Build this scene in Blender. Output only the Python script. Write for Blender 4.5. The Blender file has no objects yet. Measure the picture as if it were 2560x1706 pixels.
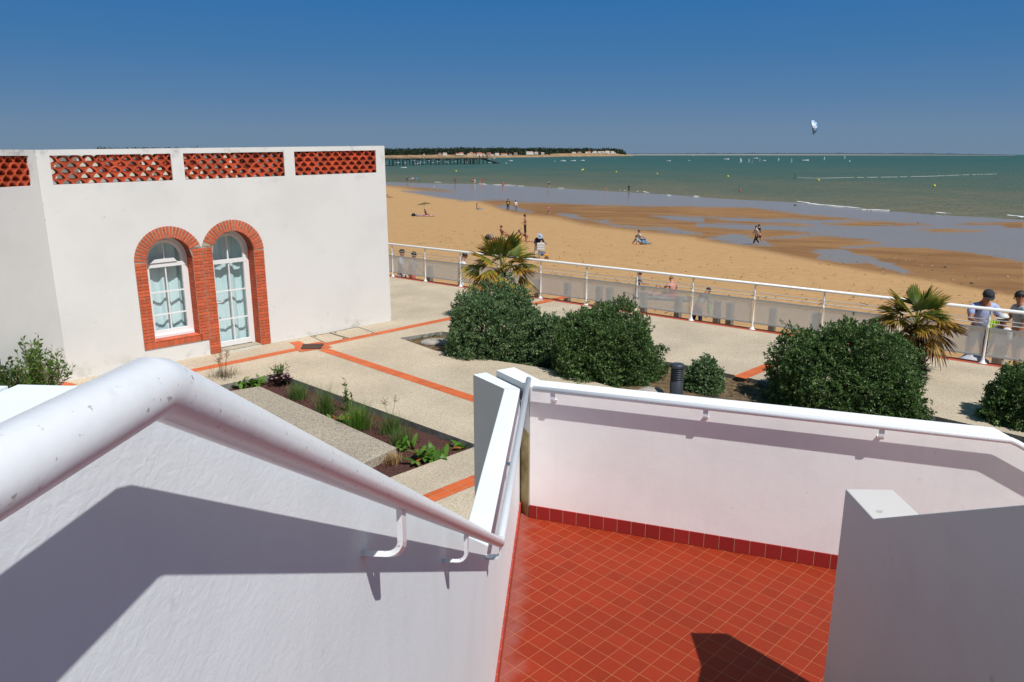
import bpy, bmesh, math, random
import numpy as np
from mathutils import Vector, Matrix, Euler
from mathutils.geometry import tessellate_polygon
random.seed(7); RNG = np.random.default_rng(7)
R = math.radians
scene = bpy.context.scene
COL = scene.collection

# ------------------------------------------------------------------ camera, sky, sun, exposure
H = 4.25                      # eye height above the promenade, metres
FPX, CX, CY = 1881.0, 1280.0, 853.0     # focal length and centre in photo pixels (2560 x 1706)
PITCH = math.atan(466 / FPX)
cam_d = bpy.data.cameras.new('Camera'); cam = bpy.data.objects.new('Camera', cam_d); COL.objects.link(cam)
cam_d.sensor_fit = 'HORIZONTAL'; cam_d.sensor_width = 36.0; cam_d.lens = 36.0 * FPX / 2560.0
cam.location = (0, 0, H); cam.rotation_euler = (math.pi / 2 - PITCH, 0, 0)
cam_d.clip_start = 0.02; cam_d.clip_end = 60000
scene.camera = cam
SUN_EL, SUN_AZ = 56.0, 142.0            # azimuth clockwise from the view direction (+Y)
sv = Vector((math.cos(R(SUN_EL)) * math.sin(R(SUN_AZ)), math.cos(R(SUN_EL)) * math.cos(R(SUN_AZ)), math.sin(R(SUN_EL))))
sun_d = bpy.data.lights.new('Sun', 'SUN'); sun = bpy.data.objects.new('Sun', sun_d); COL.objects.link(sun)
sun_d.energy = 4.4; sun_d.angle = R(0.53); sun_d.color = (1.0, 0.985, 0.96)
sun.rotation_euler = sv.to_track_quat('Z', 'Y').to_euler(); sun.location = (20, -20, 40)
world = bpy.data.worlds.new('World'); scene.world = world; world.use_nodes = True
wn, wl = world.node_tree.nodes, world.node_tree.links
bg = wn['Background']
sky = wn.new('ShaderNodeTexSky'); sky.sky_type = 'NISHITA'; sky.sun_disc = False
sky.sun_elevation = R(SUN_EL); sky.sun_rotation = R(SUN_AZ); sky.altitude = 5; sky.air_density = 1.0
sky.dust_density = 0.6; sky.ozone_density = 2.0
# a polarising filter's deep blue: the sky's own colour graded with elevation
tc = wn.new('ShaderNodeTexCoord'); sp = wn.new('ShaderNodeSeparateXYZ'); wl.new(tc.outputs['Generated'], sp.inputs[0])
rp = wn.new('ShaderNodeValToRGB'); wl.new(sp.outputs['Z'], rp.inputs[0])
SKY_GRADE = [(0.0, (0.150, 0.238, 0.345)), (0.03, (0.132, 0.226, 0.362)), (0.07, (0.082, 0.196, 0.378)), (0.12, (0.046, 0.170, 0.385)), (0.19, (0.022, 0.150, 0.390)), (0.35, (0.036, 0.130, 0.245)), (1.0, (0.046, 0.130, 0.210))]
SKY_OUT = SKY_GRADE
el = rp.color_ramp.elements
for k, (p, c) in enumerate(SKY_GRADE):
    e = el[k] if k < 2 else el.new(p)
    e.position = p; e.color = (*c, 1)
mx = wn.new('ShaderNodeMix'); mx.data_type = 'RGBA'; mx.blend_type = 'MIX'
SKY_STR = 0.1
sc_ = wn.new('ShaderNodeMix'); sc_.data_type = 'RGBA'; sc_.blend_type = 'MULTIPLY'; sc_.inputs[0].default_value = 1.0
wl.new(rp.outputs[0], sc_.inputs[6]); sc_.inputs[7].default_value = (1 / SKY_STR, 1 / SKY_STR, 1 / SKY_STR, 1)
mx.inputs[0].default_value = 0.96
wl.new(sky.outputs[0], mx.inputs[6]); wl.new(sc_.outputs[2], mx.inputs[7])
wl.new(mx.outputs[2], bg.inputs['Color']); bg.inputs['Strength'].default_value = SKY_STR
scene.view_settings.view_transform = 'Standard'; scene.view_settings.look = 'None'
scene.view_settings.exposure = 0.0; scene.view_settings.gamma = 1.0
scene.cycles.max_bounces = 8; scene.cycles.transparent_max_bounces = 12
scene.cycles.use_denoising = True

# ------------------------------------------------------------------ geometry helpers
CP, SP = math.cos(PITCH), math.sin(PITCH)
U = 2560 / 2353.0
def ray(x, y):
    a = (x - CX) / FPX; b = -(y - CY) / FPX
    return np.array([a, CP + b * SP, -SP + b * CP])
def at(x, y, z=0.0):                    # photo pixel -> point on the level z
    r = ray(x, y); t = (z - H) / r[2]
    return Vector((r[0] * t, r[1] * t, z))
def au(x, y, z=0.0): return at(x * U, y * U, z)
def proj(p):
    x, y, z = p[0], p[1], p[2] - H
    d = y * CP - z * SP; u = y * SP + z * CP
    return CX + FPX * x / d, CY - FPX * u / d
def height_at(p, ytop):
    lo, hi = p[2] - 2, p[2] + 30
    for _ in range(50):
        m = (lo + hi) / 2
        if proj((p[0], p[1], m))[1] > ytop: lo = m
        else: hi = m
    return lo

class MB:
    """collects shapes that become ONE mesh"""
    def __init__(s): s.v = []; s.f = []; s.m = []; s.sm = []; s.c = []; s.col = 0.5
    def add(s, vs, fs, mat=0, smooth=False):
        o = len(s.v); s.v.extend([tuple(v) for v in vs])
        for f in fs:
            s.f.append(tuple(i + o for i in f)); s.m.append(mat); s.sm.append(smooth); s.c.append(s.col)
        return s
    def box(s, c, size, rot=None, mat=0):
        x, y, z = size[0] / 2, size[1] / 2, size[2] / 2
        vs = [Vector(p) for p in ((-x,-y,-z),(x,-y,-z),(x,y,-z),(-x,y,-z),(-x,-y,z),(x,-y,z),(x,y,z),(-x,y,z))]
        if rot is not None: vs = [rot @ v for v in vs]
        c = Vector(c)
        return s.add([v + c for v in vs], [(0,3,2,1),(4,5,6,7),(0,1,5,4),(1,2,6,5),(2,3,7,6),(3,0,4,7)], mat)
    def prism(s, poly, z0, z1, mat=0, bottom=True):
        n = len(poly)
        if sum(poly[i][0]*poly[(i+1)%n][1]-poly[(i+1)%n][0]*poly[i][1] for i in range(n)) < 0: poly = poly[::-1]
        vs = [(p[0], p[1], z0) for p in poly] + [(p[0], p[1], z1) for p in poly]
        fs = [tuple(range(n, 2*n))] + [(i, (i+1) % n, n + (i+1) % n, n + i) for i in range(n)]
        if bottom: fs.append(tuple(range(n-1, -1, -1)))
        return s.add(vs, fs, mat)
    def extrude(s, poly3, d, mat=0):      # planar 3-D polygon pushed along d
        n = len(poly3); d = Vector(d)
        vs = [Vector(p) for p in poly3] + [Vector(p) + d for p in poly3]
        fs = [tuple(range(n-1, -1, -1)), tuple(range(n, 2*n))] + [(i, (i+1) % n, n + (i+1) % n, n + i) for i in range(n)]
        return s.add(vs, fs, mat)
    def tube(s, path, r, n=10, mat=0, smooth=True, cap=True, flat=1.0):
        path = [Vector(p) for p in path]; k = len(path)
        rs = r if isinstance(r, (list, tuple)) else [r] * k
        vs = []; up = None
        for i, p in enumerate(path):
            a = (p - path[i-1]).normalized() if i > 0 else None
            b = (path[i+1] - p).normalized() if i < k-1 else None
            t = (a + b).normalized() if a is not None and b is not None else (a if a is not None else b)
            if up is None:
                up = Vector((0,0,1)) if abs(t.z) < .95 else Vector((1,0,0))
            x = t.cross(up).normalized(); y = x.cross(t).normalized(); up = y
            mit = 1.0
            if a is not None and b is not None: mit = min(1.6, 1 / max(.4, math.cos(a.angle(b) / 2))) if a.length and b.length else 1
            for j in range(n):
                q = 2 * math.pi * j / n
                vs.append(p + x * math.cos(q) * rs[i] + y * math.sin(q) * rs[i] * flat * (mit if (a is not None and b is not None) else 1))
        fs = [(i*n+j, i*n+(j+1)%n, (i+1)*n+(j+1)%n, (i+1)*n+j) for i in range(k-1) for j in range(n)]
        if cap: fs += [tuple(range(n-1,-1,-1)), tuple(range((k-1)*n, k*n))]
        return s.add(vs, fs, mat, smooth)
    def lathe(s, prof, c=(0,0,0), n=16, mat=0, smooth=True, sx=1, sy=1):
        c = Vector(c); vs = []
        for r, z in prof:
            for j in range(n):
                q = 2*math.pi*j/n; vs.append(c + Vector((r*math.cos(q)*sx, r*math.sin(q)*sy, z)))
        k = len(prof)
        fs = [(i*n+j, i*n+(j+1)%n, (i+1)*n+(j+1)%n, (i+1)*n+j) for i in range(k-1) for j in range(n)]
        fs += [tuple(range(n-1,-1,-1)), tuple(range((k-1)*n, k*n))]
        return s.add(vs, fs, mat, smooth)
    def ellipsoid(s, c, r, rot=None, n=12, m=8, mat=0, zmin=-1.0, jitter=0.0):
        vs = []; c = Vector(c)
        t0 = math.acos(max(-1, min(1, zmin)))
        for i in range(m + 1):
            th = t0 * i / m
            for j in range(n):
                ph = 2*math.pi*j/n
                k = 1 + random.uniform(-jitter, jitter)
                v = Vector((r[0]*math.sin(th)*math.cos(ph)*k, r[1]*math.sin(th)*math.sin(ph)*k, r[2]*math.cos(th)*k))
                if rot is not None: v = rot @ v
                vs.append(c + v)
        fs = [(i*n+j, (i+1)*n+j, (i+1)*n+(j+1)%n, i*n+(j+1)%n) for i in range(m) for j in range(n)]
        fs.append(tuple(m*n + j for j in range(n-1,-1,-1)))
        return s.add(vs, fs, mat, True)
    def plate(s, outer, holes, fr, thick, mat=0, mat_side=None):
        """flat plate with holes; outer/holes are (s, z) lists, fr maps (s, z, depth) to 3-D, depth grows inwards"""
        loops = [outer] + holes
        tris = tessellate_polygon([[Vector((p[0], p[1], 0)) for p in l] for l in loops])
        flat = [p for l in loops for p in l]; n = len(flat)
        vs = [fr(p[0], p[1], 0) for p in flat] + [fr(p[0], p[1], thick) for p in flat]
        fs = []
        for t in tris:
            fs.append(tuple(t)); fs.append(tuple(i + n for i in reversed(t)))
        s.add(vs, fs, mat)
        ms = mat if mat_side is None else mat_side
        o = 0; base = len(s.v) - len(vs)
        for l in loops:
            k = len(l)
            for i in range(k):
                a, b = o + i, o + (i+1) % k
                s.f.append((base+a, base+b, base+b+n, base+a+n)); s.m.append(ms); s.sm.append(False); s.c.append(s.col)
            o += k
        return s
    def bm_fix(s, me):
        b = bmesh.new(); b.from_mesh(me); bmesh.ops.recalc_face_normals(b, faces=b.faces); b.to_mesh(me); b.free()

def world_loc(o):
    p = Vector((0,0,0))
    while o is not None: p = p + o.location; o = o.parent
    return p
def link(name, me, mats, parent=None):
    o = bpy.data.objects.new(name, me); COL.objects.link(o)
    for m in (mats if isinstance(mats, (list, tuple)) else [mats]): me.materials.append(m)
    if parent is not None: o.parent = parent
    return o
def obj(name, mb, mats, parent=None, local=False, fix=True, bevel=0.0):
    """link the shapes in mb as ONE mesh; coordinates are world ones unless local"""
    me = bpy.data.meshes.new(name)
    off = Vector((0,0,0)) if (local or parent is None) else world_loc(parent)
    vs = [(v[0]-off.x, v[1]-off.y, v[2]-off.z) for v in mb.v]
    me.from_pydata(vs, [], mb.f)
    me.polygons.foreach_set('material_index', mb.m); me.polygons.foreach_set('use_smooth', mb.sm)
    if fix: mb.bm_fix(me)
    if len(set(mb.c)) > 1:
        at_ = me.attributes.new('tint', 'FLOAT', 'FACE'); at_.data.foreach_set('value', mb.c)
    me.update()
    o = link(name, me, mats, parent)
    if bevel:
        b = o.modifiers.new('bevel', 'BEVEL'); b.width = bevel; b.segments = 2; b.limit_method = 'ANGLE'; b.angle_limit = R(40)
    return o
def tag(o, label=None, cat=None, group=None, kind=None):
    if label: o['label'] = label
    if cat: o['category'] = cat
    if group: o['group'] = group
    if kind: o['kind'] = kind
    return o
def thing(name, label, cat, loc=(0,0,0), rz=0.0, group=None):
    o = bpy.data.objects.new(name, None); COL.objects.link(o); o.empty_display_size = .2
    o.location = loc; o.rotation_euler = (0,0,rz)
    return tag(o, label, cat, group)
def copy_tree(o, parent=None):
    c = o.copy(); COL.objects.link(c)
    if parent is not None: c.parent = parent
    for ch in list(o.children): copy_tree(ch, c)
    return c

# ------------------------------------------------------------------ materials
MATS = {}
def mat(name, color, rough=0.6, spec=0.4, metal=0.0, var=0.0, vscale=8.0, bump=0.0, bscale=40.0, bdet=4, color2=None, thr=None, stretch=None, tint=0.0, coat=0.0, bdist=0.01):
    if name in MATS: return MATS[name]
    m = bpy.data.materials.new(name); m.use_nodes = True; MATS[name] = m
    N, L = m.node_tree.nodes, m.node_tree.links
    P = N['Principled BSDF']; P.inputs['Roughness'].default_value = rough; P.inputs['Specular IOR Level'].default_value = spec
    P.inputs['Metallic'].default_value = metal; P.inputs['Coat Weight'].default_value = coat
    g = N.new('ShaderNodeNewGeometry'); vec = g.outputs['Position']
    if stretch:
        mp = N.new('ShaderNodeMapping'); mp.inputs['Scale'].default_value = stretch; L.new(vec, mp.inputs[0]); vec = mp.outputs[0]
    out = None
    if var or color2:
        nz = N.new('ShaderNodeTexNoise'); nz.inputs['Scale'].default_value = vscale; nz.inputs['Detail'].default_value = 5; L.new(vec, nz.inputs['Vector'])
        cr = N.new('ShaderNodeValToRGB'); L.new(nz.outputs[0], cr.inputs[0])
        c2 = color2 if color2 else tuple(max(0, c * (1 - var)) for c in color)
        lo, hi = thr if thr else (.35, .65)
        cr.color_ramp.elements[0].position = lo; cr.color_ramp.elements[1].position = hi
        cr.color_ramp.elements[0].color = (*c2, 1); cr.color_ramp.elements[1].color = (*color, 1)
        out = cr.outputs[0]
    if tint:
        a = N.new('ShaderNodeAttribute'); a.attribute_name = 'tint'
        mr = N.new('ShaderNodeMapRange'); mr.inputs['To Min'].default_value = 1 - tint; mr.inputs['To Max'].default_value = 1 + tint
        L.new(a.outputs['Fac'], mr.inputs['Value'])
        mm = N.new('ShaderNodeMix'); mm.data_type = 'RGBA'; mm.blend_type = 'MULTIPLY'; mm.inputs[0].default_value = 1
        if out: L.new(out, mm.inputs[6])
        else: mm.inputs[6].default_value = (*color, 1)
        L.new(mr.outputs[0], mm.inputs[7]); out = mm.outputs[2]
    if out: L.new(out, P.inputs['Base Color'])
    else: P.inputs['Base Color'].default_value = (*color, 1)
    if bump:
        n2 = N.new('ShaderNodeTexNoise'); n2.inputs['Scale'].default_value = bscale; n2.inputs['Detail'].default_value = bdet; L.new(vec, n2.inputs['Vector'])
        b = N.new('ShaderNodeBump'); b.inputs['Strength'].default_value = bump; b.inputs['Distance'].default_value = bdist
        L.new(n2.outputs[0], b.inputs['Height']); L.new(b.outputs[0], P.inputs['Normal'])
    return m

def mat_plaster(name, color=(.80,.80,.80), fine=True, rough=.55):
    m = bpy.data.materials.new(name); m.use_nodes = True; MATS[name] = m
    N, L = m.node_tree.nodes, m.node_tree.links; P = N['Principled BSDF']
    P.inputs['Roughness'].default_value = rough; P.inputs['Specular IOR Level'].default_value = .35
    g = N.new('ShaderNodeNewGeometry')
    n1 = N.new('ShaderNodeTexNoise'); n1.inputs['Scale'].default_value = .9 if not fine else 2.2; n1.inputs['Detail'].default_value = 6; n1.inputs['Roughness'].default_value = .6
    L.new(g.outputs['Position'], n1.inputs['Vector'])
    cr = N.new('ShaderNodeValToRGB'); L.new(n1.outputs[0], cr.inputs[0])
    cr.color_ramp.elements[0].position = .3; cr.color_ramp.elements[0].color = (*[c*.93 for c in color], 1)
    cr.color_ramp.elements[1].position = .55; cr.color_ramp.elements[1].color = (*color, 1)
    # thin grey chips and specks
    n3 = N.new('ShaderNodeTexNoise'); n3.inputs['Scale'].default_value = 14 if fine else 7; n3.inputs['Detail'].default_value = 8; L.new(g.outputs['Position'], n3.inputs['Vector'])
    c3 = N.new('ShaderNodeValToRGB'); L.new(n3.outputs[0], c3.inputs[0])
    c3.color_ramp.elements[0].position = .70; c3.color_ramp.elements[0].color = (0,0,0,1); c3.color_ramp.elements[1].position = .80; c3.color_ramp.elements[1].color = (1,1,1,1)
    mx_ = N.new('ShaderNodeMix'); mx_.data_type = 'RGBA'; L.new(c3.outputs[0], mx_.inputs[0]); L.new(cr.outputs[0], mx_.inputs[6]); mx_.inputs[7].default_value = (*[c*.66 for c in color], 1)
    last = mx_.outputs[2]
    if fine:                             # faint dirty run-marks down the paint
        mp = N.new('ShaderNodeMapping'); mp.inputs['Scale'].default_value = (1, 1, .06); L.new(g.outputs['Position'], mp.inputs[0])
        n6 = N.new('ShaderNodeTexNoise'); n6.inputs['Scale'].default_value = 17; n6.inputs['Detail'].default_value = 6; n6.inputs['Roughness'].default_value = .65; L.new(mp.outputs[0], n6.inputs['Vector'])
        c6 = N.new('ShaderNodeMapRange'); L.new(n6.outputs[0], c6.inputs[0]); c6.inputs['From Min'].default_value = .52; c6.inputs['From Max'].default_value = .78; c6.inputs['To Max'].default_value = .10
        m6 = N.new('ShaderNodeMix'); m6.data_type = 'RGBA'; L.new(c6.outputs[0], m6.inputs[0]); L.new(last, m6.inputs[6]); m6.inputs[7].default_value = (.55,.54,.50,1); last = m6.outputs[2]
    if not fine:                         # grey weather stains under the parapet coping
        sp_ = N.new('ShaderNodeSeparateXYZ'); L.new(g.outputs['Position'], sp_.inputs[0])
        mr = N.new('ShaderNodeMapRange'); L.new(sp_.outputs[2], mr.inputs[0]); mr.inputs['From Min'].default_value = 3.5; mr.inputs['From Max'].default_value = 4.3
        n5 = N.new('ShaderNodeTexNoise'); n5.inputs['Scale'].default_value = 2.6; n5.inputs['Detail'].default_value = 9; n5.inputs['Roughness'].default_value = .68; L.new(g.outputs['Position'], n5.inputs['Vector'])
        c5 = N.new('ShaderNodeMapRange'); L.new(n5.outputs[0], c5.inputs[0]); c5.inputs['From Min'].default_value = .54; c5.inputs['From Max'].default_value = .74
        mu = N.new('ShaderNodeMath'); mu.operation = 'MULTIPLY'; L.new(mr.outputs[0], mu.inputs[0]); L.new(c5.outputs[0], mu.inputs[1])
        m5 = N.new('ShaderNodeMix'); m5.data_type = 'RGBA'; L.new(mu.outputs[0], m5.inputs[0]); L.new(last, m5.inputs[6]); m5.inputs[7].default_value = (.30,.30,.29,1); last = m5.outputs[2]
        mr2 = N.new('ShaderNodeMapRange'); L.new(sp_.outputs[2], mr2.inputs[0]); mr2.inputs['From Min'].default_value = .45; mr2.inputs['From Max'].default_value = 0.0; mr2.inputs['To Max'].default_value = .8
        mu2 = N.new('ShaderNodeMath'); mu2.operation = 'MULTIPLY'; L.new(mr2.outputs[0], mu2.inputs[0]); L.new(c5.outputs[0], mu2.inputs[1])
        m7 = N.new('ShaderNodeMix'); m7.data_type = 'RGBA'; L.new(mu2.outputs[0], m7.inputs[0]); L.new(last, m7.inputs[6]); m7.inputs[7].default_value = (.36,.33,.27,1); last = m7.outputs[2]
    L.new(last, P.inputs['Base Color'])
    # trowel / brush relief: two stretched noises
    def nz(sc, det, stretch):
        mp = N.new('ShaderNodeMapping'); mp.inputs['Scale'].default_value = stretch; L.new(g.outputs['Position'], mp.inputs[0])
        n = N.new('ShaderNodeTexNoise'); n.inputs['Scale'].default_value = sc; n.inputs['Detail'].default_value = det; n.inputs['Distortion'].default_value = .6; L.new(mp.outputs[0], n.inputs['Vector']); return n
    if fine:
        a, b = nz(16, 6, (1, .8, 1)), nz(130, 4, (1, .6, 1))
        s1, s2 = .15, .18
    else:
        a, b = nz(5, 5, (1, 1, 1.4)), nz(60, 4, (1, 1, 1))
        s1, s2 = .25, .2
    b1 = N.new('ShaderNodeBump'); b1.inputs['Strength'].default_value = s1; b1.inputs['Distance'].default_value = .006; L.new(a.outputs[0], b1.inputs['Height'])
    b2 = N.new('ShaderNodeBump'); b2.inputs['Strength'].default_value = s2; b2.inputs['Distance'].default_value = .003; L.new(b.outputs[0], b2.inputs['Height']); L.new(b1.outputs[0], b2.inputs['Normal'])
    L.new(b2.outputs[0], P.inputs['Normal'])
    return m
M_WALL = mat_plaster('white_stair_plaster', (.86,.90,.91), True)
M_WALL3 = mat_plaster('shaded_stair_plaster', (.66,.615,.585), True)  # darker copy of the white stair plaster; right wall's shade put into its colour
M_WALL4 = mat_plaster('shade_grey_plaster', (.60,.60,.60), True)  # sides of the slot returns: their shade is put into this grey
M_WALL2 = mat_plaster('white_landing_plaster', (.92,.905,.89), True)
M_BLD = mat_plaster('white_building_plaster', (.725,.705,.675), False)
M_RAIL = mat('white_gloss_paint', (.80,.80,.81), rough=.28, spec=.5, bump=.25, bscale=55, bdist=.002, color2=(.70,.69,.68), vscale=30, thr=(.24,.34))
def mat_rail():
    m = MATS['white_gloss_paint']; N, L = m.node_tree.nodes, m.node_tree.links; P = N['Principled BSDF']; src = P.inputs['Base Color'].links[0].from_socket
    g = N.new('ShaderNodeNewGeometry'); n = N.new('ShaderNodeTexNoise'); n.inputs['Scale'].default_value = 105; n.inputs['Detail'].default_value = 6; n.inputs['Roughness'].default_value = .65; L.new(g.outputs['Position'], n.inputs['Vector'])
    r = N.new('ShaderNodeMapRange'); L.new(n.outputs[0], r.inputs[0]); r.inputs['From Min'].default_value = .63; r.inputs['From Max'].default_value = .68
    x = N.new('ShaderNodeMix'); x.data_type = 'RGBA'; L.new(r.outputs[0], x.inputs[0]); L.new(src, x.inputs[6]); x.inputs[7].default_value = (.38,.35,.32,1); L.new(x.outputs[2], P.inputs['Base Color'])
mat_rail()
M_RAIL2 = mat('white_railing_paint', (.80,.79,.77), rough=.35, spec=.5)
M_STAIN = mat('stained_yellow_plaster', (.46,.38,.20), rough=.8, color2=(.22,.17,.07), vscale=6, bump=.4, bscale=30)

def mat_aggregate(name, light, dark, scale=100, patch=.17):
    m = bpy.data.materials.new(name); m.use_nodes = True
    N, L = m.node_tree.nodes, m.node_tree.links; P = N['Principled BSDF']; P.inputs['Roughness'].default_value = .85; P.inputs['Specular IOR Level'].default_value = .25
    g = N.new('ShaderNodeNewGeometry')
    vo = N.new('ShaderNodeTexVoronoi'); vo.inputs['Scale'].default_value = scale; L.new(g.outputs['Position'], vo.inputs['Vector'])
    sx = N.new('ShaderNodeSeparateColor'); L.new(vo.outputs['Color'], sx.inputs[0])
    cr = N.new('ShaderNodeValToRGB'); L.new(sx.outputs[0], cr.inputs[0])
    cr.color_ramp.elements[0].position = .0; cr.color_ramp.elements[0].color = (*dark, 1)
    cr.color_ramp.elements[1].position = 1; cr.color_ramp.elements[1].color = (*[min(1, c*1.12) for c in light], 1)
    e = cr.color_ramp.elements.new(.35); e.color = (*[(a+b*2)/3 for a, b in zip(dark, light)], 1)
    e = cr.color_ramp.elements.new(.7); e.color = (*light, 1)
    n1 = N.new('ShaderNodeTexNoise'); n1.inputs['Scale'].default_value = .8; n1.inputs['Detail'].default_value = 6; L.new(g.outputs['Position'], n1.inputs['Vector'])
    mr = N.new('ShaderNodeMapRange'); mr.inputs['From Min'].default_value = .3; mr.inputs['From Max'].default_value = .7; mr.inputs['To Min'].default_value = 1 - patch; mr.inputs['To Max'].default_value = 1 + patch*.4; L.new(n1.outputs[0], mr.inputs[0])
    mm = N.new('ShaderNodeMix'); mm.data_type = 'RGBA'; mm.blend_type = 'MULTIPLY'; mm.inputs[0].default_value = 1; L.new(cr.outputs[0], mm.inputs[6]); L.new(mr.outputs[0], mm.inputs[7])
    L.new(mm.outputs[2], P.inputs['Base Color'])
    b = N.new('ShaderNodeBump'); b.inputs['Strength'].default_value = .5; b.inputs['Distance'].default_value = .006; L.new(vo.outputs['Distance'], b.inputs['Height']); b.invert = True; L.new(b.outputs[0], P.inputs['Normal'])
    return m
M_PAVE = mat_aggregate('washed_aggregate', (.60,.50,.37), (.34,.265,.18))
M_SLAB = mat_aggregate('grey_aggregate', (.47,.40,.31), (.15,.12,.09), scale=85)
M_CONC = mat('kerb_concrete', (.30,.29,.26), rough=.9, var=.45, vscale=9, bump=.4, bscale=60)
M_SEAWALL = mat('seawall_concrete', (.36,.33,.28), rough=.9, var=.35, vscale=3, bump=.4, bscale=30)
M_SOIL = mat('red_lava_mulch', (.165,.06,.045), rough=.95, color2=(.05,.025,.022), vscale=55, thr=(.3,.7), bump=1.0, bscale=45, bdist=.05)
M_DRYSOIL = mat('dry_bed_soil', (.23,.15,.075), rough=.95, color2=(.10,.065,.035), vscale=9, thr=(.35,.62), bump=1.0, bscale=30, bdist=.05)

def mat_tiles(name, color, grout, du, dv, su, sv_, gw=.004, rough=.35, var=.12, off=(0,0), stain=None):
    """tile grid with joint lines along the horizontal directions du and dv (degrees), spacings su, sv_ metres"""
    m = bpy.data.materials.new(name); m.use_nodes = True
    N, L = m.node_tree.nodes, m.node_tree.links; P = N['Principled BSDF']; P.inputs['Roughness'].default_value = rough; P.inputs['Specular IOR Level'].default_value = .16
    g = N.new('ShaderNodeNewGeometry'); s = N.new('ShaderNodeSeparateXYZ'); L.new(g.outputs['Position'], s.inputs[0])
    def mth(op, a, b=None, c=None):
        n = N.new('ShaderNodeMath'); n.operation = op
        for i, v in enumerate((a, b, c)):
            if v is None: continue
            if isinstance(v, (int, float)): n.inputs[i].default_value = v
            else: L.new(v, n.inputs[i])
        return n.outputs[0]
    def coord(deg, sp_, o):              # distance across the lines that run along deg
        nx, ny = -math.sin(R(deg)), math.cos(R(deg))
        return mth('ADD', mth('MULTIPLY_ADD', s.outputs[0], nx / sp_, mth('MULTIPLY', s.outputs[1], ny / sp_)), o)
    cu, cv = coord(du, su, off[0]), coord(dv, sv_, off[1])
    def line(c, w):
        f = mth('FRACT', c); d = mth('ABSOLUTE', mth('SUBTRACT', f, .5))
        return mth('GREATER_THAN', d, .5 - w)
    gl = mth('MAXIMUM', line(cu, gw/su/2), line(cv, gw/sv_/2))
    cb = N.new('ShaderNodeCombineXYZ'); L.new(mth('FLOOR', cu), cb.inputs[0]); L.new(mth('FLOOR', cv), cb.inputs[1])
    wn_ = N.new('ShaderNodeTexWhiteNoise'); wn_.noise_dimensions = '2D'; L.new(cb.outputs[0], wn_.inputs[0])
    n1 = N.new('ShaderNodeTexNoise'); n1.inputs['Scale'].default_value = 3; n1.inputs['Detail'].default_value = 7; L.new(g.outputs['Position'], n1.inputs['Vector'])
    f1 = mth('ADD', mth('MULTIPLY', wn_.outputs[0], var), mth('MULTIPLY_ADD', n1.outputs[0], var*1.6, 1 - var*1.3))
    mm = N.new('ShaderNodeMix'); mm.data_type = 'RGBA'; mm.blend_type = 'MULTIPLY'; mm.inputs[0].default_value = 1; mm.inputs[6].default_value = (*color, 1); L.new(f1, mm.inputs[7])
    base = mm.outputs[2]
    if stain:                            # pale lime bloom along one edge, white scuffs
        (px, py), (nx, ny), wd = stain
        d = mth('ADD', mth('MULTIPLY_ADD', s.outputs[0], nx, mth('MULTIPLY', s.outputs[1], ny)), -(px*nx + py*ny))
        n2 = N.new('ShaderNodeTexNoise'); n2.inputs['Scale'].default_value = 7; n2.inputs['Detail'].default_value = 6; L.new(g.outputs['Position'], n2.inputs['Vector'])
        k = N.new('ShaderNodeMapRange'); L.new(mth('ADD', d, mth('MULTIPLY_ADD', n2.outputs[0], -.36, .16)), k.inputs[0]); k.inputs['From Min'].default_value = 0; k.inputs['From Max'].default_value = wd; k.inputs['To Min'].default_value = .15; k.inputs['To Max'].default_value = 0
        n4 = N.new('ShaderNodeTexNoise'); n4.inputs['Scale'].default_value = 5; n4.inputs['Detail'].default_value = 9; n4.inputs['Roughness'].default_value = .75; L.new(g.outputs['Position'], n4.inputs['Vector'])
        k2 = N.new('ShaderNodeMapRange'); L.new(n4.outputs[0], k2.inputs[0]); k2.inputs['From Min'].default_value = .70; k2.inputs['From Max'].default_value = .76; k2.inputs['To Max'].default_value = .5
        mx2 = N.new('ShaderNodeMix'); mx2.data_type = 'RGBA'; L.new(mth('MAXIMUM', k.outputs[0], k2.outputs[0]), mx2.inputs[0]); L.new(base, mx2.inputs[6]); mx2.inputs[7].default_value = (.52,.40,.38,1); base = mx2.outputs[2]
    mg = N.new('ShaderNodeMix'); mg.data_type = 'RGBA'; L.new(gl, mg.inputs[0]); L.new(base, mg.inputs[6]); mg.inputs[7].default_value = (*grout, 1)
    L.new(mg.outputs[2], P.inputs['Base Color'])
    rr = mth('MULTIPLY_ADD', n1.outputs[0], .35, rough - .12); L.new(rr, P.inputs['Roughness'])
    b = N.new('ShaderNodeBump'); b.inputs['Strength'].default_value = .35; b.inputs['Distance'].default_value = .002; b.invert = True; L.new(gl, b.inputs['Height']); L.new(b.outputs[0], P.inputs['Normal'])
    return m
def mat_simple(name, c, rough=.6, spec=.4): return mat(name, c, rough, spec)
M_GREEN_TINTS = {}
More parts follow.
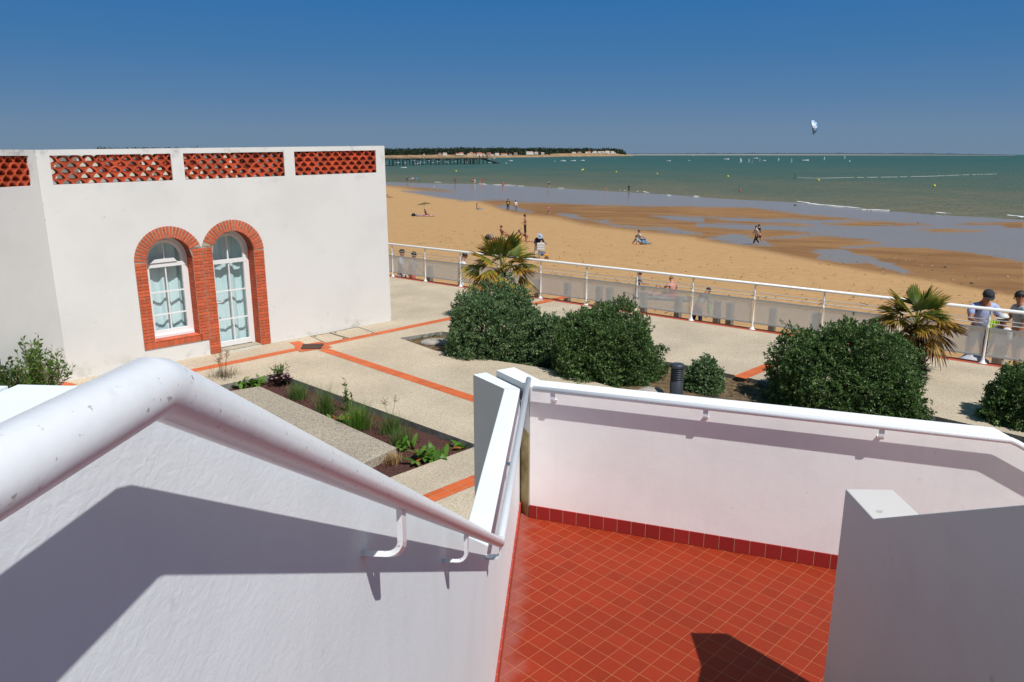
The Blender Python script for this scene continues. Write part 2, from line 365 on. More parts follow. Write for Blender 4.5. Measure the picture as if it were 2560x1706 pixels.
def mat_leaf(name, c, c2=None, trans=.25, rough=.5):
    """leaf material: colour varies leaf by leaf through the face attribute 'tint', a little light passes through"""
    m = bpy.data.materials.new(name); m.use_nodes = True
    N, L = m.node_tree.nodes, m.node_tree.links; P = N['Principled BSDF']; out = N['Material Output']
    a = N.new('ShaderNodeAttribute'); a.attribute_name = 'tint'
    cr = N.new('ShaderNodeValToRGB'); L.new(a.outputs['Fac'], cr.inputs[0])
    c2 = c2 or tuple(x*1.7 for x in c)
    cr.color_ramp.elements[0].color = (*[x*.6 for x in c], 1); cr.color_ramp.elements[1].color = (*c2, 1)
    e = cr.color_ramp.elements.new(.5); e.color = (*c, 1)
    L.new(cr.outputs[0], P.inputs['Base Color']); P.inputs['Roughness'].default_value = rough; P.inputs['Specular IOR Level'].default_value = .35
    t = N.new('ShaderNodeBsdfTranslucent'); L.new(cr.outputs[0], t.inputs[0])
    ms = N.new('ShaderNodeMixShader'); ms.inputs[0].default_value = trans; L.new(P.outputs[0], ms.inputs[1]); L.new(t.outputs[0], ms.inputs[2]); L.new(ms.outputs[0], out.inputs[0])
    return m
def np_mesh(name, verts, faces, mats, parent=None, tint=None, smooth=False, off=None):
    """numpy quads -> mesh object"""
    me = bpy.data.meshes.new(name); n, k = len(verts), len(faces); w = faces.shape[1]
    if parent is not None and off is None:
        p = world_loc(parent); verts = verts - np.array([p.x, p.y, p.z])
    me.vertices.add(n); me.vertices.foreach_set('co', np.ascontiguousarray(verts, dtype=np.float32).ravel())
    me.loops.add(k*w); me.loops.foreach_set('vertex_index', np.ascontiguousarray(faces, dtype=np.int32).ravel())
    me.polygons.add(k); me.polygons.foreach_set('loop_start', np.arange(0, k*w, w, dtype=np.int32)); me.polygons.foreach_set('loop_total', np.full(k, w, dtype=np.int32))
    if smooth: me.polygons.foreach_set('use_smooth', np.ones(k, dtype=bool))
    me.update(calc_edges=True)
    if tint is not None:
        a = me.attributes.new('tint', 'FLOAT', 'FACE'); a.data.foreach_set('value', np.ascontiguousarray(tint, dtype=np.float32))
    return link(name, me, mats, parent)
# ================================================================== THE SHORE: profile shared by sand, people, posts
ZSEA = -4.65
RL_C, RL_D = Vector((2.555, 21.186, 0)), Vector((.77388, -.63333, 0))       # railing line
RL_N = Vector((.63333, .77388, 0))                                          # towards the sea
def rail_y(x): return RL_C.y + (x - RL_C.x) / RL_D.x * RL_D.y
SHORE_PX = [(900,452),(964,455),(1080,459),(1219,461),(1300,465),(1376,470),(1500,477),(1603,483),(1680,487),(1760,494),(1860,500),(1984,506),(2090,514),(2200,526),(2333,537),(2450,543),(2560,550),(2760,566),(3000,590)]
_sh = [at(x, y, ZSEA) for x, y in SHORE_PX]
# the same line as angle from the view axis -> distance
_sa = np.array([p.x / p.y for p in _sh]); _sy = np.array([p.y for p in _sh])
def shore_y(x, y):                      # forward distance of the waterline along this line of sight
    return np.interp(x / np.maximum(y, 1e-3), _sa, _sy)
_pt = np.array([-.6, 0, .11, .25, .42, .6, .8, .93, 1.0, 1.12, 1.3, 3.0]); _pz = np.array([-.7, -.9, -1.75, -2.8, -3.62, -4.1, -4.45, -4.6, -4.652, -4.9, -5.6, -9])
def beach_t(x, y):
    ry = RL_C.y + (x - RL_C.x) / RL_D.x * RL_D.y
    # where this sight line crosses the railing
    k = x / np.maximum(y, 1e-3)
    yr = (RL_C.y - RL_C.x / RL_D.x * RL_D.y) / (1 - k / RL_D.x * RL_D.y)
    ys = shore_y(x, y)
    return (y - yr) / np.maximum(ys - yr, 1)
def beach_z(x, y): return np.interp(beach_t(x, y), _pt, _pz)
def on_beach(px, py, lift=0.0):         # photo pixel -> point on the sand
    z = -2.0
    for _ in range(60):
        p = at(px, py, z); z = .5*z + .5*float(beach_z(p.x, p.y))
    p = at(px, py, z); p.z = z + lift; return p

# ------------------------------------------------------------------ sand
def poly_dist(px, py, poly):            # signed distance in photo pixels: positive inside
    P = np.array(poly, float); n = len(P); d = np.full(px.shape, 1e9); ins = np.zeros(px.shape, bool)
    for i in range(n):
        a, b = P[i], P[(i+1) % n]; e = b - a; L2 = max(e @ e, 1e-9)
        t = np.clip(((px-a[0])*e[0] + (py-a[1])*e[1]) / L2, 0, 1)
        d = np.minimum(d, np.hypot(px - a[0] - t*e[0], (py - a[1] - t*e[1])))
        c = ((a[1] > py) != (b[1] > py)) & (px < (b[0]-a[0])*(py-a[1])/((b[1]-a[1]) if b[1] != a[1] else 1e-9) + a[0])
        ins ^= c
    return np.where(ins, d, -d)
z2 = lambda L: [(940 + x*.34878, 340 + y*.34878) for x, y in L]
z3 = lambda L: [(1740 + x*.34878, 340 + y*.34878) for x, y in L]
WET = [z2([(-60,318),(64,325),(400,325),(800,335),(1250,360),(1600,380),(1900,395),(2351,430),(2351,508),(1900,506),(1500,494),(1100,480),(900,462),(640,470),(480,447),(350,428),(180,394),(330,392),(560,402),(470,386),(240,366),(70,354),(-60,352)]),
       z3([(-20,432),(700,465),(1330,530),(1700,550),(2360,592),(2360,905),(2000,842),(1700,812),(1300,797),(1060,806),(1040,801),(1330,768),(1200,742),(900,722),(560,735),(440,742),(560,722),(900,702),(640,682),(250,668),(0,655),(0,622),(250,628),(450,640),(700,645),(860,640),(700,628),(300,612),(0,578),(400,590),(900,604),(1180,600),(1020,588),(740,562),(400,516),(0,510)]),
       z3([(800,822),(1040,808),(1150,852),(1240,862),(1310,890),(1400,914),(1500,960),(1570,985),(1480,994),(1400,965),(1290,930),(1230,905),(1060,910),(930,885),(860,880),(900,850)]),
       z3([(60,738),(270,700),(350,712),(410,735),(480,748),(560,790),(420,785),(300,776),(200,760)]),
       z2([(850,510),(930,495),(1060,525),(1130,545),(1050,545),(960,530)]),
       z2([(1290,555),(1400,560),(1500,590),(1560,605),(1480,602),(1380,588)]),
       z2([(1560,612),(1700,600),(1640,622),(1760,640),(1900,655),(2100,655),(2250,690),(2351,700),(2200,705),(2060,690),(1960,675),(1800,665),(1700,645)]),
       z2([(1980,575),(2150,572),(2351,580),(2351,622),(2200,610),(2050,590)])]
DAMP = [z2([(60,352),(300,395),(600,455),(700,460),(1000,560),(1300,590),(1500,640),(1900,690),(2351,735),(2351,430),(60,320)]), z3([(-20,700),(0,740),(300,790),(520,830),(880,905),(1200,965),(1500,1010),(1800,1060),(2360,1165),(2360,430),(-20,430)])]
DRYBAR = [z3([(1570,672),(1800,668),(2080,688),(1700,690)]), z3([(900,632),(1200,613),(1600,630),(1700,640),(1200,648)]), z3([(1850,632),(2100,622),(2351,616),(2351,664),(2150,640)])]
def make_beach():
    # polar grid about the eye's ground point: rows get longer with distance as they do in sight
    ang = np.linspace(-.75, 1.45, 640); rad = np.concatenate([np.geomspace(9, 300, 380)])
    A, Q = np.meshgrid(ang, rad)
    Y = Q; X = A * Q
    Z = beach_z(X, Y)
    # gentle relief, stronger on the dry upper beach
    rr = np.zeros_like(X)
    for f, a in ((.35, .05), (.9, .03), (2.3, .016)):
        for k in range(4):
            th = RNG.uniform(0, 6.28); ph = RNG.uniform(0, 6.28); rr += a/2*np.sin(f*(X*math.cos(th) + Y*math.sin(th)) + ph)
    T = beach_t(X, Y); dry = np.clip((.42 - T) / .3, 0, 1)
    Z = Z + rr * dry
    # keep the sand under the promenade wall low
    zz = Z - H; dd = Y*CP - zz*SP; px = CX + FPX*X/dd; py = CY - FPX*(Y*SP + zz*CP)/dd
    wet = np.full(X.shape, -1e9); damp = np.full(X.shape, -1e9)
    for p in WET: wet = np.maximum(wet, poly_dist(px, py, p))
    for p in DRYBAR: wet = np.minimum(wet, -poly_dist(px, py, p))
    for p in DAMP: damp = np.maximum(damp, poly_dist(px, py, p))
    wet = np.clip(.5 + wet/15, 0, 1); damp = np.clip(.5 + damp/26, 0, 1)
    ny, nx = X.shape; idx = np.arange(ny*nx).reshape(ny, nx)
    F = np.stack([idx[:-1,:-1], idx[:-1,1:], idx[1:,1:], idx[1:,:-1]], -1).reshape(-1, 4)
    V = np.stack([X, Y, Z], -1).reshape(-1, 3)
    o = np_mesh('beach', V, F, [M_SAND], smooth=True)
    for nm, arr in (('wet', wet), ('damp', damp)):
        a = o.data.attributes.new(nm, 'FLOAT', 'POINT'); a.data.foreach_set('value', np.ascontiguousarray(arr.ravel(), dtype=np.float32))
    return tag(o, kind='structure')
def mat_sand():
    m = bpy.data.materials.new('beach_sand'); m.use_nodes = True
    N, L = m.node_tree.nodes, m.node_tree.links; P = N['Principled BSDF']
    def noise(sc, det, stretch=None, rough=.55):
        g = N.new('ShaderNodeNewGeometry'); v = g.outputs['Position']
        if stretch:
            mp = N.new('ShaderNodeMapping'); mp.inputs['Rotation'].default_value = (0, 0, R(39)); mp.inputs['Scale'].default_value = stretch; L.new(v, mp.inputs[0]); v = mp.outputs[0]
        n = N.new('ShaderNodeTexNoise'); n.inputs['Scale'].default_value = sc; n.inputs['Detail'].default_value = det; n.inputs['Roughness'].default_value = rough; L.new(v, n.inputs['Vector']); return n.outputs[0]
    def mth(op, a, b=None, c=None, clamp=False):
        n = N.new('ShaderNodeMath'); n.operation = op; n.use_clamp = clamp
        for i, v in enumerate((a, b, c)):
            if v is None: continue
            if isinstance(v, (int, float)): n.inputs[i].default_value = v
            else: L.new(v, n.inputs[i])
        return n.outputs[0]
    def mixc(f, a, b):
        n = N.new('ShaderNodeMix'); n.data_type = 'RGBA'
        if isinstance(f, float): n.inputs[0].default_value = f
        else: L.new(f, n.inputs[0])
        for k, v in ((6, a), (7, b)):
            if isinstance(v, tuple): n.inputs[k].default_value = (*v, 1)
            else: L.new(v, n.inputs[k])
        return n.outputs[2]
    def step(v, lo, hi):
        n = N.new('ShaderNodeMapRange'); n.inputs['From Min'].default_value = lo; n.inputs['From Max'].default_value = hi; L.new(v, n.inputs[0]); return n.outputs[0]
    def attr(nm):
        a = N.new('ShaderNodeAttribute'); a.attribute_name = nm; return a.outputs['Fac']
    big, mid, fine = noise(.12, 5, (1, 2.2, 1)), noise(1.3, 6, (1, 2.5, 1)), noise(9, 6)
    dry = mixc(step(mid, .35, .65), (.455,.262,.116), (.53,.318,.145))
    dry = mixc(step(noise(3.2, 7, (1, 2.2, 1), .7), .62, .70), dry, (.34,.19,.08))       # trampled dents, weed crumbs
    dry = mixc(step(noise(2.3, 9, None, .75), .695, .72), dry, (.09,.05,.025))
    dry = mixc(step(noise(1.7, 10, None, .8), .74, .76), dry, (.55,.45,.32))            # shell specks
    dampc = mixc(step(big, .4, .6), (.225,.112,.046), (.30,.158,.066))
    dampc = mixc(step(noise(2.1, 9, None, .75), .70, .725), dampc, (.06,.04,.03))
    dm = mth('ADD', attr('damp'), mth('MULTIPLY_ADD', mid, .7, -.35)); dm = step(dm, .3, .75)
    base = mixc(dm, dry, dampc)
    wt = mth('ADD', mth('ADD', attr('wet'), mth('MULTIPLY_ADD', noise(.22, 4, (1, 3.0, 1), .5), 1.3, -.65)), mth('MULTIPLY_ADD', noise(1.3, 6, (1, 3.2, 1), .6), 1.2, -.60)); wt = step(wt, .40, .60)
    base = mixc(wt, base, (.275,.20,.13))
    L.new(base, P.inputs['Base Color'])
    L.new(mth('MULTIPLY_ADD', wt, -.78, .9), P.inputs['Roughness'])
    L.new(mth('MULTIPLY_ADD', wt, -.07, .12), P.inputs['Specular IOR Level'])
    h = mth('ADD', mth('MULTIPLY', fine, .4), mth('MULTIPLY', noise(2.6, 5, (1, 2, 1)), 1.0))
    b = N.new('ShaderNodeBump'); b.inputs['Distance'].default_value = .09; L.new(h, b.inputs['Height']); L.new(mth('MULTIPLY_ADD', wt, -.725, .73), b.inputs['Strength']); L.new(b.outputs[0], P.inputs['Normal'])
    return m
M_SAND = mat_sand()
make_beach()

# ------------------------------------------------------------------ sea
def mat_sea():
    m = bpy.data.materials.new('sea_water'); m.use_nodes = True
    N, L = m.node_tree.nodes, m.node_tree.links; P = N['Principled BSDF']
    g = N.new('ShaderNodeNewGeometry')
    def noise(sc, det, stretch, rot=0.0, rough=.5):
        mp = N.new('ShaderNodeMapping'); mp.inputs['Rotation'].default_value = (0, 0, R(rot)); mp.inputs['Scale'].default_value = stretch; L.new(g.outputs['Position'], mp.inputs[0])
        n = N.new('ShaderNodeTexNoise'); n.inputs['Scale'].default_value = sc; n.inputs['Detail'].default_value = det; n.inputs['Roughness'].default_value = rough; L.new(mp.outputs[0], n.inputs['Vector']); return n.outputs[0]
    a = N.new('ShaderNodeAttribute'); a.attribute_name = 'depth'
    ad = N.new('ShaderNodeMath'); ad.operation = 'MULTIPLY_ADD'; nsum = N.new('ShaderNodeMath'); nsum.operation = 'MULTIPLY_ADD'; L.new(noise(.05, 7, (1, .30, 1), 0, .7), nsum.inputs[0]); nsum.inputs[1].default_value = .9; nsub = N.new('ShaderNodeMath'); nsub.operation = 'SUBTRACT'; L.new(noise(.012, 4, (1, 1.2, 1), 8), nsub.inputs[0]); nsub.inputs[1].default_value = .45; L.new(nsub.outputs[0], nsum.inputs[2]); L.new(nsum.outputs[0], ad.inputs[0]); ad.inputs[1].default_value = .62; 
    sb = N.new('ShaderNodeMath'); sb.operation = 'SUBTRACT'; L.new(a.outputs['Fac'], sb.inputs[0]); sb.inputs[1].default_value = .25; L.new(sb.outputs[0], ad.inputs[2])
    cr = N.new('ShaderNodeValToRGB'); L.new(ad.outputs[0], cr.inputs[0])
    E = cr.color_ramp.elements; E[0].position = 0.0; E[0].color = (.175,.155,.095,1); E[1].position = 1; E[1].color = (.042,.104,.096,1)
    for p, c in ((.12, (.138,.140,.092)), (.35, (.090,.124,.090)), (.62, (.062,.116,.094)), (.82, (.047,.110,.098))):
        e = E.new(p); e.color = (*c, 1)
    L.new(cr.outputs[0], P.inputs['Base Color'])
    P.inputs['Roughness'].default_value = .55; P.inputs['Specular IOR Level'].default_value = .10
    w1, w2 = noise(.9, 5, (1, 2.0, 1), 15), noise(.16, 3, (1, 2.4, 1), 10)
    s = N.new('ShaderNodeMath'); s.operation = 'MULTIPLY_ADD'; L.new(w2, s.inputs[0]); s.inputs[1].default_value = 2.0; L.new(w1, s.inputs[2])
    b = N.new('ShaderNodeBump'); b.inputs['Strength'].default_value = 1.0; b.inputs['Distance'].default_value = .7; L.new(s.outputs[0], b.inputs['Height']); L.new(b.outputs[0], P.inputs['Normal'])
    return m
def make_sea():
    ang = np.linspace(-.5, 1.25, 260); rad = np.geomspace(55, 45000, 220)
    A, Q = np.meshgrid(ang, rad); X, Y = A*Q, Q
    sy = shore_y(X, Y); dep = np.clip((Y - sy) / 1500, 0, None)
    depth = np.clip(1 - np.exp(-(Y - sy) / 260), 0, 1) * .8 + np.clip((Y - 700) / 3000, 0, .2)
    idx = np.arange(X.size).reshape(X.shape)
    F = np.stack([idx[:-1,:-1], idx[:-1,1:], idx[1:,1:], idx[1:,:-1]], -1).reshape(-1, 4)
    o = np_mesh('sea', np.stack([X, Y, np.full_like(X, ZSEA)], -1).reshape(-1, 3), F, [mat_sea()])
    a = o.data.attributes.new('depth', 'FLOAT', 'POINT'); a.data.foreach_set('value', np.ascontiguousarray(depth.ravel(), dtype=np.float32))
    tag(o, kind='structure')
make_sea()
# everything lower still: the sea bed / land sheet to the horizon, left of and behind the viewer
def ground_sheet():
    mb = MB(); mb.add([(-3000,-3000,-7),(3000,-3000,-7),(3000,60,-7),(-3000,60,-7)], [(0,1,2,3)])
    tag(obj('ground', mb, mat('inland_ground', (.22,.17,.10), rough=.95, var=.3, vscale=.3)), kind='structure')
ground_sheet()
# breaking wavelets along the waterline and a kite-surfer's wake
M_FOAM = mat('sea_foam', (.80,.80,.78), rough=.8)
def foam_strip(px_path, w0, mb, zlift=.06, seed=1, hgt=.09, gap=.30):
    rnd = random.Random(seed); pts = [at(x, y, ZSEA + zlift) for x, y in px_path]
    fine = []
    for a, b in zip(pts[:-1], pts[1:]):
        k = max(2, int((b - a).length / 1.6))
        for i in range(k): fine.append(a.lerp(b, i / k))
    fine.append(pts[-1]); n = len(fine)
    L_, R_ = [], []
    for i, p in enumerate(fine):
        t = (fine[min(i+1, n-1)] - fine[max(i-1, 0)]).normalized(); s = Vector((-t.y, t.x, 0))
        w = w0 * .8 * rnd.uniform(.12, 1.0) * math.sin(math.pi * (i + .5) / n) ** .5
        c = p + s * rnd.uniform(-.25, .25) * w0
        L_.append(c + s*w/2); R_.append(c - s*w/2)
    vs = []
    for l, r in zip(L_, R_): vs += [l, (l + r)/2 + Vector((0,0,hgt*rnd.uniform(.5, 1.1))), r]
    fs = [(3*i+k, 3*i+k+1, 3*i+k+4, 3*i+k+3) for i in range(n-1) if rnd.random() > gap for k in (0, 1)]
    mb.add(vs, fs)
fm = MB()
foam_strip(z3([(715,466),(820,484),(960,500),(1120,512),(1210,523)]), 1.7, fm, seed=1)
foam_strip(z3([(1190,528),(1300,531),(1390,536)]), .9, fm, seed=2)
foam_strip(z3([(1680,548),(1760,552),(1830,558)]), .8, fm, seed=3)
foam_strip(z3([(2255,568),(2310,575),(2370,586)]), 2.2, fm, seed=4)
foam_strip(z3([(-10,432),(30,436),(75,438)]), .9, fm, seed=5)
foam_strip(z2([(1745,390),(1775,393),(1800,395)]), .8, fm, seed=6)
foam_strip(z2([(1925,400),(1960,408),(1985,415)]), 1.4, fm, seed=7)
foam_strip(z2([(2030,416),(2120,428)]), .8, fm, seed=8); foam_strip(z2([(2280,434),(2351,438)]), .8, fm, seed=9)
foam_strip(z2([(740,343),(775,346),(812,351)]), 1.0, fm, seed=10); foam_strip(z2([(1870,398),(1900,400)]), .7, fm, seed=11)
foam_strip(z2([(420,332),(470,335)]), .8, fm, seed=12); foam_strip(z2([(1260,372),(1350,376)]), .7, fm, seed=13)
foam_strip(z2([(840,350),(960,353),(1080,362)]), .6, fm, seed=14)
tag(obj('sea_foam', fm, M_FOAM, fix=False), 'thin white wavelets breaking along the waterline', 'foam', kind='stuff')
wk = MB(); foam_strip(z3([(722,298),(760,301),(850,304),(960,303),(1100,299),(1300,297),(1500,294),(1700,289),(1900,281),(2160,273)]), 1.7, wk, seed=20, hgt=.06, gap=.10)
tag(obj('surf_wake', wk, M_FOAM, fix=False), 'long white wake trailing behind the kite surfer', 'wake', kind='stuff')

# ================================================================== PROMENADE
def along(s, off=0.0, z=0.0): return Vector((RL_C.x + RL_D.x*s + RL_N.x*off, RL_C.y + RL_D.y*s + RL_N.y*off, z))
BED1 = [au(638,858), au(1102,1026), au(905,1095).lerp(au(1097,1030), 0.0), au(800,1045), au(560,960), au(470,890), au(520,868)]
# bed of mulch in front of the door: long strip
b1_far_l, b1_far_r = au(637,858), au(1099,1024)
b1_near_r = au(906,1094); b1_left = au(505,886)
bd = (b1_far_r - b1_far_l).normalized()
b1_near_l = b1_left + (b1_near_r - b1_left) * 0.0
BED1 = [b1_far_l, b1_far_r, b1_near_r + (b1_near_r - b1_far_r) * .25, b1_left + (b1_left - b1_far_l) * 1.1, b1_left]
# bed with the bushes, sea side
BED2 = [au(918,777), au(1015,762), au(1120,775), au(1300,797), au(1515,829), au(1560,836), au(1760,877), au(1950,925), au(2150,957), au(2262,983), au(2400,1015), au(2560,1050),
        au(2560,1300), au(2200,1130), au(1700,960), au(1420,893), au(1250,846), au(1100,823), au(1000,806)]
def pavement():
    o_ = [along(-60, .17), along(40, .17), Vector((60,-30,0)), Vector((-60,-30,0))]
    mb = MB(); loops = [[(p.x, p.y) for p in o_], [(p.x, p.y) for p in BED1], [(p.x, p.y) for p in BED2]]
    mb.plate(loops[0], loops[1:], lambda s, z, d: Vector((s, z, -d)), .16, mat=0, mat_side=1)
    tag(obj('promenade', mb, [M_PAVE, M_CONC]), kind='structure')
pavement()
sw = MB(); a, b = along(-60, .15), along(40, .15)
sw.add([(a.x,a.y,-.155),(b.x,b.y,-.155),(b.x,b.y,-4),(a.x,a.y,-4)], [(0,1,2,3)])
tag(obj('sea_wall', sw, M_SEAWALL, fix=False), 'concrete sea wall below the promenade edge', 'wall')
def soil(poly, m, name, amp=.02, z=-.125):
    mb = MB(); n = 0
    xs = [p.x for p in poly]; ys = [p.y for p in poly]
    nx, ny = 60, 60; x0, x1, y0, y1 = min(xs)-.3, max(xs)+.3, min(ys)-.3, max(ys)+.3
    X, Y = np.meshgrid(np.linspace(x0, x1, nx), np.linspace(y0, y1, ny))
    d = poly_dist(X, Y, [(p.x, p.y) for p in poly])
    Z = z + amp * (np.sin(X*3.1+Y*2.2) + np.sin(X*1.3-Y*4.7) + RNG.normal(0, .5, X.shape)); Z = np.minimum(Z, -.03)
    idx = np.arange(nx*ny).reshape(ny, nx); F = np.stack([idx[:-1,:-1], idx[:-1,1:], idx[1:,1:], idx[1:,:-1]], -1).reshape(-1, 4)
    keep = (d > -.35).ravel()[F].any(1)
    tag(np_mesh(name, np.stack([X, Y, Z], -1).reshape(-1,3), F[keep], [m], smooth=True), kind='structure')
soil(BED1, M_SOIL, 'mulch_bed', .008)
soil(BED2, M_DRYSOIL, 'planting_bed', .02, -.11)
# low concrete slab standing in the mulch
sl = MB()
s_a, s_b, s_c, s_d = au(597,889), au(911,1030), au(838,1064), au(548,897)
ext = (s_d - s_a); s_far = s_d + ext*1.0
poly = [s_a, s_b, s_b + (s_c - s_b)*2.4, s_a + (s_d - s_a)*3.2]
sl.prism([(p.x, p.y) for p in poly], -.2, .012, mat=0)
tag(obj('paving_slab', sl, [M_SLAB], bevel=.012), 'long grey pebble-dash slab lying in the red mulch bed', 'slab')

# red tile bands, lying on the pavement
M_BAND = mat_tiles('band_tile_inland', (.60,.125,.035), (.40,.27,.20), 44.6, -45.4, .11, .23, .006, rough=.6, var=.2)
M_BAND2 = mat_tiles('band_tile_seaside', (.52,.085,.035), (.36,.2,.15), -39.3, 50.7, .10, .22, .005, rough=.6, var=.22)
M_BAND3 = mat_tiles('band_tile_near', (.60,.125,.035), (.40,.27,.20), -28, 62, .115, .24, .006, rough=.6, var=.2)
def band(a, b, w, m, z=.004):
    a, b = a.copy(), b.copy(); t = (b - a).normalized(); s = Vector((-t.y, t.x, 0)) * w/2
    mb = MB(); mb.add([(a+s)+Vector((0,0,z)), (a-s)+Vector((0,0,z)), (b-s)+Vector((0,0,z)), (b+s)+Vector((0,0,z))], [(0,1,2,3)])
    o = obj('tile_band', mb, m, fix=False); 
    if o.data.polygons[0].normal.z < 0: o.data.flip_normals()
    return tag(o, kind='structure')
gA = au(716.5, 797.5)
band(au(430,855), au(692,801), .25, M_BAND)
band(au(742,793), au(1060,727), .25, M_BAND)
band(au(742,803), au(1200,954), .25, M_BAND3, .0045)
band(au(676,786), au(697,797), .25, M_BAND3, .005)
band(au(955,1158), au(1200,1060), .26, M_BAND, .004)
band(along(-40, .02), along(30, .02), .27, M_BAND2, .004)
band(au(1222,700), au(1300,683), .27, M_BAND, .008)
band(au(1700,868), au(1800,828), .27, M_BAND, .004)
band(au(112,893), au(160,880), .45, M_BAND, .004)
# a square of tile with the drain grate in its middle
M_IRON = mat('rusty_iron', (.06,.045,.04), rough=.7, color2=(.13,.06,.035), vscale=30, bump=.3)
q = [au(683,796), au(740,788), au(752,799), au(690,808)]
mb = MB(); mb.add([p + Vector((0,0,.009)) for p in [au(676,797), au(738,785.5), au(763,799), au(688,810)]], [(0,1,2,3)]); o = obj('tile_band', mb, M_BAND, fix=False); tag(o, kind='structure')
if o.data.polygons[0].normal.z < 0: o.data.flip_normals()
gr = MB(); g0, g1, g2, g3 = [au(*p) for p in ((696,793.5),(745,792),(737,803),(691,804))]
def bil(u_, v_): return (g0.lerp(g1, u_)).lerp(g3.lerp(g2, u_), v_)
for i in range(13):
    u0 = i/13; p = [bil(u0, 0), bil(u0 + .045, 0), bil(u0 + .045, 1), bil(u0, 1)]
    gr.prism([(v.x, v.y) for v in p], .010, .026)
for v0 in (0, .25, .5, .75, .96):
    p = [bil(0, v0), bil(1, v0), bil(1, v0 + .04), bil(0, v0 + .04)]; gr.prism([(v.x, v.y) for v in p], .0105, .0275)
p = [bil(0,0), bil(1,0), bil(1,1), bil(0,1)]; gr.prism([(v.x, v.y) for v in p], .005, .012)
tag(obj('drain_grate', gr, M_IRON), 'rusty iron drain grate where the red tile bands meet', 'grate')
# inspection covers by the wall: thin joints
M_JOINT = mat('dark_joint', (.10,.085,.065), rough=.9)
def cover(px, label):
    P = [au(*p) for p in px]; mb = MB()
    for a, b in zip(P, P[1:] + P[:1]):
        t = (b - a).normalized(); s = Vector((-t.y, t.x, 0)) * .009
        mb.prism([((a+s).x,(a+s).y),((a-s).x,(a-s).y),((b-s).x,(b-s).y),((b+s).x,(b+s).y)], .001, .006)
    for i in (0, 2): c = P[i].lerp(P[(i+2) % 4], .12); mb.lathe([(.03,.002),(.03,.009)], c, 8)
    tag(obj('inspection_cover', mb, M_JOINT), label, 'cover', 'inspection covers set in the pavement')
cover([(714,773),(757,766),(800,779),(752,790)], 'pebbled inspection cover outlined in the paving beside the wall, nearer the drain grate')
cover([(757,765),(822,752),(868,768),(803,778)], 'pebbled inspection cover outlined in the paving beside the wall, nearer the building corner')
# white slotted drain channel at the door foot
dc = MB(); a, b = au(516,814), au(598,795)
t = (b - a).normalized(); s = Vector((-t.y, t.x, 0))
for i in range(34):
    c = a.lerp(b, (i + .5)/34); dc.box(c + Vector((0,0,.006)), (.018, .11, .01), rot=Matrix.Rotation(math.atan2(t.y, t.x), 3, 'Z'))
for k in (-.06, .06): dc.box(a.lerp(b, .5) + s*k + Vector((0,0,.006)), ((b-a).length, .015, .012), rot=Matrix.Rotation(math.atan2(t.y, t.x), 3, 'Z'))
tag(obj('drain_channel', dc, mat('cream_plastic', (.62,.58,.48), rough=.6)), 'cream slotted drain channel at the foot of the glazed door', 'drain')

# ================================================================== SEA RAILING
M_STEEL = mat('grey_railing_steel', (.42,.42,.41), rough=.4, spec=.5)
def mat_frost():
    m = bpy.data.materials.new('frosted_panel'); m.use_nodes = True
    N, L = m.node_tree.nodes, m.node_tree.links; out = N['Material Output']; P = N['Principled BSDF']
    P.inputs['Base Color'].default_value = (.93,.92,.89,1); P.inputs['Roughness'].default_value = .3
    T = N.new('ShaderNodeBsdfTransparent'); T.inputs[0].default_value = (.93,.94,.93,1)
    S = N.new('ShaderNodeMixShader'); S.inputs[0].default_value = .46; TL = N.new('ShaderNodeBsdfTranslucent'); TL.inputs[0].default_value = (.95,.94,.91,1); S2 = N.new('ShaderNodeMixShader'); S2.inputs[0].default_value = .4; L.new(P.outputs[0], S2.inputs[1]); L.new(TL.outputs[0], S2.inputs[2])
    L.new(T.outputs[0], S.inputs[1]); L.new(S2.outputs[0], S.inputs[2]); L.new(S.outputs[0], out.inputs[0])
    return m
M_FROST = mat_frost()
def railing():
    th = thing('railing', 'long white tubular railing with frosted glass panels along the promenade edge', 'railing', along(0))
    ang = math.atan2(RL_D.y, RL_D.x); rot = Matrix.Rotation(ang, 3, 'Z')
    s0 = (au(1462,718) - RL_C).dot(RL_D); pitch = 1.66
    ks = range(-22, 8); ss = [s0 + k*pitch for k in ks]
    ss = [s for s in ss if along(s).y < 46]
    HT = 1.16
    obj('top_rail', MB().tube([along(ss[0]-.8, 0, HT), along(ss[-1]+.8, 0, HT)], .036, 12), M_RAIL2, th)
    for z in (.94, .855):
        obj('mid_rail', MB().tube([along(ss[0]-.8, 0, z), along(ss[-1]+.8, 0, z)], .010, 8), M_STEEL, th)
    for s in ss:
        mb = MB()
        mb.lathe([(.085,.005),(.085,.014),(.05,.03),(.032,.10),(.030,.13),(.024,.14),(.024,.75),(.032,.76),(.032,.80),(.024,.81),(.024,.90),(.030,.91),(.030,.95),(.02,1.02),(.016,HT-.02)], along(s), 12)
        obj('post', mb, M_RAIL2, th)
    for sa, sb in zip(ss[:-1], ss[1:]):
        c = (sa + sb)/2; w = pitch - .09
        g = obj('glass_panel', MB().box(along(c, 0, .465), (w, .008, .56), rot), M_FROST, th)
        mb = MB()
        for z, hh in ((.755, .035), (.175, .035)): mb.box(along(c, 0, z), (w+.02, .03, hh), rot)
        obj('panel_frame', mb, M_STEEL, g)
railing()
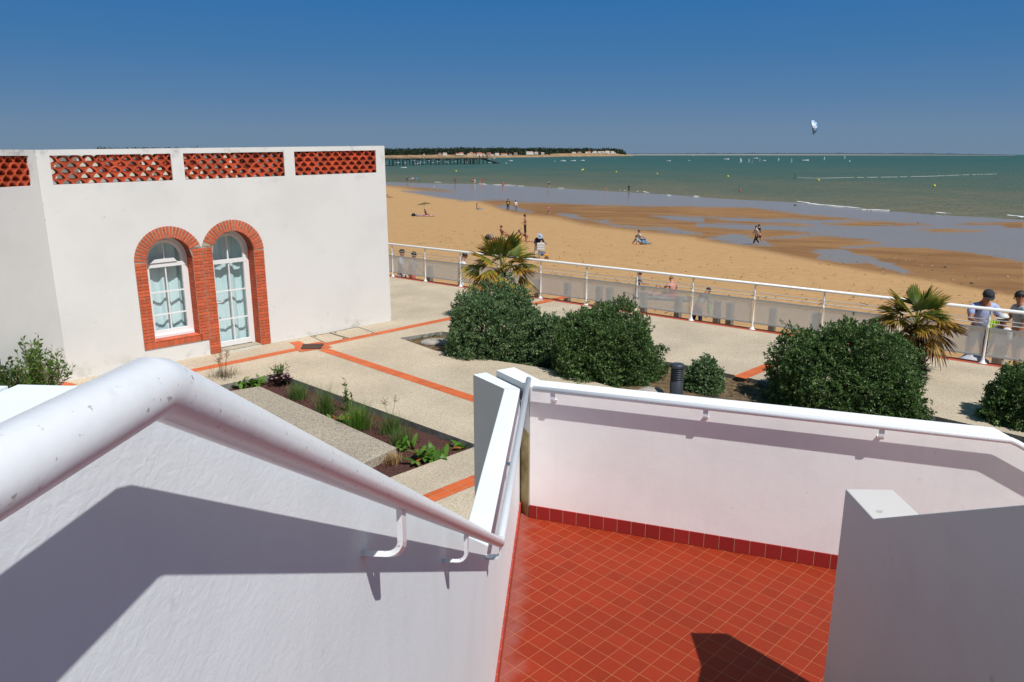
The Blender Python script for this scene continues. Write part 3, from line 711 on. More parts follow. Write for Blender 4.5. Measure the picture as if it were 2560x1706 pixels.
# ================================================================== WHITE BUILDING
FL, FD, FN = Vector((-8.571, 13.938, 0)), Vector((.70256, .71163, 0)), Vector((.71163, -.70256, 0))
FW = 7.665
def FZ(s, z): return z * (.985 + .00388 * s)
def F(s, z, d=0.0): return Vector((FL.x + FD.x*s - FN.x*d, FL.y + FD.y*s - FN.y*d, FZ(s, z)))
M_BRICK = mat('red_brick', (.60,.115,.043), rough=.75, tint=.17, var=.15, vscale=20, bump=.3, bscale=70, bdist=.004)
M_MORTAR = mat('brick_mortar', (.46,.38,.29), rough=.9, var=.25, vscale=30)
M_CLAY = mat('clay_tile', (.56,.085,.03), rough=.7, tint=.25, var=.25, vscale=6, bump=.2, bscale=60)
M_PVC = mat('white_window_frame', (.78,.78,.77), rough=.3, spec=.5)
M_CURT = mat('pale_blue_curtain', (.66,.79,.80), rough=.9)
M_DARK = mat('dark_interior', (.05,.05,.055), rough=.9)
M_GREYCONC = mat('roof_concrete', (.36,.35,.32), rough=.9, var=.3, vscale=3)
M_PINK = mat('rear_wall_render', (.62,.56,.44), rough=.9)
def mat_glass():
    m = bpy.data.materials.new('window_glass'); m.use_nodes = True
    N, L = m.node_tree.nodes, m.node_tree.links; out = N['Material Output']; N.remove(N['Principled BSDF'])
    T = N.new('ShaderNodeBsdfTransparent'); T.inputs[0].default_value = (.90,.95,.95,1)
    G = N.new('ShaderNodeBsdfGlossy'); G.inputs['Roughness'].default_value = .02
    f = N.new('ShaderNodeFresnel'); f.inputs[0].default_value = 1.5
    S = N.new('ShaderNodeMixShader'); L.new(f.outputs[0], S.inputs[0]); L.new(T.outputs[0], S.inputs[1]); L.new(G.outputs[0], S.inputs[2]); L.new(S.outputs[0], out.inputs[0])
    return m
M_GLASS = mat_glass()
bld = thing('white_building', 'white rendered seaside building with red brick arches and tiled parapet screens', 'building', FL)
WC, WR0, WR1 = (2.15, 2.15), .47, .70
DC, DR0, DR1 = (3.52, 2.175), .475, .71
def arch(c, r, zb, n=24):
    return [(c[0]-r, zb)] + [(c[0] - r*math.cos(math.pi*i/n), c[1] + r*math.sin(math.pi*i/n)) for i in range(n+1)] + [(c[0]+r, zb)]
PAN = [(.218, 2.392), (2.642, 4.895), (5.155, 7.396)]; PZ0, PZ1, PTOP = 3.765, 4.295, 4.40
REC = .30
# main facade with its openings (the wall stands behind the brick surrounds)
mb = MB()
holes = [arch(WC, WR0, .49), arch(DC, DR0, .012)] + [[(a, PZ0), (b, PZ0), (b, PZ1), (a, PZ1)] for a, b in PAN]
mb.plate([(0,0),(FW,0),(FW,PTOP),(0,PTOP)], holes, F, .24)
obj('wall', mb, M_BLD, bld)
# return walls, roof deck, rear parapet with its own screens
WD = Vector((-.12, -.9928, 0)).normalized(); WN = Vector((-WD.y, WD.x, 0)) * (1 if (-WD.y) > 0 else -1)
def Wg(s, z, d=0.0): return Vector((FL.x + WD.x*s - WN.x*d, FL.y + WD.y*s - WN.y*d, z*.985))
mb = MB(); WPAN = [(.18, 1.9), (2.2, 4.2)]
mb.plate([(.003,0),(5.5,0),(5.5,PTOP),(.003,PTOP)], [[(a, PZ0), (b, PZ0), (b, PZ1), (a, PZ1)] for a, b in WPAN], Wg, .22)
obj('side_wall', mb, M_BLD, bld)
ED = -FN                                # the seaward end wall runs straight back
E0 = F(FW, 0)
def En(s, z, d=0.0): return Vector((E0.x + ED.x*s - FD.x*d, E0.y + ED.y*s - FD.y*d, FZ(FW, z)))
EPAN = [(.6, 2.6), (3.0, 5.0), (5.4, 7.4)]
mb = MB(); mb.plate([(.243,0),(8.5,0),(8.5,PTOP),(.243,PTOP)], [[(a, PZ0), (b, PZ0), (b, PZ1), (a, PZ1)] for a, b in EPAN], En, .22); obj('end_wall', mb, M_BLD, bld)
def Rr(s, z, d=0.0): return F(s, z, 8.3 + d)
RPAN = [(.2, 2.2), (2.6, 4.8), (5.2, 7.2)]
mb = MB(); mb.plate([(-6,0),(FW-.23,0),(FW-.23,PTOP),(-6,PTOP)], [[(a, PZ0), (b, PZ0), (b, PZ1), (a, PZ1)] for a, b in RPAN], Rr, .22); obj('rear_wall', mb, M_PINK, bld)
mb = MB(); mb.extrude([F(.25, 3.45, .26), F(FW-.25, 3.45, .26), F(FW-.25, 3.45, 8.25), F(-3.5, 3.45, 8.25)], Vector((0,0,.14))); obj('roof_deck', mb, M_GREYCONC, bld)
for s, d, w, dd, hh in ((1.3, 2.2, .25, 1.6, .8), (2.1, 4.5, .3, .3, .75), (3.3, 3.2, 1.8, .25, .35), (4.4, 2.0, .22, 1.5, .8), (6.0, 2.2, .22, 1.3, .72), (3.0, 1.1, 1.4, .5, .22)):
    mb = MB(); mb.extrude([F(s, 3.595, d), F(s+w, 3.595, d), F(s+w, 3.595, d+dd), F(s, 3.595, d+dd)], Vector((0,0,hh))); obj('terrace_partition', mb, M_PINK, bld)
# half-round clay tiles stacked scale-wise in the parapet openings
def tile_screen(a, b, fr, wid, dep=.20, rows=5, shift=0.0):
    mb = MB(); rp = (PZ1 - PZ0) / rows; r1 = wid/2*1.04; r0 = r1 - .026; n = 9
    for j in range(rows):
        z0 = PZ0 + j*rp - .015; off = (j % 2) * wid/2 + shift
        k = int((b - a) / wid) + 2
        for i in range(-1, k):
            c = a + off + i*wid
            mb.col = random.random()
            vs = []
            jz = random.uniform(-.004, .004); jd = random.uniform(-.012, .012)
            for (r, d) in ((r1, .03+jd), (r0, .03+jd), (r0, .03+dep), (r1, .03+dep)):
                for q in range(n + 1):
                    t = math.pi * q / n; s = c - r*math.cos(t); z = z0 + jz + r*math.sin(t)*1.06
                    vs.append((min(max(s, a+.002), b-.002), min(z, PZ1-.002), d))
            P = [fr(*v) for v in vs]; m_ = n + 1
            fs = []
            for ring in range(4):
                nx_ = (ring + 1) % 4
                for q in range(n): fs.append((ring*m_+q, ring*m_+q+1, nx_*m_+q+1, nx_*m_+q))
            if c + r1 < a + .01 or c - r1 > b - .01: continue
            mb.add(P, fs, 0, False)
            # pan tile bedded in the hollow between the two tiles below
            if j > 0:
                zc = z0 - rp; pl = []
                for q in range(7):                     # lower edge follows the two crowns underneath
                    t = math.pi/2 * q/6; pl.append((c - wid/2 + r1*math.sin(t)*.98, zc + r1*1.04*math.cos(t)))
                for q in range(1, 7):
                    t = math.pi/2 * (6-q)/6; pl.append((c + wid/2 - r1*math.sin(t)*.98, zc + r1*1.04*math.cos(t)))
                for q in range(1, 6): t = q/6; pl.append((c + wid/2 - wid*t, zc + r1*1.04 - .028*math.sin(math.pi*t)))
                pl = [(min(max(s, a+.003), b-.003), max(z, PZ0+.002)) for s, z in pl]
                if max(p[0] for p in pl) - min(p[0] for p in pl) > .03: mb.extrude([fr(s, z, .045) for s, z in pl], fr(0, 0, dep) - fr(0, 0, .02))
    return mb
for a, b in PAN: obj('tile_screen', tile_screen(a, b, F, .216, shift=random.uniform(0, .1)), M_CLAY, bld)
for a, b in WPAN: obj('tile_screen', tile_screen(a, b, Wg, .216), M_CLAY, bld)
for a, b in EPAN: obj('tile_screen', tile_screen(a, b, En, .216), M_CLAY, bld)
for a, b in RPAN: obj('tile_screen', tile_screen(a, b, Rr, .216), M_CLAY, bld)
# brick surrounds: mortar bed and single bricks
def brick(mb, s0, s1, z0, z1, proud=.022, deep=0.0):
    mb.col = random.random()
    p = [F(s0, z0, -proud), F(s1, z0, -proud), F(s1, z1, -proud), F(s0, z1, -proud)]
    mb.extrude(p, -FN * (proud + deep))
def fan_brick(mb, c, r0, r1, t0, t1, proud=.022, deep=.01):
    mb.col = random.random()
    p = [F(c[0] - r*math.cos(t), c[1] + r*math.sin(t), -proud) for r, t in ((r0, t0), (r1, t0 + (t1-t0)*.12), (r1, t1 - (t1-t0)*.12), (r0, t1))]
    mb.extrude(p, -FN * (proud + deep))
def jamb(mb, s0, s1, z0, z1, course=.069, seed=0):
    rnd = random.Random(seed); n = max(1, round((z1 - z0) / course)); h = (z1 - z0) / n
    for i in range(n):
        za, zb = z0 + i*h + .008, z0 + (i+1)*h - .006
        w = s1 - s0
        cuts = [0, 1] if w < .15 else ([0, .48, 1] if i % 2 else [0, .98, 1]) if w < .3 else ([0, .30, .42, .50, 1] if i % 2 else [0, .5, .58, .72, 1])
        for c0, c1 in zip(cuts[:-1], cuts[1:]):
            if c1 - c0 < .04: continue
            brick(mb, s0 + w*c0 + .005, s0 + w*c1 - .006, za, zb)
def reveal(mb, c, r, zb, ztop, side):    # bricks lining the reveal (the jamb's inner side)
    n = round((ztop - zb) / .069); h = (ztop - zb) / n; s = c[0] + side*r
    for i in range(n):
        za, z1 = zb + i*h + .005, zb + (i+1)*h - .005
        for d0, d1 in ((0, .10), (.106, .20), (.206, REC)) if i % 2 else ((0, .05), (.056, .15), (.156, .25), (.256, REC)):
            mb.col = random.random(); ps = [F(s, za, d0), F(s, za, d1), F(s, z1, d1), F(s, z1, d0)]
            mb.extrude(ps, -FD * side * .006)
mo = MB(); br = MB()
def mortar(poly, deep=.0): mo.extrude([F(s, z, -.012) for s, z in poly], -FN * (.012 + deep))
ring = lambda c, r0, r1, t0, t1, n=24: [(c[0]-r0*math.cos(t0+(t1-t0)*i/n), c[1]+r0*math.sin(t0+(t1-t0)*i/n)) for i in range(n+1)] + [(c[0]-r1*math.cos(t1-(t1-t0)*i/n), c[1]+r1*math.sin(t1-(t1-t0)*i/n)) for i in range(n+1)]
tw1 = math.pi - math.acos((2.832 - WC[0]) / WR1)      # where the two arches meet
td0 = math.acos((DC[0] - 2.838) / DR1)
tw_end = math.pi - .12; td_start = .10
for c, r0, r1, t0, t1 in ((WC, WR0, WR1, 0, tw1), (DC, DR0, DR1, td0, math.pi)):
    n = 20
    for i in range(n):
        a0, a1 = t0 + (t1-t0)*i/n, t0 + (t1-t0)*(i+1)/n
        mo.extrude([F(c[0]-r*math.cos(t), c[1]+r*math.sin(t), -.012) for r, t in ((r0,a0),(r1,a0),(r1,a1),(r0,a1))], -FN*.012)
# spandrel between the arches
mortar([(WC[0]+WR0, 2.15), (DC[0]-DR0, 2.175), (DC[0]-DR0*math.cos(.5), DC[1]+DR0*math.sin(.5)), (2.835, 2.36), (WC[0]+WR0*math.cos(.5), WC[1]+WR0*math.sin(.5))])
mortar([(WC[0]-WR1, .345), (WC[0]-WR0, .345), (WC[0]-WR0, 2.15), (WC[0]-WR1, 2.15)])
mortar([(WC[0]+WR0, .345), (DC[0]-DR0, .345), (DC[0]-DR0, 2.15), (WC[0]+WR0, 2.15)])
mortar([(2.80, .004), (DC[0]-DR0, .004), (DC[0]-DR0, .345), (2.80, .345)])
mortar([(DC[0]+DR0, .004), (DC[0]+DR1, .004), (DC[0]+DR1, 2.175), (DC[0]+DR0, 2.175)])
mortar([(WC[0]-WR0, .345), (WC[0]+WR0, .345), (WC[0]+WR0, .488), (WC[0]-WR0, .488)])
for c, r0, r1, t0, t1, k in ((WC, WR0, WR1, .03, math.pi - .42, 0), (DC, DR0, DR1, .42, math.pi - .03, 1)):
    n = 25
    for i in range(n):
        a0 = t0 + (t1-t0)*i/n; a1 = t0 + (t1-t0)*(i+1)/n; g = .006/r0
        if r1 and (c is WC and c[0] - r1*math.cos(a1) > 2.84) or (c is DC and c[0] - r1*math.cos(a0) < 2.83):
            rr1 = abs((2.832 - c[0]) / math.cos((a0+a1)/2)) - .01
        else: rr1 = r1
        if i % 3 == 1 and rr1 > r0 + .15: fan_brick(br, c, r0, r0 + .155, a0+g, a1-g); fan_brick(br, c, r0 + .163, rr1, a0+g, a1-g)
        elif i % 3 == 2 and rr1 > r0 + .15: fan_brick(br, c, r0, r0 + .07, a0+g, a1-g); fan_brick(br, c, r0 + .078, rr1, a0+g, a1-g)
        else: fan_brick(br, c, r0, rr1, a0+g, a1-g)
jamb(br, WC[0]-WR1, WC[0]-WR0, .49, 2.15, seed=1); jamb(br, WC[0]+WR0, DC[0]-DR0, .345, 2.36-.02, seed=2)
jamb(br, 2.803, DC[0]-DR0, .006, .345, seed=3); jamb(br, DC[0]+DR0, DC[0]+DR1, .006, 2.175, seed=4)
n = 20
for i in range(n):
    s0 = WC[0]-WR1 + i*(2.796-(WC[0]-WR1))/n; s1 = WC[0]-WR1 + (i+1)*(2.796-(WC[0]-WR1))/n; 
    if s0 < WC[0]+WR0: brick(br, s0+.004, s1-.004, .35, .482)
for c, r, zb, zt in ((WC, WR0, .49, 2.15), (DC, DR0, .014, 2.175)):
    for side in (1, -1): reveal(br, c, r, zb, zt, side)
sur = obj('brick_surround', br, M_BRICK, bld); obj('mortar', mo, M_MORTAR, sur)
# brown soffit lining of the arches and jambs behind the bricks
lin = MB()
for c, r, zb in ((WC, WR0, .49), (DC, DR0, .014)):
    A = arch(c, r - .002, zb, 24); A = [(s, z) for s, z in A]
    P0 = [F(s, z, 0.0) for s, z in A]; P1 = [F(s, z, REC+.03) for s, z in A]; n = len(A)
    lin.add(P0 + P1, [(i, i+1, n+i+1, n+i) for i in range(n-1)])
obj('reveal_lining', lin, mat('reveal_render', (.30,.07,.04), rough=.85, var=.3, vscale=12), bld, fix=False)
# sill of brick in front of the window
sb = MB()
for i in range(13):
    s0 = WC[0]-WR0 + i*2*WR0/13; sb.col = random.random(); sb.extrude([F(s0+.004, .482, -.03), F(s0+2*WR0/13-.004, .482, -.03), F(s0+2*WR0/13-.004, .482, REC-.03), F(s0+.004, .482, REC-.03)], Vector((0,0,.012)))
obj('brick_sill', sb, M_BRICK, bld)
# window and door leaves
def frame_bar(mb, pts, w, d0, d1):       # bar of width w along the polyline pts in the facade plane
    for (s0, z0), (s1, z1) in zip(pts[:-1], pts[1:]):
        t = Vector((s1-s0, z1-z0)); L = t.length; t /= L; nn = Vector((-t.y, t.x)) * w/2
        mb.extrude([F(s0+nn.x, z0+nn.y, d0), F(s0-nn.x, z0-nn.y, d0), F(s1-nn.x, z1-nn.y, d0), F(s1+nn.x, z1+nn.y, d0)], -FN*(d1-d0))
def arch_frame(mb, c, r0, r1, zb, d0, d1, n=24):
    A, B = arch(c, r0, zb, n), arch(c, r1, zb, n)
    for i in range(len(A)-1):
        mb.extrude([F(*A[i], d0), F(*B[i], d0), F(*B[i+1], d0), F(*A[i+1], d0)], -FN*(d1-d0))
def glazing(name, c, r, zb, transom, bars, door):
    fr = MB()
    arch_frame(fr, c, r-.075, r-.004, zb, REC-.02, REC+.05)            # outer frame
    arch_frame(fr, c, r-.135, r-.070, zb+.06, REC-.035, REC+.03)        # leaf
    fr.extrude([F(c[0]-r+.07, zb+.02, REC-.034), F(c[0]+r-.07, zb+.02, REC-.034), F(c[0]+r-.07, zb+.13, REC-.034), F(c[0]-r+.07, zb+.13, REC-.034)], -FN*.06)
    th_ = thing_part(name)
    ob = obj('frame', fr, M_PVC, th_)
    bb = MB()
    frame_bar(bb, [(c[0], zb+.13), (c[0], c[1]+r-.13)], .026, REC-.018, REC+.012)
    for z in bars: frame_bar(bb, [(c[0]-r+.13, z), (c[0]+r-.13, z)], .026, REC-.019, REC+.011)
    obj('glazing_bar', bb, M_PVC, th_)
    tb = MB(); frame_bar(tb, [(c[0]-r+.06, transom), (c[0]+r-.06, transom)], .085, REC-.038, REC+.03); obj('transom', tb, M_PVC, th_)
    gl = MB(); A = arch(c, r-.10, zb+.1, 24); gl.add([F(s, z, REC+.005) for s, z in A], [tuple(range(len(A)))]); obj('pane', gl, M_GLASS, th_, fix=False)
    # curtain hanging in folds behind the glass
    cu = MB(); n = 70; vs = []
    for i in range(n+1):
        s = c[0]-r+.02 + (2*r-.04)*i/n; d = REC + .17 + .034*math.sin(i*(.21 if door else .31) + (2.4 if door else 0)) + .02*math.sin(i*.13+.5) + .007*math.sin(i*.74 + door)
        vs += [F(s, zb-.0, d), F(s, c[1]+r, d)]
    cu.add(vs, [(2*i, 2*i+2, 2*i+3, 2*i+1) for i in range(n)], 0, True); obj('curtain', cu, M_CURT, bld, fix=False)
    return th_
def thing_part(name):
    o = bpy.data.objects.new(name, None); COL.objects.link(o); o.parent = bld; return o
wt = glazing('window', WC, WR0, .52, 2.03, [.93, 1.32, 1.66] if False else [.98, 1.46], False)
sl_ = MB(); sl_.extrude([F(WC[0]-WR0+.03, .50, REC-.10), F(WC[0]+WR0-.03, .50, REC-.10), F(WC[0]+WR0-.03, .50, REC-.02), F(WC[0]-WR0+.03, .50, REC-.02)], Vector((0,0,.055))); obj('sill', sl_, M_PVC, wt)
hb = MB(); hb.extrude([F(WC[0]-.34, 2.085, REC-.06), F(WC[0]+.24, 2.085, REC-.06), F(WC[0]+.18, 2.16, REC-.06), F(WC[0]-.22, 2.16, REC-.06)], -FN*.05); obj('vent_hood', hb, M_PVC, wt)
dt = glazing('door', DC, DR0, .03, 1.96, [.58, 1.06, 1.52] if False else [.66, 1.30], True)
hd = MB(); hd.box(F(DC[0]-DR0+.105, 1.06, REC-.045), (.03,.03,.16), Matrix.Rotation(math.atan2(FD.y, FD.x), 3, 'Z')); hd.tube([F(DC[0]-DR0+.105, 1.08, REC-.05), F(DC[0]-DR0+.105, 1.08, REC-.10), F(DC[0]-DR0+.24, 1.08, REC-.10)], .011, 8); obj('handle', hd, M_PVC, dt)
ts = MB(); ts.extrude([F(DC[0]-DR0, .006, .0), F(DC[0]+DR0, .006, .0), F(DC[0]+DR0, .006, REC+.02), F(DC[0]-DR0, .006, REC+.02)], Vector((0,0,.022))); obj('threshold', ts, mat('threshold_stone', (.42,.37,.28), rough=.85, var=.2, vscale=10), bld)

# ================================================================== STAIR WALLS AND LANDING
ZL = 1.63; TOPZ = 2.65; TOPL = 2.60
LD = Vector((.0722, .9974, 0)); LN = Vector((.9974, -.0722, 0))
LO = -.318                                   # inner face of the left wall: LN.p = LO
def Lw(y_, o=0.0, z=0.0):                    # point of the left wall at distance y_ along it, o inwards
    p = LN * (LO + o) + LD * y_; return Vector((p.x, p.y, z))
TH = .115
def lt(y): return y
def stair_left():
    # inner profile (distance, height): upper level, flight, landing
    y0, ya, yb, ye = -3.0, .535, 2.95, 5.20
    zt = 4.075
    prof = [(y0, -.0), (ye, -.0), (ye, TOPL), (yb, TOPL), (ya, zt), (y0, zt)]
    mb = MB(); pi = [Lw(y, 0, z) for y, z in prof]
    mb.extrude(pi, -LN * TH)
    th = thing('stair_wall', 'white plastered stair wall in the left foreground, stepping down to the landing', 'wall', Lw(ye, -TH/2, 0))
    obj('wall', mb, M_WALL, th, bevel=.006)
    mb = MB(); mb.extrude([Lw(y0, -TH-.002, 3.0), Lw(ya-.001, -TH-.002, 3.0), Lw(ya-.001, -TH-.002, zt-.001), Lw(y0, -TH-.002, zt-.001)], -LN*.30); obj('upper_wall', mb, M_WALL, th)
    # return at the slot: leaves the landing at an angle
    e = Lw(ye, 0, 0); rd = Vector((-.52, .854, 0)); rn = Vector((-.854, -.52, 0)); L = .50
    e0 = e + LD*.002; pts = [e0, e0 + rd*L, e0 + rd*L + rn*TH, e0 - LN*TH*1.02 + LD*0.0]
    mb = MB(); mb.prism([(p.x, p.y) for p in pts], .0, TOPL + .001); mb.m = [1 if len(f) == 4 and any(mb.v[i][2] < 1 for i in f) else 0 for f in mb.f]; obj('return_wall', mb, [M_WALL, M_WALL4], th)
    sk = MB(); a, b = Lw(.9, .0, 0), Lw(ye-.005, .0, 0)
    sk.extrude([Lw(2.62, 0, ZL+.003), Lw(ye-.004, 0, ZL+.003), Lw(ye-.004, 0, ZL+.085), Lw(2.62, 0, ZL+.085)], LN*.012)
    obj('skirting', sk, M_SKIRT_L, th)
def mat_skirt(name, direction, color=(.30,.028,.025)):
    d = math.degrees(math.atan2(direction.y, direction.x)); return mat_tiles(name, color, (.42,.25,.17), d+90, d, .1005, 50.0, .0035, rough=.35, var=.18, off=(.37, .5))
BA, BB = Vector((.12690, 5.12431, 0)), Vector((2.10355, 4.40473, 0))
BD = (BB - BA).normalized(); BNn = Vector((BD.y, -BD.x, 0))          # towards the landing
if BNn.dot(Vector((0,-1,0))) < 0: BNn = -BNn
M_SKIRT_L = mat_skirt('skirting_tile_left', LD, (.36,.05,.03)); M_SKIRT_B = mat_skirt('skirting_tile_back', BD)
def Bw(s, o=0.0, z=0.0): p = BA + BD*s + BNn*o; return Vector((p.x, p.y, z))
SLO = .50                                     # slope of the flight going down to the right
def landing_wall():
    th = thing('landing_wall', 'white plastered parapet wall along the red tiled landing, seen over by the bushes', 'wall', Bw(1.5, -TH/2, 0))
    s1, s2 = 2.90, 6.2
    mb = MB(); prof = [(0, 0), (s2, 0), (s2, TOPZ - (s2-s1)*SLO), (s1, TOPZ), (0, TOPZ)]
    mb.extrude([Bw(s, -.0, z) for s, z in prof], -BNn*.17)
    obj('wall', mb, M_WALL2, th, bevel=.006)
    e0 = Bw(-.002, 0, 0); rd = Vector((-.52, .854, 0)); rn = Vector((.854, .52, 0)); L = .47
    pts = [e0, e0 + rd*L, e0 + rd*L + rn*.16, e0 - BNn*.17 + BD*.02]
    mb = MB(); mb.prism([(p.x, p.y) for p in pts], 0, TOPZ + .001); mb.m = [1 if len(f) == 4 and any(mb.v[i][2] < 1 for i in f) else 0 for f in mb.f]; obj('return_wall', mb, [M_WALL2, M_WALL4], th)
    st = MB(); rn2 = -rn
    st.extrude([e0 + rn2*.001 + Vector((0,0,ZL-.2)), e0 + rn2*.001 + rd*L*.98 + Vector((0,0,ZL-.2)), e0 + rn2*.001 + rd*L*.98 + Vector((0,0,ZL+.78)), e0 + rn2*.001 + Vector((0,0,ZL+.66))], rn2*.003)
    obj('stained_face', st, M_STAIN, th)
    sk = MB(); sk.extrude([Bw(.004, 0, ZL+.003), Bw(s1, 0, ZL+.003), Bw(s1, 0, ZL+.10), Bw(.004, 0, ZL+.10)], BNn*.010); obj('skirting', sk, M_SKIRT_B, th)
RZ = 2.80                                     # top of the right-hand stair wall
rA, rB, rC = at(2113,1222,RZ), at(2182,1297,RZ), at(2270,1240,RZ)
RD = (rA - rB).normalized(); RNo = Vector((RD.y, -RD.x, 0))          # to the right
def stair_right():
    th = thing('stair_wall', 'grey shaded white stair wall in the right foreground with a sunlit top', 'wall', (rA.x + .1, rA.y - .1, 0))
    thk = .21
    def Rw(d, z): p = rA - RD*d; return Vector((p.x, p.y, z))       # d = distance back towards the viewer
    d1 = (rA - rB).length
    # slope of the top edge beyond the break, from the sight line of its far end in the photograph
    r_ = ray(2560, 1262); nrm = RNo; t = (nrm.dot(rA)) / (r_[0]*nrm.x + r_[1]*nrm.y); P = Vector((r_[0]*t, r_[1]*t, H + r_[2]*t))
    d2 = (rA - Vector((P.x, P.y, RZ))).length; sl = (P.z - RZ) / (d2 - d1)
    print('RIGHT WALL slope', sl, d1, d2, P)
    d3 = d1 + (4.085 - RZ) / sl if sl > .05 else 4
    prof = [(0, 0), (0, RZ), (d1, RZ), (d3, 4.085), (d3 + 2.2, 4.085), (d3 + 2.2, 0)]
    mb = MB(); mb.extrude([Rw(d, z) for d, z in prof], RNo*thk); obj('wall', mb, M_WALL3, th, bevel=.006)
def floors():
    A = Lw(5.20, 0, 0); fl = [Lw(2.62), Lw(5.20), Bw(0), Bw(2.90), Vector((Bw(2.90).x, 2.5, 0)), Lw(2.62) + Vector((.4, -.1, 0))]
    M = mat_tiles('landing_tile', (.275,.031,.011), (.42,.17,.075), 45.9, -44.1, .0998, .103, .0024, rough=.5, var=.15, off=(.2003, .9785), stain=((Lw(3).x, Lw(3).y), (LN.x, LN.y), .13))
    mb = MB(); mb.prism([(p.x, p.y) for p in fl], ZL-.3, ZL); tag(obj('landing', mb, M), kind='structure')
    sl = MB(); o = Lw(5.2) + LD*.0
    sl.prism([(p.x, p.y) for p in [Lw(5.19), Bw(.0), Bw(0) + Vector((-.20,.33,0)), Lw(5.19) + Vector((-.20,.33,0))]], ZL-.3, ZL-.012); tag(obj('slot_floor', sl, M_STAIN), kind='structure')
    # upper flight: steps rise towards the viewer between the two walls
    st = MB(); y = 2.62; z = ZL
    n = 9; rise = (3.08 - ZL)/n; run = (2.62 - .47)/n
    wr = Vector((2.0, 0, 0))
    for i in range(n):
        ya = 2.62 - i*run; yb = -3.0 if i == n-1 else 2.62 - (i+1)*run
        a, b = Lw(ya), Lw(yb); za = ZL + (i+1)*rise
        st.prism([(a.x, a.y), (a.x + 1.78, a.y), (b.x + 1.78, b.y), (b.x, b.y)], ZL - .3, za - (0 if i < n-1 else 0))
    o = obj('stair', st, mat('red_step_tile', (.22,.032,.02), rough=.5, var=.2, vscale=5)); tag(o, kind='structure')
    st = MB()
    for i in range(8):                        # lower flight going down to the right
        a, b = Bw(2.90 + i*.33), Bw(2.90 + (i+1)*.33); c, d = Bw(2.90 + (i+1)*.33, 1.6), Bw(2.90 + i*.33, 1.6)
        st.prism([(p.x, p.y) for p in (a, b, c, d)], 0, ZL - (i+1)*.175)
    tag(obj('lower_stair', st, MATS['red_step_tile']), kind='structure')
stair_left(); landing_wall(); stair_right(); floors()
# handrails: tube on bent flat brackets
def bracket(base, n_out, L, up, t):
    """flat steel bracket: out from the wall, round a bend and up to the tube"""
    mb = MB(); w = .016; th_ = .0045
    path = []
    for i in range(4): path.append(base + n_out * (L*.62*i/3))
    for i in range(1, 6):
        a = math.pi/2*i/5; path.append(base + n_out*(L*.62 + L*.38*math.sin(a)) + Vector((0,0, L*.38*(1-math.cos(a)))))
    path.append(base + n_out*L + Vector((0,0,up)))
    vs = []
    for i, p in enumerate(path):
        d = (path[min(i+1, len(path)-1)] - path[max(i-1, 0)]).normalized(); nn = d.cross(t).normalized()
        for sx, sy in ((-1,-1),(1,-1),(1,1),(-1,1)): vs.append(p + t*w*sx + nn*th_*sy)
    fs = [(i*4+j, i*4+(j+1)%4, (i+1)*4+(j+1)%4, (i+1)*4+j) for i in range(len(path)-1) for j in range(4)] + [(3,2,1,0), tuple(range(len(vs)-4, len(vs)))]
    mb.add(vs, fs)
    return mb
RR = .0194; RO = .063
def rail_left():
    zt, zr = 4.1105, 2.685
    yA, yB = .431, 2.82
    th = thing('handrail', 'white tubular handrail in the left foreground, bent down along the stair wall', 'handrail', Lw(2.82, RO, zr))
    pth = [Lw(-2.5, RO, zt), Lw(yA-.007, RO, zt)] + [Lw(yA+.006, RO, zt-.004)] + [Lw(yB-.02, RO, zr+.013), Lw(yB, RO, zr), Lw(yB+.03, RO, zr-.003), Lw(5.17, RO, zr)]
    obj('tube', MB().tube(pth, RR, 28), M_RAIL, th)
    k = (zr - zt) / (yB - yA)
    for y in (1.08, 1.82): 
        z = zt + (y - yA)*k; obj('bracket', bracket(Lw(y, 0, z-.10), LN, RO, .09, (LD + Vector((0,0,k))).normalized()), M_RAIL, th)
    for y in (2.86, 3.85, 4.95): obj('bracket', bracket(Lw(y, 0, zr-.09), LN, RO, .075, LD), M_RAIL, th)
def rail_back():
    zr = 2.655; th = thing('handrail', 'white tubular handrail fixed to the landing parapet wall', 'handrail', Bw(.05, RO, zr))
    s1 = 2.94
    obj('tube', MB().tube([Bw(.045, RO, zr), Bw(s1, RO, zr), Bw(s1+.03, RO, zr-.012), Bw(5.5, RO, zr-(5.5-s1)*SLO)], RR, 20), M_RAIL, th)
    for s in (.19, 1.23, 2.27): obj('bracket', bracket(Bw(s, 0, zr-.085), BNn, RO, .075, BD), M_RAIL, th)
rail_left(); rail_back()
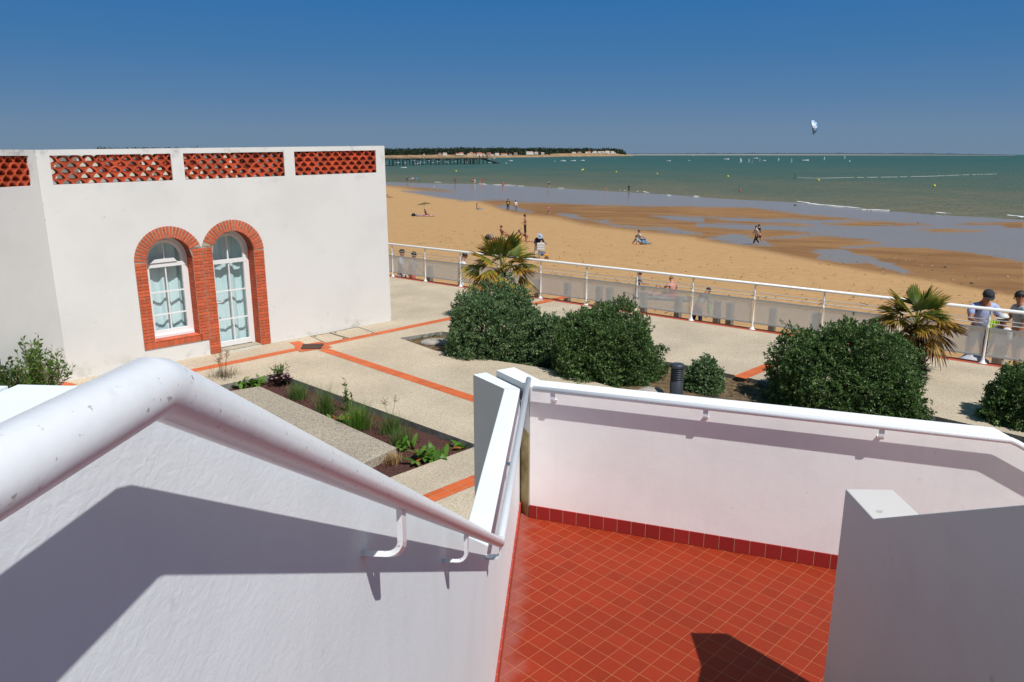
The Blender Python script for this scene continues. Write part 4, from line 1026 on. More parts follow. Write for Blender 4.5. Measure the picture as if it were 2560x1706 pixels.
# ================================================================== PLANTS
def unit(v): return v / np.maximum(np.linalg.norm(v, axis=-1, keepdims=True), 1e-9)
def leaf_quads(c, d, L, W, fold=.25):
    """diamond leaves: bases c, directions d, lengths L, widths W"""
    n = len(c); rnd = RNG.normal(0, 1, (n, 3)); s = unit(np.cross(d, rnd)); nn = np.cross(d, s)
    L = np.asarray(L).reshape(-1, 1) * np.ones((n, 1)); W = np.asarray(W).reshape(-1, 1) * np.ones((n, 1))
    mid = c + d*L*.52
    v = np.stack([c, mid + s*W/2 + nn*W*fold, c + d*L, mid - s*W/2 + nn*W*fold], 1).reshape(-1, 3)
    return v, np.arange(n*4).reshape(n, 4)
def strips(base, az, el, L, W, bend, segs=4, leafy=False):
    """bent tapering strips (grass blades, broad leaves): all arguments are arrays of one length"""
    n = len(base); e = el.copy(); p = base.copy(); pts = [p.copy()]
    for k in range(segs):
        st = (L/segs)[:, None]
        p = p + st * np.stack([np.cos(e)*np.sin(az), np.cos(e)*np.cos(az), np.sin(e)], 1); pts.append(p.copy()); e = e - bend/segs
    side = np.stack([np.cos(az), -np.sin(az), np.zeros(n)], 1)
    V = []
    for k in range(segs+1):
        t = k/segs
        w = (np.sin(math.pi*(.08 + .9*t))**.8 if leafy else (1 - t)**.7 + .03) * W/2
        lift = np.zeros((n, 3)); 
        if leafy: lift[:, 2] = .35*w
        V.append(pts[k] + side*w[:, None] + lift); V.append(pts[k] - side*w[:, None] + lift)
    V = np.stack(V, 1); m = 2*(segs+1)
    F = np.array([[2*k, 2*k+1, 2*k+3, 2*k+2] for k in range(segs)])
    F = (np.arange(n)*m)[:, None, None] + F[None]
    return V.reshape(-1, 3), F.reshape(-1, 4)
def join(parts):
    V, Fs, T, o = [], [], [], 0
    for v, f, t in parts:
        V.append(v); Fs.append(f + o); T.append(np.broadcast_to(np.asarray(t, float), (len(f),))); o += len(v)
    return np.concatenate(V), np.concatenate(Fs), np.concatenate(T)
M_BUSH = mat_leaf('grey_green_leaf', (.125,.215,.085), (.31,.42,.19), trans=.28, rough=.45)
M_BUSH2 = mat_leaf('deep_green_leaf', (.095,.175,.050), (.25,.35,.12), trans=.28, rough=.45)
M_TWIG = mat('bush_twig', (.09,.06,.04), rough=.9)
def bush(label, front, x0, x1, ytop, expo=2.4, dens=1.0, m=None, leaf=.052, seed=0, depth=.85, group=None, lobes=(), skirt=.0):
    rng = np.random.default_rng(seed); m = m or M_BUSH
    f = au(*front, -.1); dist = math.hypot(f.x, f.y)
    xa, xb = au(x0, front[1], -.1), au(x1, front[1], -.1); rx = (xb - xa).length/2*.93
    mid = (xa + xb)/2; vd = Vector((mid.x, mid.y, 0)).normalized(); ry = rx*depth
    c = Vector((mid.x, mid.y, 0)) + vd*ry*.82; k = (Vector((c.x, c.y, 0)).length / Vector((mid.x, mid.y, 0)).length); rx *= k
    c.z = -.12; ht = height_at((c.x, c.y, 0), ytop*U) + .12
    th = thing('bush', label, 'bush', c, group=group)
    right = Vector((vd.y, -vd.x, 0))
    n = int(7600 * dens * rx * (ht + .4)/1.6)
    # points over an uneven rounded block
    d = unit(rng.normal(0, 1, (n, 3))); d[:, 2] = np.abs(d[:, 2])*1.0 - .12
    d = unit(d)
    r = (np.abs(d[:, 0])**expo + np.abs(d[:, 1])**expo + np.abs(d[:, 2])**expo) ** (-1/expo)
    for _ in range(46):
        q = unit(rng.normal(0, 1, 3)); q[2] = abs(q[2]); a = rng.uniform(.06, .17) * rng.choice([1, -1], p=[.6, .4]); w = rng.uniform(.10, .28)
        r *= 1 + a*np.exp(-((d - unit(q))**2).sum(1)/(w*w))
    r = np.minimum(r, 1.24)
    nc = int(70 + 60*rx); cl = unit(rng.normal(0, 1, (nc, 3))); cl[:, 2] = np.abs(cl[:, 2]) - .1; cl = unit(cl)
    dc = np.sqrt(np.maximum(0, 2 - 2*(d @ cl.T).max(1))); r *= 1.05 - .62*np.clip(dc - .03, 0, .3) + rng.normal(0, .012, n)
    depth_ = np.where(rng.random(n) < .3, rng.uniform(.2, .95, n), rng.beta(1.2, 7, n)); rr = r * (1 - .5*depth_)
    # stray shoots on top
    sh = unit(rng.normal(0, 1, (60, 3))); sh[:, 2] = np.abs(sh[:, 2]); near = (d @ unit(sh).T).max(1)      # shoots standing out of the crown
    stray = (rng.random(n) < .04) | (near > .9975); rr = np.where(stray, r*(1 + rng.uniform(-.03, .09, n)), rr)
    loc = np.stack([d[:, 0]*rr*rx, d[:, 1]*rr*ry, np.maximum(d[:, 2]*rr*ht, .02)], 1)
    R3 = np.array([[right.x, right.y, 0], [vd.x, vd.y, 0], [0, 0, 1]])
    loc = loc @ R3; ax = unit(unit(np.stack([d[:,0]/rx, d[:,1]/ry, d[:,2]/ht*.9 + .35], 1) @ R3) + rng.normal(0, .35, (n, 3)))
    tn = rng.beta(2, 2.5, n)
    per = 9; parts = []
    C, D, T = [], [], []
    for k in range(per):
        j = unit(ax*rng.uniform(.15, 1.0) + rng.normal(0, .62, (n, 3))); C.append(loc + ax*((k/per)*.055) + rng.normal(0, .008, (n, 3))); D.append(j); T.append(np.clip(tn + rng.normal(0, .13, n) - .25*depth_*0, 0, 1))
    C, D, T = np.concatenate(C), np.concatenate(D), np.concatenate(T)
    v, fq = leaf_quads(C, D, rng.uniform(.7, 1.25, len(C))*leaf, rng.uniform(.36, .52, len(C))*leaf)
    np_mesh('foliage', v, fq, [m], th, T, off=0)
    tw = MB(); rnd = random.Random(seed)
    for i in range(26):
        a = rnd.uniform(0, 6.28); e = rnd.uniform(.3, 1.4); L = rnd.uniform(.6, .95)
        tip = Vector((math.cos(a)*math.cos(e)*rx*L, math.sin(a)*math.cos(e)*ry*L, math.sin(e)*ht*L))
        tip = right*tip.x + vd*tip.y + Vector((0,0,tip.z)); k0 = Vector((rnd.uniform(-.15,.15), rnd.uniform(-.15,.15), 0))
        tw.tube([k0, k0.lerp(tip, .5) + Vector((0,0,.08)), tip], [.022, .012, .004], 5)
    obj('stem', tw, M_TWIG, th, local=True, fix=False)
    return th
BG = 'rounded shrubs in the seaward planting bed'
bush('broad grey-green bush trimmed flat on top, below the palm nearest the building', (1132,832), 1030, 1244, 682, expo=4.2, seed=1, group=BG)
bush('low grey-green bush filling the gap between the two big left bushes', (1258,838), 1205, 1322, 738, expo=2.3, seed=2, depth=.8, group=BG)
bush('round dark green bush with loose shoots, just left of the bollard lamp', (1388,884), 1270, 1510, 714, expo=2.5, seed=3, m=M_BUSH2, group=BG)
bush('small sparse bush right beside the bollard lamp', (1612,902), 1570, 1656, 828, expo=2.0, dens=.8, seed=4, group=BG)
bush('largest dark green bush, standing in front of the right-hand palm', (1958,966), 1764, 2108, 762, expo=2.6, seed=5, m=M_BUSH2, group=BG)
bush('bush cut off by the right edge of the picture', (2370,1006), 2266, 2480, 850, expo=2.4, seed=6, m=M_BUSH2, group=BG)

# palms
def mat_frond():
    m = mat_leaf('palm_frond', (.1,.1,.02)); N = m.node_tree.nodes
    for n in N:
        if n.type == 'VALTORGB':
            E = n.color_ramp.elements
            E[0].color = (.085,.042,.016,1); E[1].position = .55; E[1].color = (.165,.200,.026,1); E[2].position = 1.0; E[2].color = (.060,.125,.020,1)
            e = E.new(.28); e.color = (.46,.27,.035,1)
    return m
M_FROND = mat_frond(); M_TRUNK = mat('palm_fibre', (.055,.035,.022), rough=.95, var=.5, vscale=14, bump=.8, bscale=40)
def palm(label, foot, crown_px, rad_px, seed, n=30, lean=0.0):
    rng = np.random.default_rng(seed); rnd = random.Random(seed)
    b = au(*foot, -.1); zc = height_at((b.x, b.y, 0), crown_px[1]*U); cx = (crown_px[0]*U - CX)/FPX
    dist = b.y*CP - (zc - H)*SP; C = Vector((cx*dist, b.y, zc)); rad = rad_px*U/FPX*dist
    th = thing('palm_tree', label, 'palm', b, group='fan palms on the seaward bed')
    base = b
    tr = MB(); k = 14; path = [base.lerp(C, i/k) + Vector((0,0,0)) for i in range(k+1)]
    tr.tube(path, [.15*(1 - .25*i/k)*rnd.uniform(.85, 1.15) for i in range(k+1)], 12)
    for i in range(110):                                    # stubs of old leaf stalks and loose fibre
        t = rnd.uniform(.15, 1); p = base.lerp(C, t); a = rnd.uniform(0, 6.28); d = Vector((math.cos(a), math.sin(a), rnd.uniform(-.3, .9))).normalized()
        tr.tube([p + Vector((math.cos(a), math.sin(a), 0))*.10, p + d*rnd.uniform(.17, .30)], [.022, .008], 4)
    obj('trunk', tr, M_TRUNK, th, fix=False)
    for i in range(n):
        u_ = i/(n-1)
        az = i*2.399 + rnd.uniform(-.25, .25)
        el = R(86 - 98*u_**1.05 + rnd.uniform(-13, 13)); health = np.clip(.92 - .52*u_ + rnd.uniform(-.22, .12), .12, 1)
        Lp = rad*(.42 + .18*u_)*rnd.uniform(.8, 1.15); fr_ = rad*.64*rnd.uniform(.82, 1.15)
        if u_ < .07: fr_ *= 1.15
        # petiole, drooping a little
        p = np.array(C); pts = [p.copy()]; e = el
        for s in range(4):
            p = p + Lp/4*np.array([math.cos(e)*math.sin(az), math.cos(e)*math.cos(az), math.sin(e)]); pts.append(p.copy()); e -= .10 + .05*u_
        hub = p; a_ = np.array([math.cos(e)*math.sin(az), math.cos(e)*math.cos(az), math.sin(e)]); s_ = np.array([math.cos(az), -math.sin(az), 0]); nrm = np.cross(s_, a_)
        roll = rnd.uniform(-.45, .45); s_ = s_*math.cos(roll) + nrm*math.sin(roll); nrm = np.cross(s_, a_)
        m_ = 24; half = R(rnd.uniform(66, 92) if u_ > .12 else 22 + 350*u_); ph = np.linspace(-half, half, m_)
        V, Fq, T = [], [], []
        ts = [0, .3, .62, .85, 1.0]; step = 2*half/m_
        drp = rad*(.03 + .22*u_**1.6*rnd.uniform(.4, 1.5))
        for q, f in enumerate(ph):
            dirk = a_*math.cos(f) + s_*math.sin(f) - nrm*(.22*abs(math.sin(f))) ; dirk /= np.linalg.norm(dirk)
            Lk = fr_*(1 - .28*(abs(f)/half)**2)*rnd.uniform(.88, 1.06); cs = np.cross(nrm, dirk); cs /= np.linalg.norm(cs)
            dd = drp*rnd.uniform(.4, 1.5); o = len(V)
            for t in ts:
                w = [.004, step*Lk*.3*.56, .030*rad, .020*rad, .003][ts.index(t)]
                c = hub + dirk*Lk*t - np.array([0, 0, 1])*dd*t**2.6
                V += [c + cs*w/1.1 + nrm*w*.25, c - nrm*w*.35, c - cs*w/1.1 + nrm*w*.25]
            hk = health + rnd.uniform(-.12, .12)
            for s in range(4):
                for h_ in (0, 1):
                    Fq.append([o+3*s+h_, o+3*s+1+h_, o+3*s+4+h_, o+3*s+3+h_]); T.append(np.clip(hk - [0, .10, .36, .70][s]*rnd.uniform(.5, 1.1), 0, 1))
        o = len(V); pt = [np.array(x) for x in pts]
        for x in pt: V += [x + s_*.013, x - nrm*.008, x - s_*.013]
        for s in range(4):
            for h_ in (0, 1): Fq.append([o+3*s+h_, o+3*s+1+h_, o+3*s+4+h_, o+3*s+3+h_]); T.append(np.clip(health*.75, 0, 1))
        np_mesh('frond', np.array(V), np.array(Fq), [M_FROND], th, np.array(T))
palm('fan palm with yellowing fronds rising behind the flat-topped bush near the building', (1150,742), (1152,624), 88, 11, 23)
palm('fan palm with browning fronds and a dark trunk behind the largest bush', (2112,868), (2104,750), 97, 12, 25)

# plants in the mulch bed
M_GRASS = mat_leaf('grass_blade', (.09,.17,.03), (.18,.27,.06), trans=.3)
M_STRAW = mat_leaf('dry_straw', (.42,.26,.10), (.55,.38,.18), trans=.2, rough=.8)
M_BRIGHT = mat_leaf('fresh_green_leaf', (.10,.22,.020), (.20,.33,.05), trans=.3)
M_PURPLE = mat_leaf('dark_purple_leaf', (.035,.012,.016), (.07,.02,.025), trans=.1)
M_SHRUB = mat_leaf('mid_green_leaf', (.08,.16,.022), (.22,.32,.05), trans=.25)
M_STEMS = mat('green_brown_stem', (.14,.11,.04), rough=.8)
M_PETAL = mat('pink_petal', (.62,.35,.38), rough=.7)
def pxl(x, y, z=-.11): return at(x, y, z)
def tuft(label, p, top, n, spread, m=M_GRASS, seed=0, name='grass_tuft', cat='grass', w=.006, group=None, stems=0):
    rng = np.random.default_rng(seed); ht = (height_at(p, top) - p.z)*1.08; n = int(n*1.4); spread *= 1.2
    th = thing(name, label, cat, p, group=group)
    b = np.array(p) + np.concatenate([rng.normal(0, spread*.28, (n, 2)), np.zeros((n, 1))], 1)
    az = rng.uniform(0, 6.28, n); el = R(90) - np.abs(rng.normal(0, .40, n)); L = ht*rng.uniform(.55, 1.15, n)
    v, f = strips(b, az, el, L, np.full(n, w), rng.uniform(.2, 1.1, n), 4)
    np_mesh('blades', v, f, [m], th, np.repeat(rng.beta(2, 2, n), 4))
    if stems:
        mb = MB(); rnd = random.Random(seed)
        for i in range(stems):
            a = rnd.uniform(0, 6.28); hh = ht*rnd.uniform(1.3, 1.9); q = p + Vector((math.cos(a)*hh*.22, math.sin(a)*hh*.22, hh))
            mb.tube([p, p.lerp(q, .6) + Vector((0,0,.03)), q], .0022, 4)
            for k in range(9):
                d = Vector((rnd.uniform(-1,1), rnd.uniform(-1,1), rnd.uniform(.2,1.2))).normalized(); s = p.lerp(q, rnd.uniform(.8, 1)); mb.tube([s, s + d*rnd.uniform(.03,.09)], [.002,.0035], 3)
        obj('seed_stalk', mb, M_STRAW, th, fix=False)
    return th
def broad(label, p, n, L, m=M_BRIGHT, seed=0, spread=.1, name='dock_plant', dead=0, el0=.9):
    rng = np.random.default_rng(seed); th = thing(name, label, 'plant', p)
    b = np.array(p) + np.concatenate([rng.normal(0, spread, (n, 2)), np.zeros((n, 1))], 1)
    v, f = strips(b, rng.uniform(0, 6.28, n), rng.uniform(el0-.5, el0+.5, n), L*1.05*rng.uniform(.6, 1.15, n), L*1.05*rng.uniform(.24, .38, n), rng.uniform(.4, 1.6, n), 6, True)
    np_mesh('leaves', v, f, [m], th, np.repeat(rng.beta(2, 2, n), 6))
    if dead:
        b = np.array(p) + np.concatenate([rng.normal(0, spread*1.3, (dead, 2)), np.full((dead, 1), .02)], 1)
        v, f = strips(b, rng.uniform(0, 6.28, dead), rng.uniform(-.1, .4, dead), L*rng.uniform(.5, .9, dead), L*rng.uniform(.22, .35, dead), rng.uniform(.2, .8, dead), 5, True)
        np_mesh('dead_leaves', v, f, [mat('orange_dead_leaf', (.42,.13,.025), rough=.8, var=.4, vscale=20)], th)
    return th
zA = lambda x, y: (460 + x*.17, 880 + y*.17); zB = lambda x, y: (800 + x*.17857, 920 + y*.17857)
tuft('tall twiggy dry herb with thin seed spikes at the left end of the mulch bed', pxl(*zA(590,450)), zA(0,215)[1], 190, .42, mat_leaf('dry_herb', (.13,.10,.045), (.20,.15,.06), trans=.1), 21, 'dry_herb', 'plant', w=.007, stems=10)
broad('bright green leafy plant between the dry herb and the purple shrub', pxl(*zA(960,500)), 60, .20, seed=22, spread=.11, name='leafy_plant', el0=1.0)
def twig_shrub(name, label, p, ht, wid, n, m, leaf, seed, cat='shrub', flowers=0, top=None, low=.1):
    rng = np.random.default_rng(seed); rnd = random.Random(seed); th = thing(name, label, cat, p); mb = MB(); C, D = [], []
    for i in range(n):
        a = rnd.uniform(0, 6.28); s = rnd.uniform(0, 1)**.6*wid; h_ = ht*(1 - .55*(s/wid)**1.5)*rnd.uniform(.55, 1.0)
        q = p + Vector((math.cos(a)*s, math.sin(a)*s, h_)); k = p + Vector((math.cos(a)*s*.25, math.sin(a)*s*.25, 0))
        mid = k.lerp(q, .55) + Vector((math.cos(a), math.sin(a), 0))*s*.12; mb.tube([k, mid, q], [.006, .004, .002], 4)
        m_ = int(26*(q-k).length/ht) + 8
        for j in range(m_):
            t = rnd.uniform(low, 1.02); c = (k.lerp(mid, t/.55) if t < .55 else mid.lerp(q, (t-.55)/.45)); C.append(tuple(c)); dv = (q - k).normalized()*.6 + Vector((rnd.gauss(0,.7), rnd.gauss(0,.7), rnd.gauss(.1,.5))); D.append(tuple(dv.normalized()))
    C, D = np.array(C), np.array(D)
    v, f = leaf_quads(C, D, rng.uniform(.7, 1.3, len(C))*leaf, rng.uniform(.35, .5, len(C))*leaf, .15)
    np_mesh('foliage', v, f, [m], th, rng.beta(2, 2, len(C)))
    obj('stem', mb, M_STEMS, th, fix=False)
    if flowers:
        fl = MB()
        for i in range(flowers):
            a = rnd.uniform(3.6, 6.6); c = p + Vector((math.cos(a)*wid*.8, math.sin(a)*wid*.8, ht*rnd.uniform(.35, .8)))
            fl.lathe([(.004,0),(.022,.012),(.026,.02),(.008,.012)], c, 6)
        obj('flower', fl, M_PETAL, th, fix=False)
    if top:
        c = np.array(p) + np.stack([rng.normal(0, wid*.35, 160), rng.normal(wid*.2, wid*.35, 160), rng.uniform(ht*.7, ht*1.15, 160)], 1)
        v, f = leaf_quads(c, unit(rng.normal(0, .6, (160, 3)) + [0, 0, .8]), .045, .022); np_mesh('new_growth', v, f, [top], th, rng.beta(2, 2, 160))
    return th
twig_shrub('purple_shrub', 'dark purple shrub with pink flowers and fresh green top in the mulch bed corner', pxl(*zA(1420,470)), .30, .24, 60, M_PURPLE, .045, 23, flowers=9, top=M_SHRUB)
tuft('green grass tuft standing just right of the purple shrub', pxl(*zA(1680,690)), zA(0,430)[1], 230, .22, seed=24)
tuft('green grass tuft at the slab edge, left of the tall weed', pxl(*zA(2090,900)), zA(0,500)[1], 220, .20, seed=25)
tw_ = twig_shrub('tall_weed', 'tall leggy weed with reddish tip rising from the middle of the mulch bed', pxl(*zB(385,600)), height_at(pxl(*zB(385,600)), zB(0,110)[1]) + .11, .10, 6, M_SHRUB, .06, 26, 'weed')
tuft('bright feathery grass tuft in front of the tall weed', pxl(*zB(545,840)), zB(0,470)[1], 330, .24, M_BRIGHT, 27)
broad('low dock rosette with yellowed leaves at the foot of the tall weed', pxl(*zB(300,735)), 16, .16, seed=28, spread=.10, dead=8, el0=.5)
tuft('greyish grass tuft with tall pale seed stalks near the kerb', pxl(*zB(1000,900)), zB(0,620)[1], 200, .26, seed=29, stems=3)
tuft('short fine grass tuft beyond the slab end', pxl(*zB(1150,1070)), zB(0,820)[1], 210, .22, seed=30)
tuft('straw-coloured dead grass tuft beside the slab end', pxl(*zB(1010,1320)), zB(0,1170)[1], 170, .2, M_STRAW, 31, 'dead_tuft')
broad('dock clump with broad green leaves close to the slab corner', pxl(*zB(1190,1130)), 12, .20, seed=32, spread=.07)
broad('largest dock clump with broad bright leaves at the near end of the mulch bed', pxl(*zB(1510,1290)), 34, .24, seed=33, spread=.14, dead=6)
broad('dock plant with orange leaf tucked against the kerb by the stair wall', pxl(*zB(2000,1100)), 9, .22, seed=34, spread=.06, dead=2, el0=.7)
broad('tiny seedling by the kerb behind the grass tufts', pxl(*zA(1860,450)), 6, .10, seed=35, spread=.02, name='seedling', el0=1.1)
# shrubs by the left wall of the building
zS = lambda x, y: (x*.1467, 780 + y*.1467)
p = at(100, 992); twig_shrub('wall_shrub', 'thin shrub with upright leafy shoots against the left building wall', p, 1.22, .66, 72, M_SHRUB, .085, 41, low=.12)
p = at(14, 1040); twig_shrub('wall_shrub', 'dense dark shrub at the left edge beside the thin leafy shrub', p, 1.22, .48, 110, mat_leaf('dark_shrub_leaf', (.04,.085,.015), (.09,.16,.03)), .09, 42, low=.05)
# weeds and ground cover in the big bed
def cover_stuff():
    rng = np.random.default_rng(50); P = np.array([(p.x, p.y) for p in BED2]); n = 9000
    x = rng.uniform(P[:,0].min(), P[:,0].max(), n); y = rng.uniform(P[:,1].min(), P[:,1].max(), n)
    d = poly_dist(x, y, P); k = (d > .03) & ((np.sin(x*2.1+1)*np.sin(y*2.7+.4) + rng.normal(0, .35, n)) > .05)
    x, y = x[k], y[k]; n = len(x); b = np.stack([x, y, np.full(n, -.12)], 1)
    v, f = strips(b, rng.uniform(0, 6.28, n), rng.uniform(.1, 1.4, n), rng.uniform(.04, .16, n), rng.uniform(.004, .010, n), rng.uniform(.2, 1.2, n), 3)
    o = np_mesh('dry_grass', v, f, [M_STRAW, M_GRASS], None, np.repeat(rng.beta(2, 2, n), 3))
    mi = np.repeat((rng.random(n) < .32).astype(np.int32), 3); o.data.polygons.foreach_set('material_index', mi)
    tag(o, 'sparse dry grass and weeds covering the bed soil', 'grass', kind='stuff')
    # mulch chips
    P = np.array([(p.x, p.y) for p in BED1]); n = 9000; x = rng.uniform(P[:,0].min(), P[:,0].max(), n); y = rng.uniform(P[:,1].min(), P[:,1].max(), n)
    k = poly_dist(x, y, P) > .01; x, y = x[k], y[k]; n = len(x); c = np.stack([x, y, rng.uniform(-.122, -.10, n)], 1)
    v, f = leaf_quads(c, unit(rng.normal(0, 1, (n, 3))*[1, 1, .3]), rng.uniform(.02, .05, n), rng.uniform(.012, .025, n), .3)
    mm = mat_leaf('mulch_chip', (.13,.045,.035), (.26,.10,.08), trans=0, rough=.95)
    tag(np_mesh('mulch_chips', v, f, [mm], None, rng.beta(2, 2, n)), 'dark red mulch chips covering the bed by the slab', 'mulch', kind='stuff')
cover_stuff()
M_SUCC = mat_leaf('groundcover_leaf', (.11,.14,.03), (.2,.22,.06))
for i, (x, y, lab) in enumerate(((962,777,'low yellowish ground cover plant at the pointed tip of the big bed'), (992,772,'low green ground cover plant nearest the flat-topped bush'))):
    p = au(x, y, -.1); broad(lab, p, 70, .09, M_SUCC, 60+i, .15, 'ground_cover', el0=1.0)
st = MB(); st.ellipsoid(au(1003,788,-.1), (.42,.24,.10), n=14, m=6, jitter=.06); tag(obj('flat_stone', st, mat('pale_stone', (.42,.38,.33), rough=.9, var=.3, vscale=8, bump=.4)), 'flat pale stone at the left foot of the flat-topped bush', 'stone')
st = MB(); st.ellipsoid(au(1492,905,-.1), (.30,.2,.12), n=14, m=6, jitter=.06); tag(obj('flat_stone', st, MATS['pale_stone']), 'low sandy stone peeping over the landing wall near the bollard lamp', 'stone')
fb = MB(); c = au(1640,915,-.08); 
for i in range(5): fb.add([c + Vector((-.35+.14*i, -.05+.05*math.sin(i*2), .02+.03*(i%2))), c + Vector((-.21+.14*i, -.05+.05*math.sin(i*2+2), .02+.03*((i+1)%2))), c + Vector((-.21+.14*i, .07, .03*((i+1)%2))), c + Vector((-.35+.14*i, .07, .03*(i%2)))], [(0,1,2,3)])
tag(obj('ground_fabric', fb, mat('black_weed_fabric', (.03,.03,.03), rough=.8), fix=False), 'torn strip of black weed fabric on the soil right of the bollard lamp', 'fabric')
# bollard lamp
M_BOLL = mat('dark_grey_bollard', (.045,.052,.062), rough=.45, spec=.5)
def bollard():
    b = au(1553,917,-.1); w = 31*U/FPX*math.hypot(b.y, b.x)/2*1.0; ht = height_at((b.x, b.y, -.1), 836*U) + .1
    th = thing('bollard_lamp', 'dark grey bollard lamp with louvred head in the planting bed', 'lamp', b)
    obj('post', MB().lathe([(w*1.02,0),(w,.02),(w,ht*.52),(w*.97,ht*.525)], b, 20), M_BOLL, th)
    obj('core', MB().lathe([(w*.72,ht*.52),(w*.72,ht*.88)], b, 20), mat('lamp_core', (.12,.125,.13), rough=.5), th)
    for i in range(7): obj('louvre', MB().lathe([(w*.98,ht*(.535+.05*i)),(w*1.0,ht*(.54+.05*i)),(w*.80,ht*(.565+.05*i)),(w*.78,ht*(.56+.05*i))], b, 20), M_BOLL, th)
    obj('cap', MB().lathe([(w*1.0,ht*.885),(w*1.03,ht*.89),(w*1.03,ht*.96),(w*.93,ht*.992),(w*.6,ht),(0.001,ht)], b, 20), M_BOLL, th)
bollard()
# ================================================================== PEOPLE
M_SKINS = {'fair': mat('fair_skin', (.52,.27,.18), rough=.55), 'tan': mat('tanned_skin', (.38,.165,.095), rough=.55), 'pink': mat('sunburnt_skin', (.60,.25,.18), rough=.55), 'dark': mat('brown_skin', (.20,.085,.05), rough=.55)}
_cloth = {}
def cloth(c):
    k = tuple(c)
    if k not in _cloth: _cloth[k] = mat('cloth_%d' % len(_cloth), c, rough=.9, var=.18, vscale=14, bump=.25, bscale=18)
    return _cloth[k]
def skin_mesh(nodes, edges, rad, sub=1):
    """nodes joined by edges, grown to ONE smooth skin"""
    me = bpy.data.meshes.new('tmp'); me.from_pydata([tuple(n) for n in nodes], edges, []); o = bpy.data.objects.new('tmp', me); COL.objects.link(o)
    s = o.modifiers.new('s', 'SKIN'); s.use_smooth_shade = True
    if not me.skin_vertices: me.skin_vertices.new() if hasattr(me.skin_vertices, 'new') else None
    for i, d in enumerate(me.skin_vertices[0].data):
        r = rad[i]; d.radius = (r, r) if isinstance(r, (int, float)) else r; d.use_root = (i == 0)
    ss = o.modifiers.new('u', 'SUBSURF'); ss.levels = sub; ss.render_levels = sub
    dg = bpy.context.evaluated_depsgraph_get(); ev = o.evaluated_get(dg); em = ev.to_mesh()
    v = [tuple(x.co) for x in em.vertices]; f = [tuple(p.vertices) for p in em.polygons]; ev.to_mesh_clear()
    bpy.data.objects.remove(o); bpy.data.meshes.remove(me)
    return v, f
def sk(p, q, L):                       # direction from straight down: p forwards, q sideways (degrees)
    return Vector((math.sin(R(q)), math.sin(R(p))*math.cos(R(q)), -math.cos(R(p))*math.cos(R(q)))) * L
POSES = {                              # pelvis height, lean, head pitch, legs (pitch, spread, knee bend) L/R, arms (pitch, spread, elbow bend) L/R
 'stand': (.515, 2, 0, [(1,3,2),(-1,3,2)], [(4,9,14),(2,9,14)]),
 'hips': (.515, 1, 5, [(1,3,2),(-2,4,2)], [(-8,22,70),(0,14,30)]),
 'walk': (.505, 4, 0, [(24,2,6),(-20,2,18)], [(-22,8,20),(22,8,28)]),
 'walk2': (.505, 4, 5, [(-18,2,20),(20,2,4)], [(18,8,30),(-18,8,18)]),
 'sit': (.075, -14, 6, [(112,8,92),(108,6,84)], [(52,10,20),(46,10,30)]),
 'sit_flat': (.075, -6, 14, [(90,9,6),(84,6,12)], [(40,14,50),(36,14,60)]),
 'sit_cross': (.075, 12, 18, [(88,40,95),(88,40,95)], [(46,14,60),(40,14,60)]),
 'recline': (.075, -52, 30, [(116,6,96),(96,6,20)], [(-34,14,8),(-20,16,20)]),
 'lie': (.075, -80, 8, [(92,6,3),(110,6,70)], [(-60,40,30),(100,10,60)]),
 'kneel': (.25, 62, 10, [(14,6,104),(10,6,100)], [(10,10,6),(26,8,14)]),
 'bend': (.505, 38, 38, [(-4,7,4),(4,7,6)], [(22,22,62),(18,22,66)]),
 'crouch': (.19, 24, 6, [(112,10,140),(104,10,135)], [(46,12,40),(40,12,50)]),
 'kneel_up': (.27, 8, 10, [(10,8,96),(4,8,94)], [(30,12,50),(24,12,60)]),
 'carry': (.515, 6, 26, [(2,4,3),(-2,4,4)], [(30,12,70),(34,12,62)]),
 'turn': (.515, 3, 12, [(4,5,4),(-6,5,8)], [(6,10,20),(16,12,50)]),
}
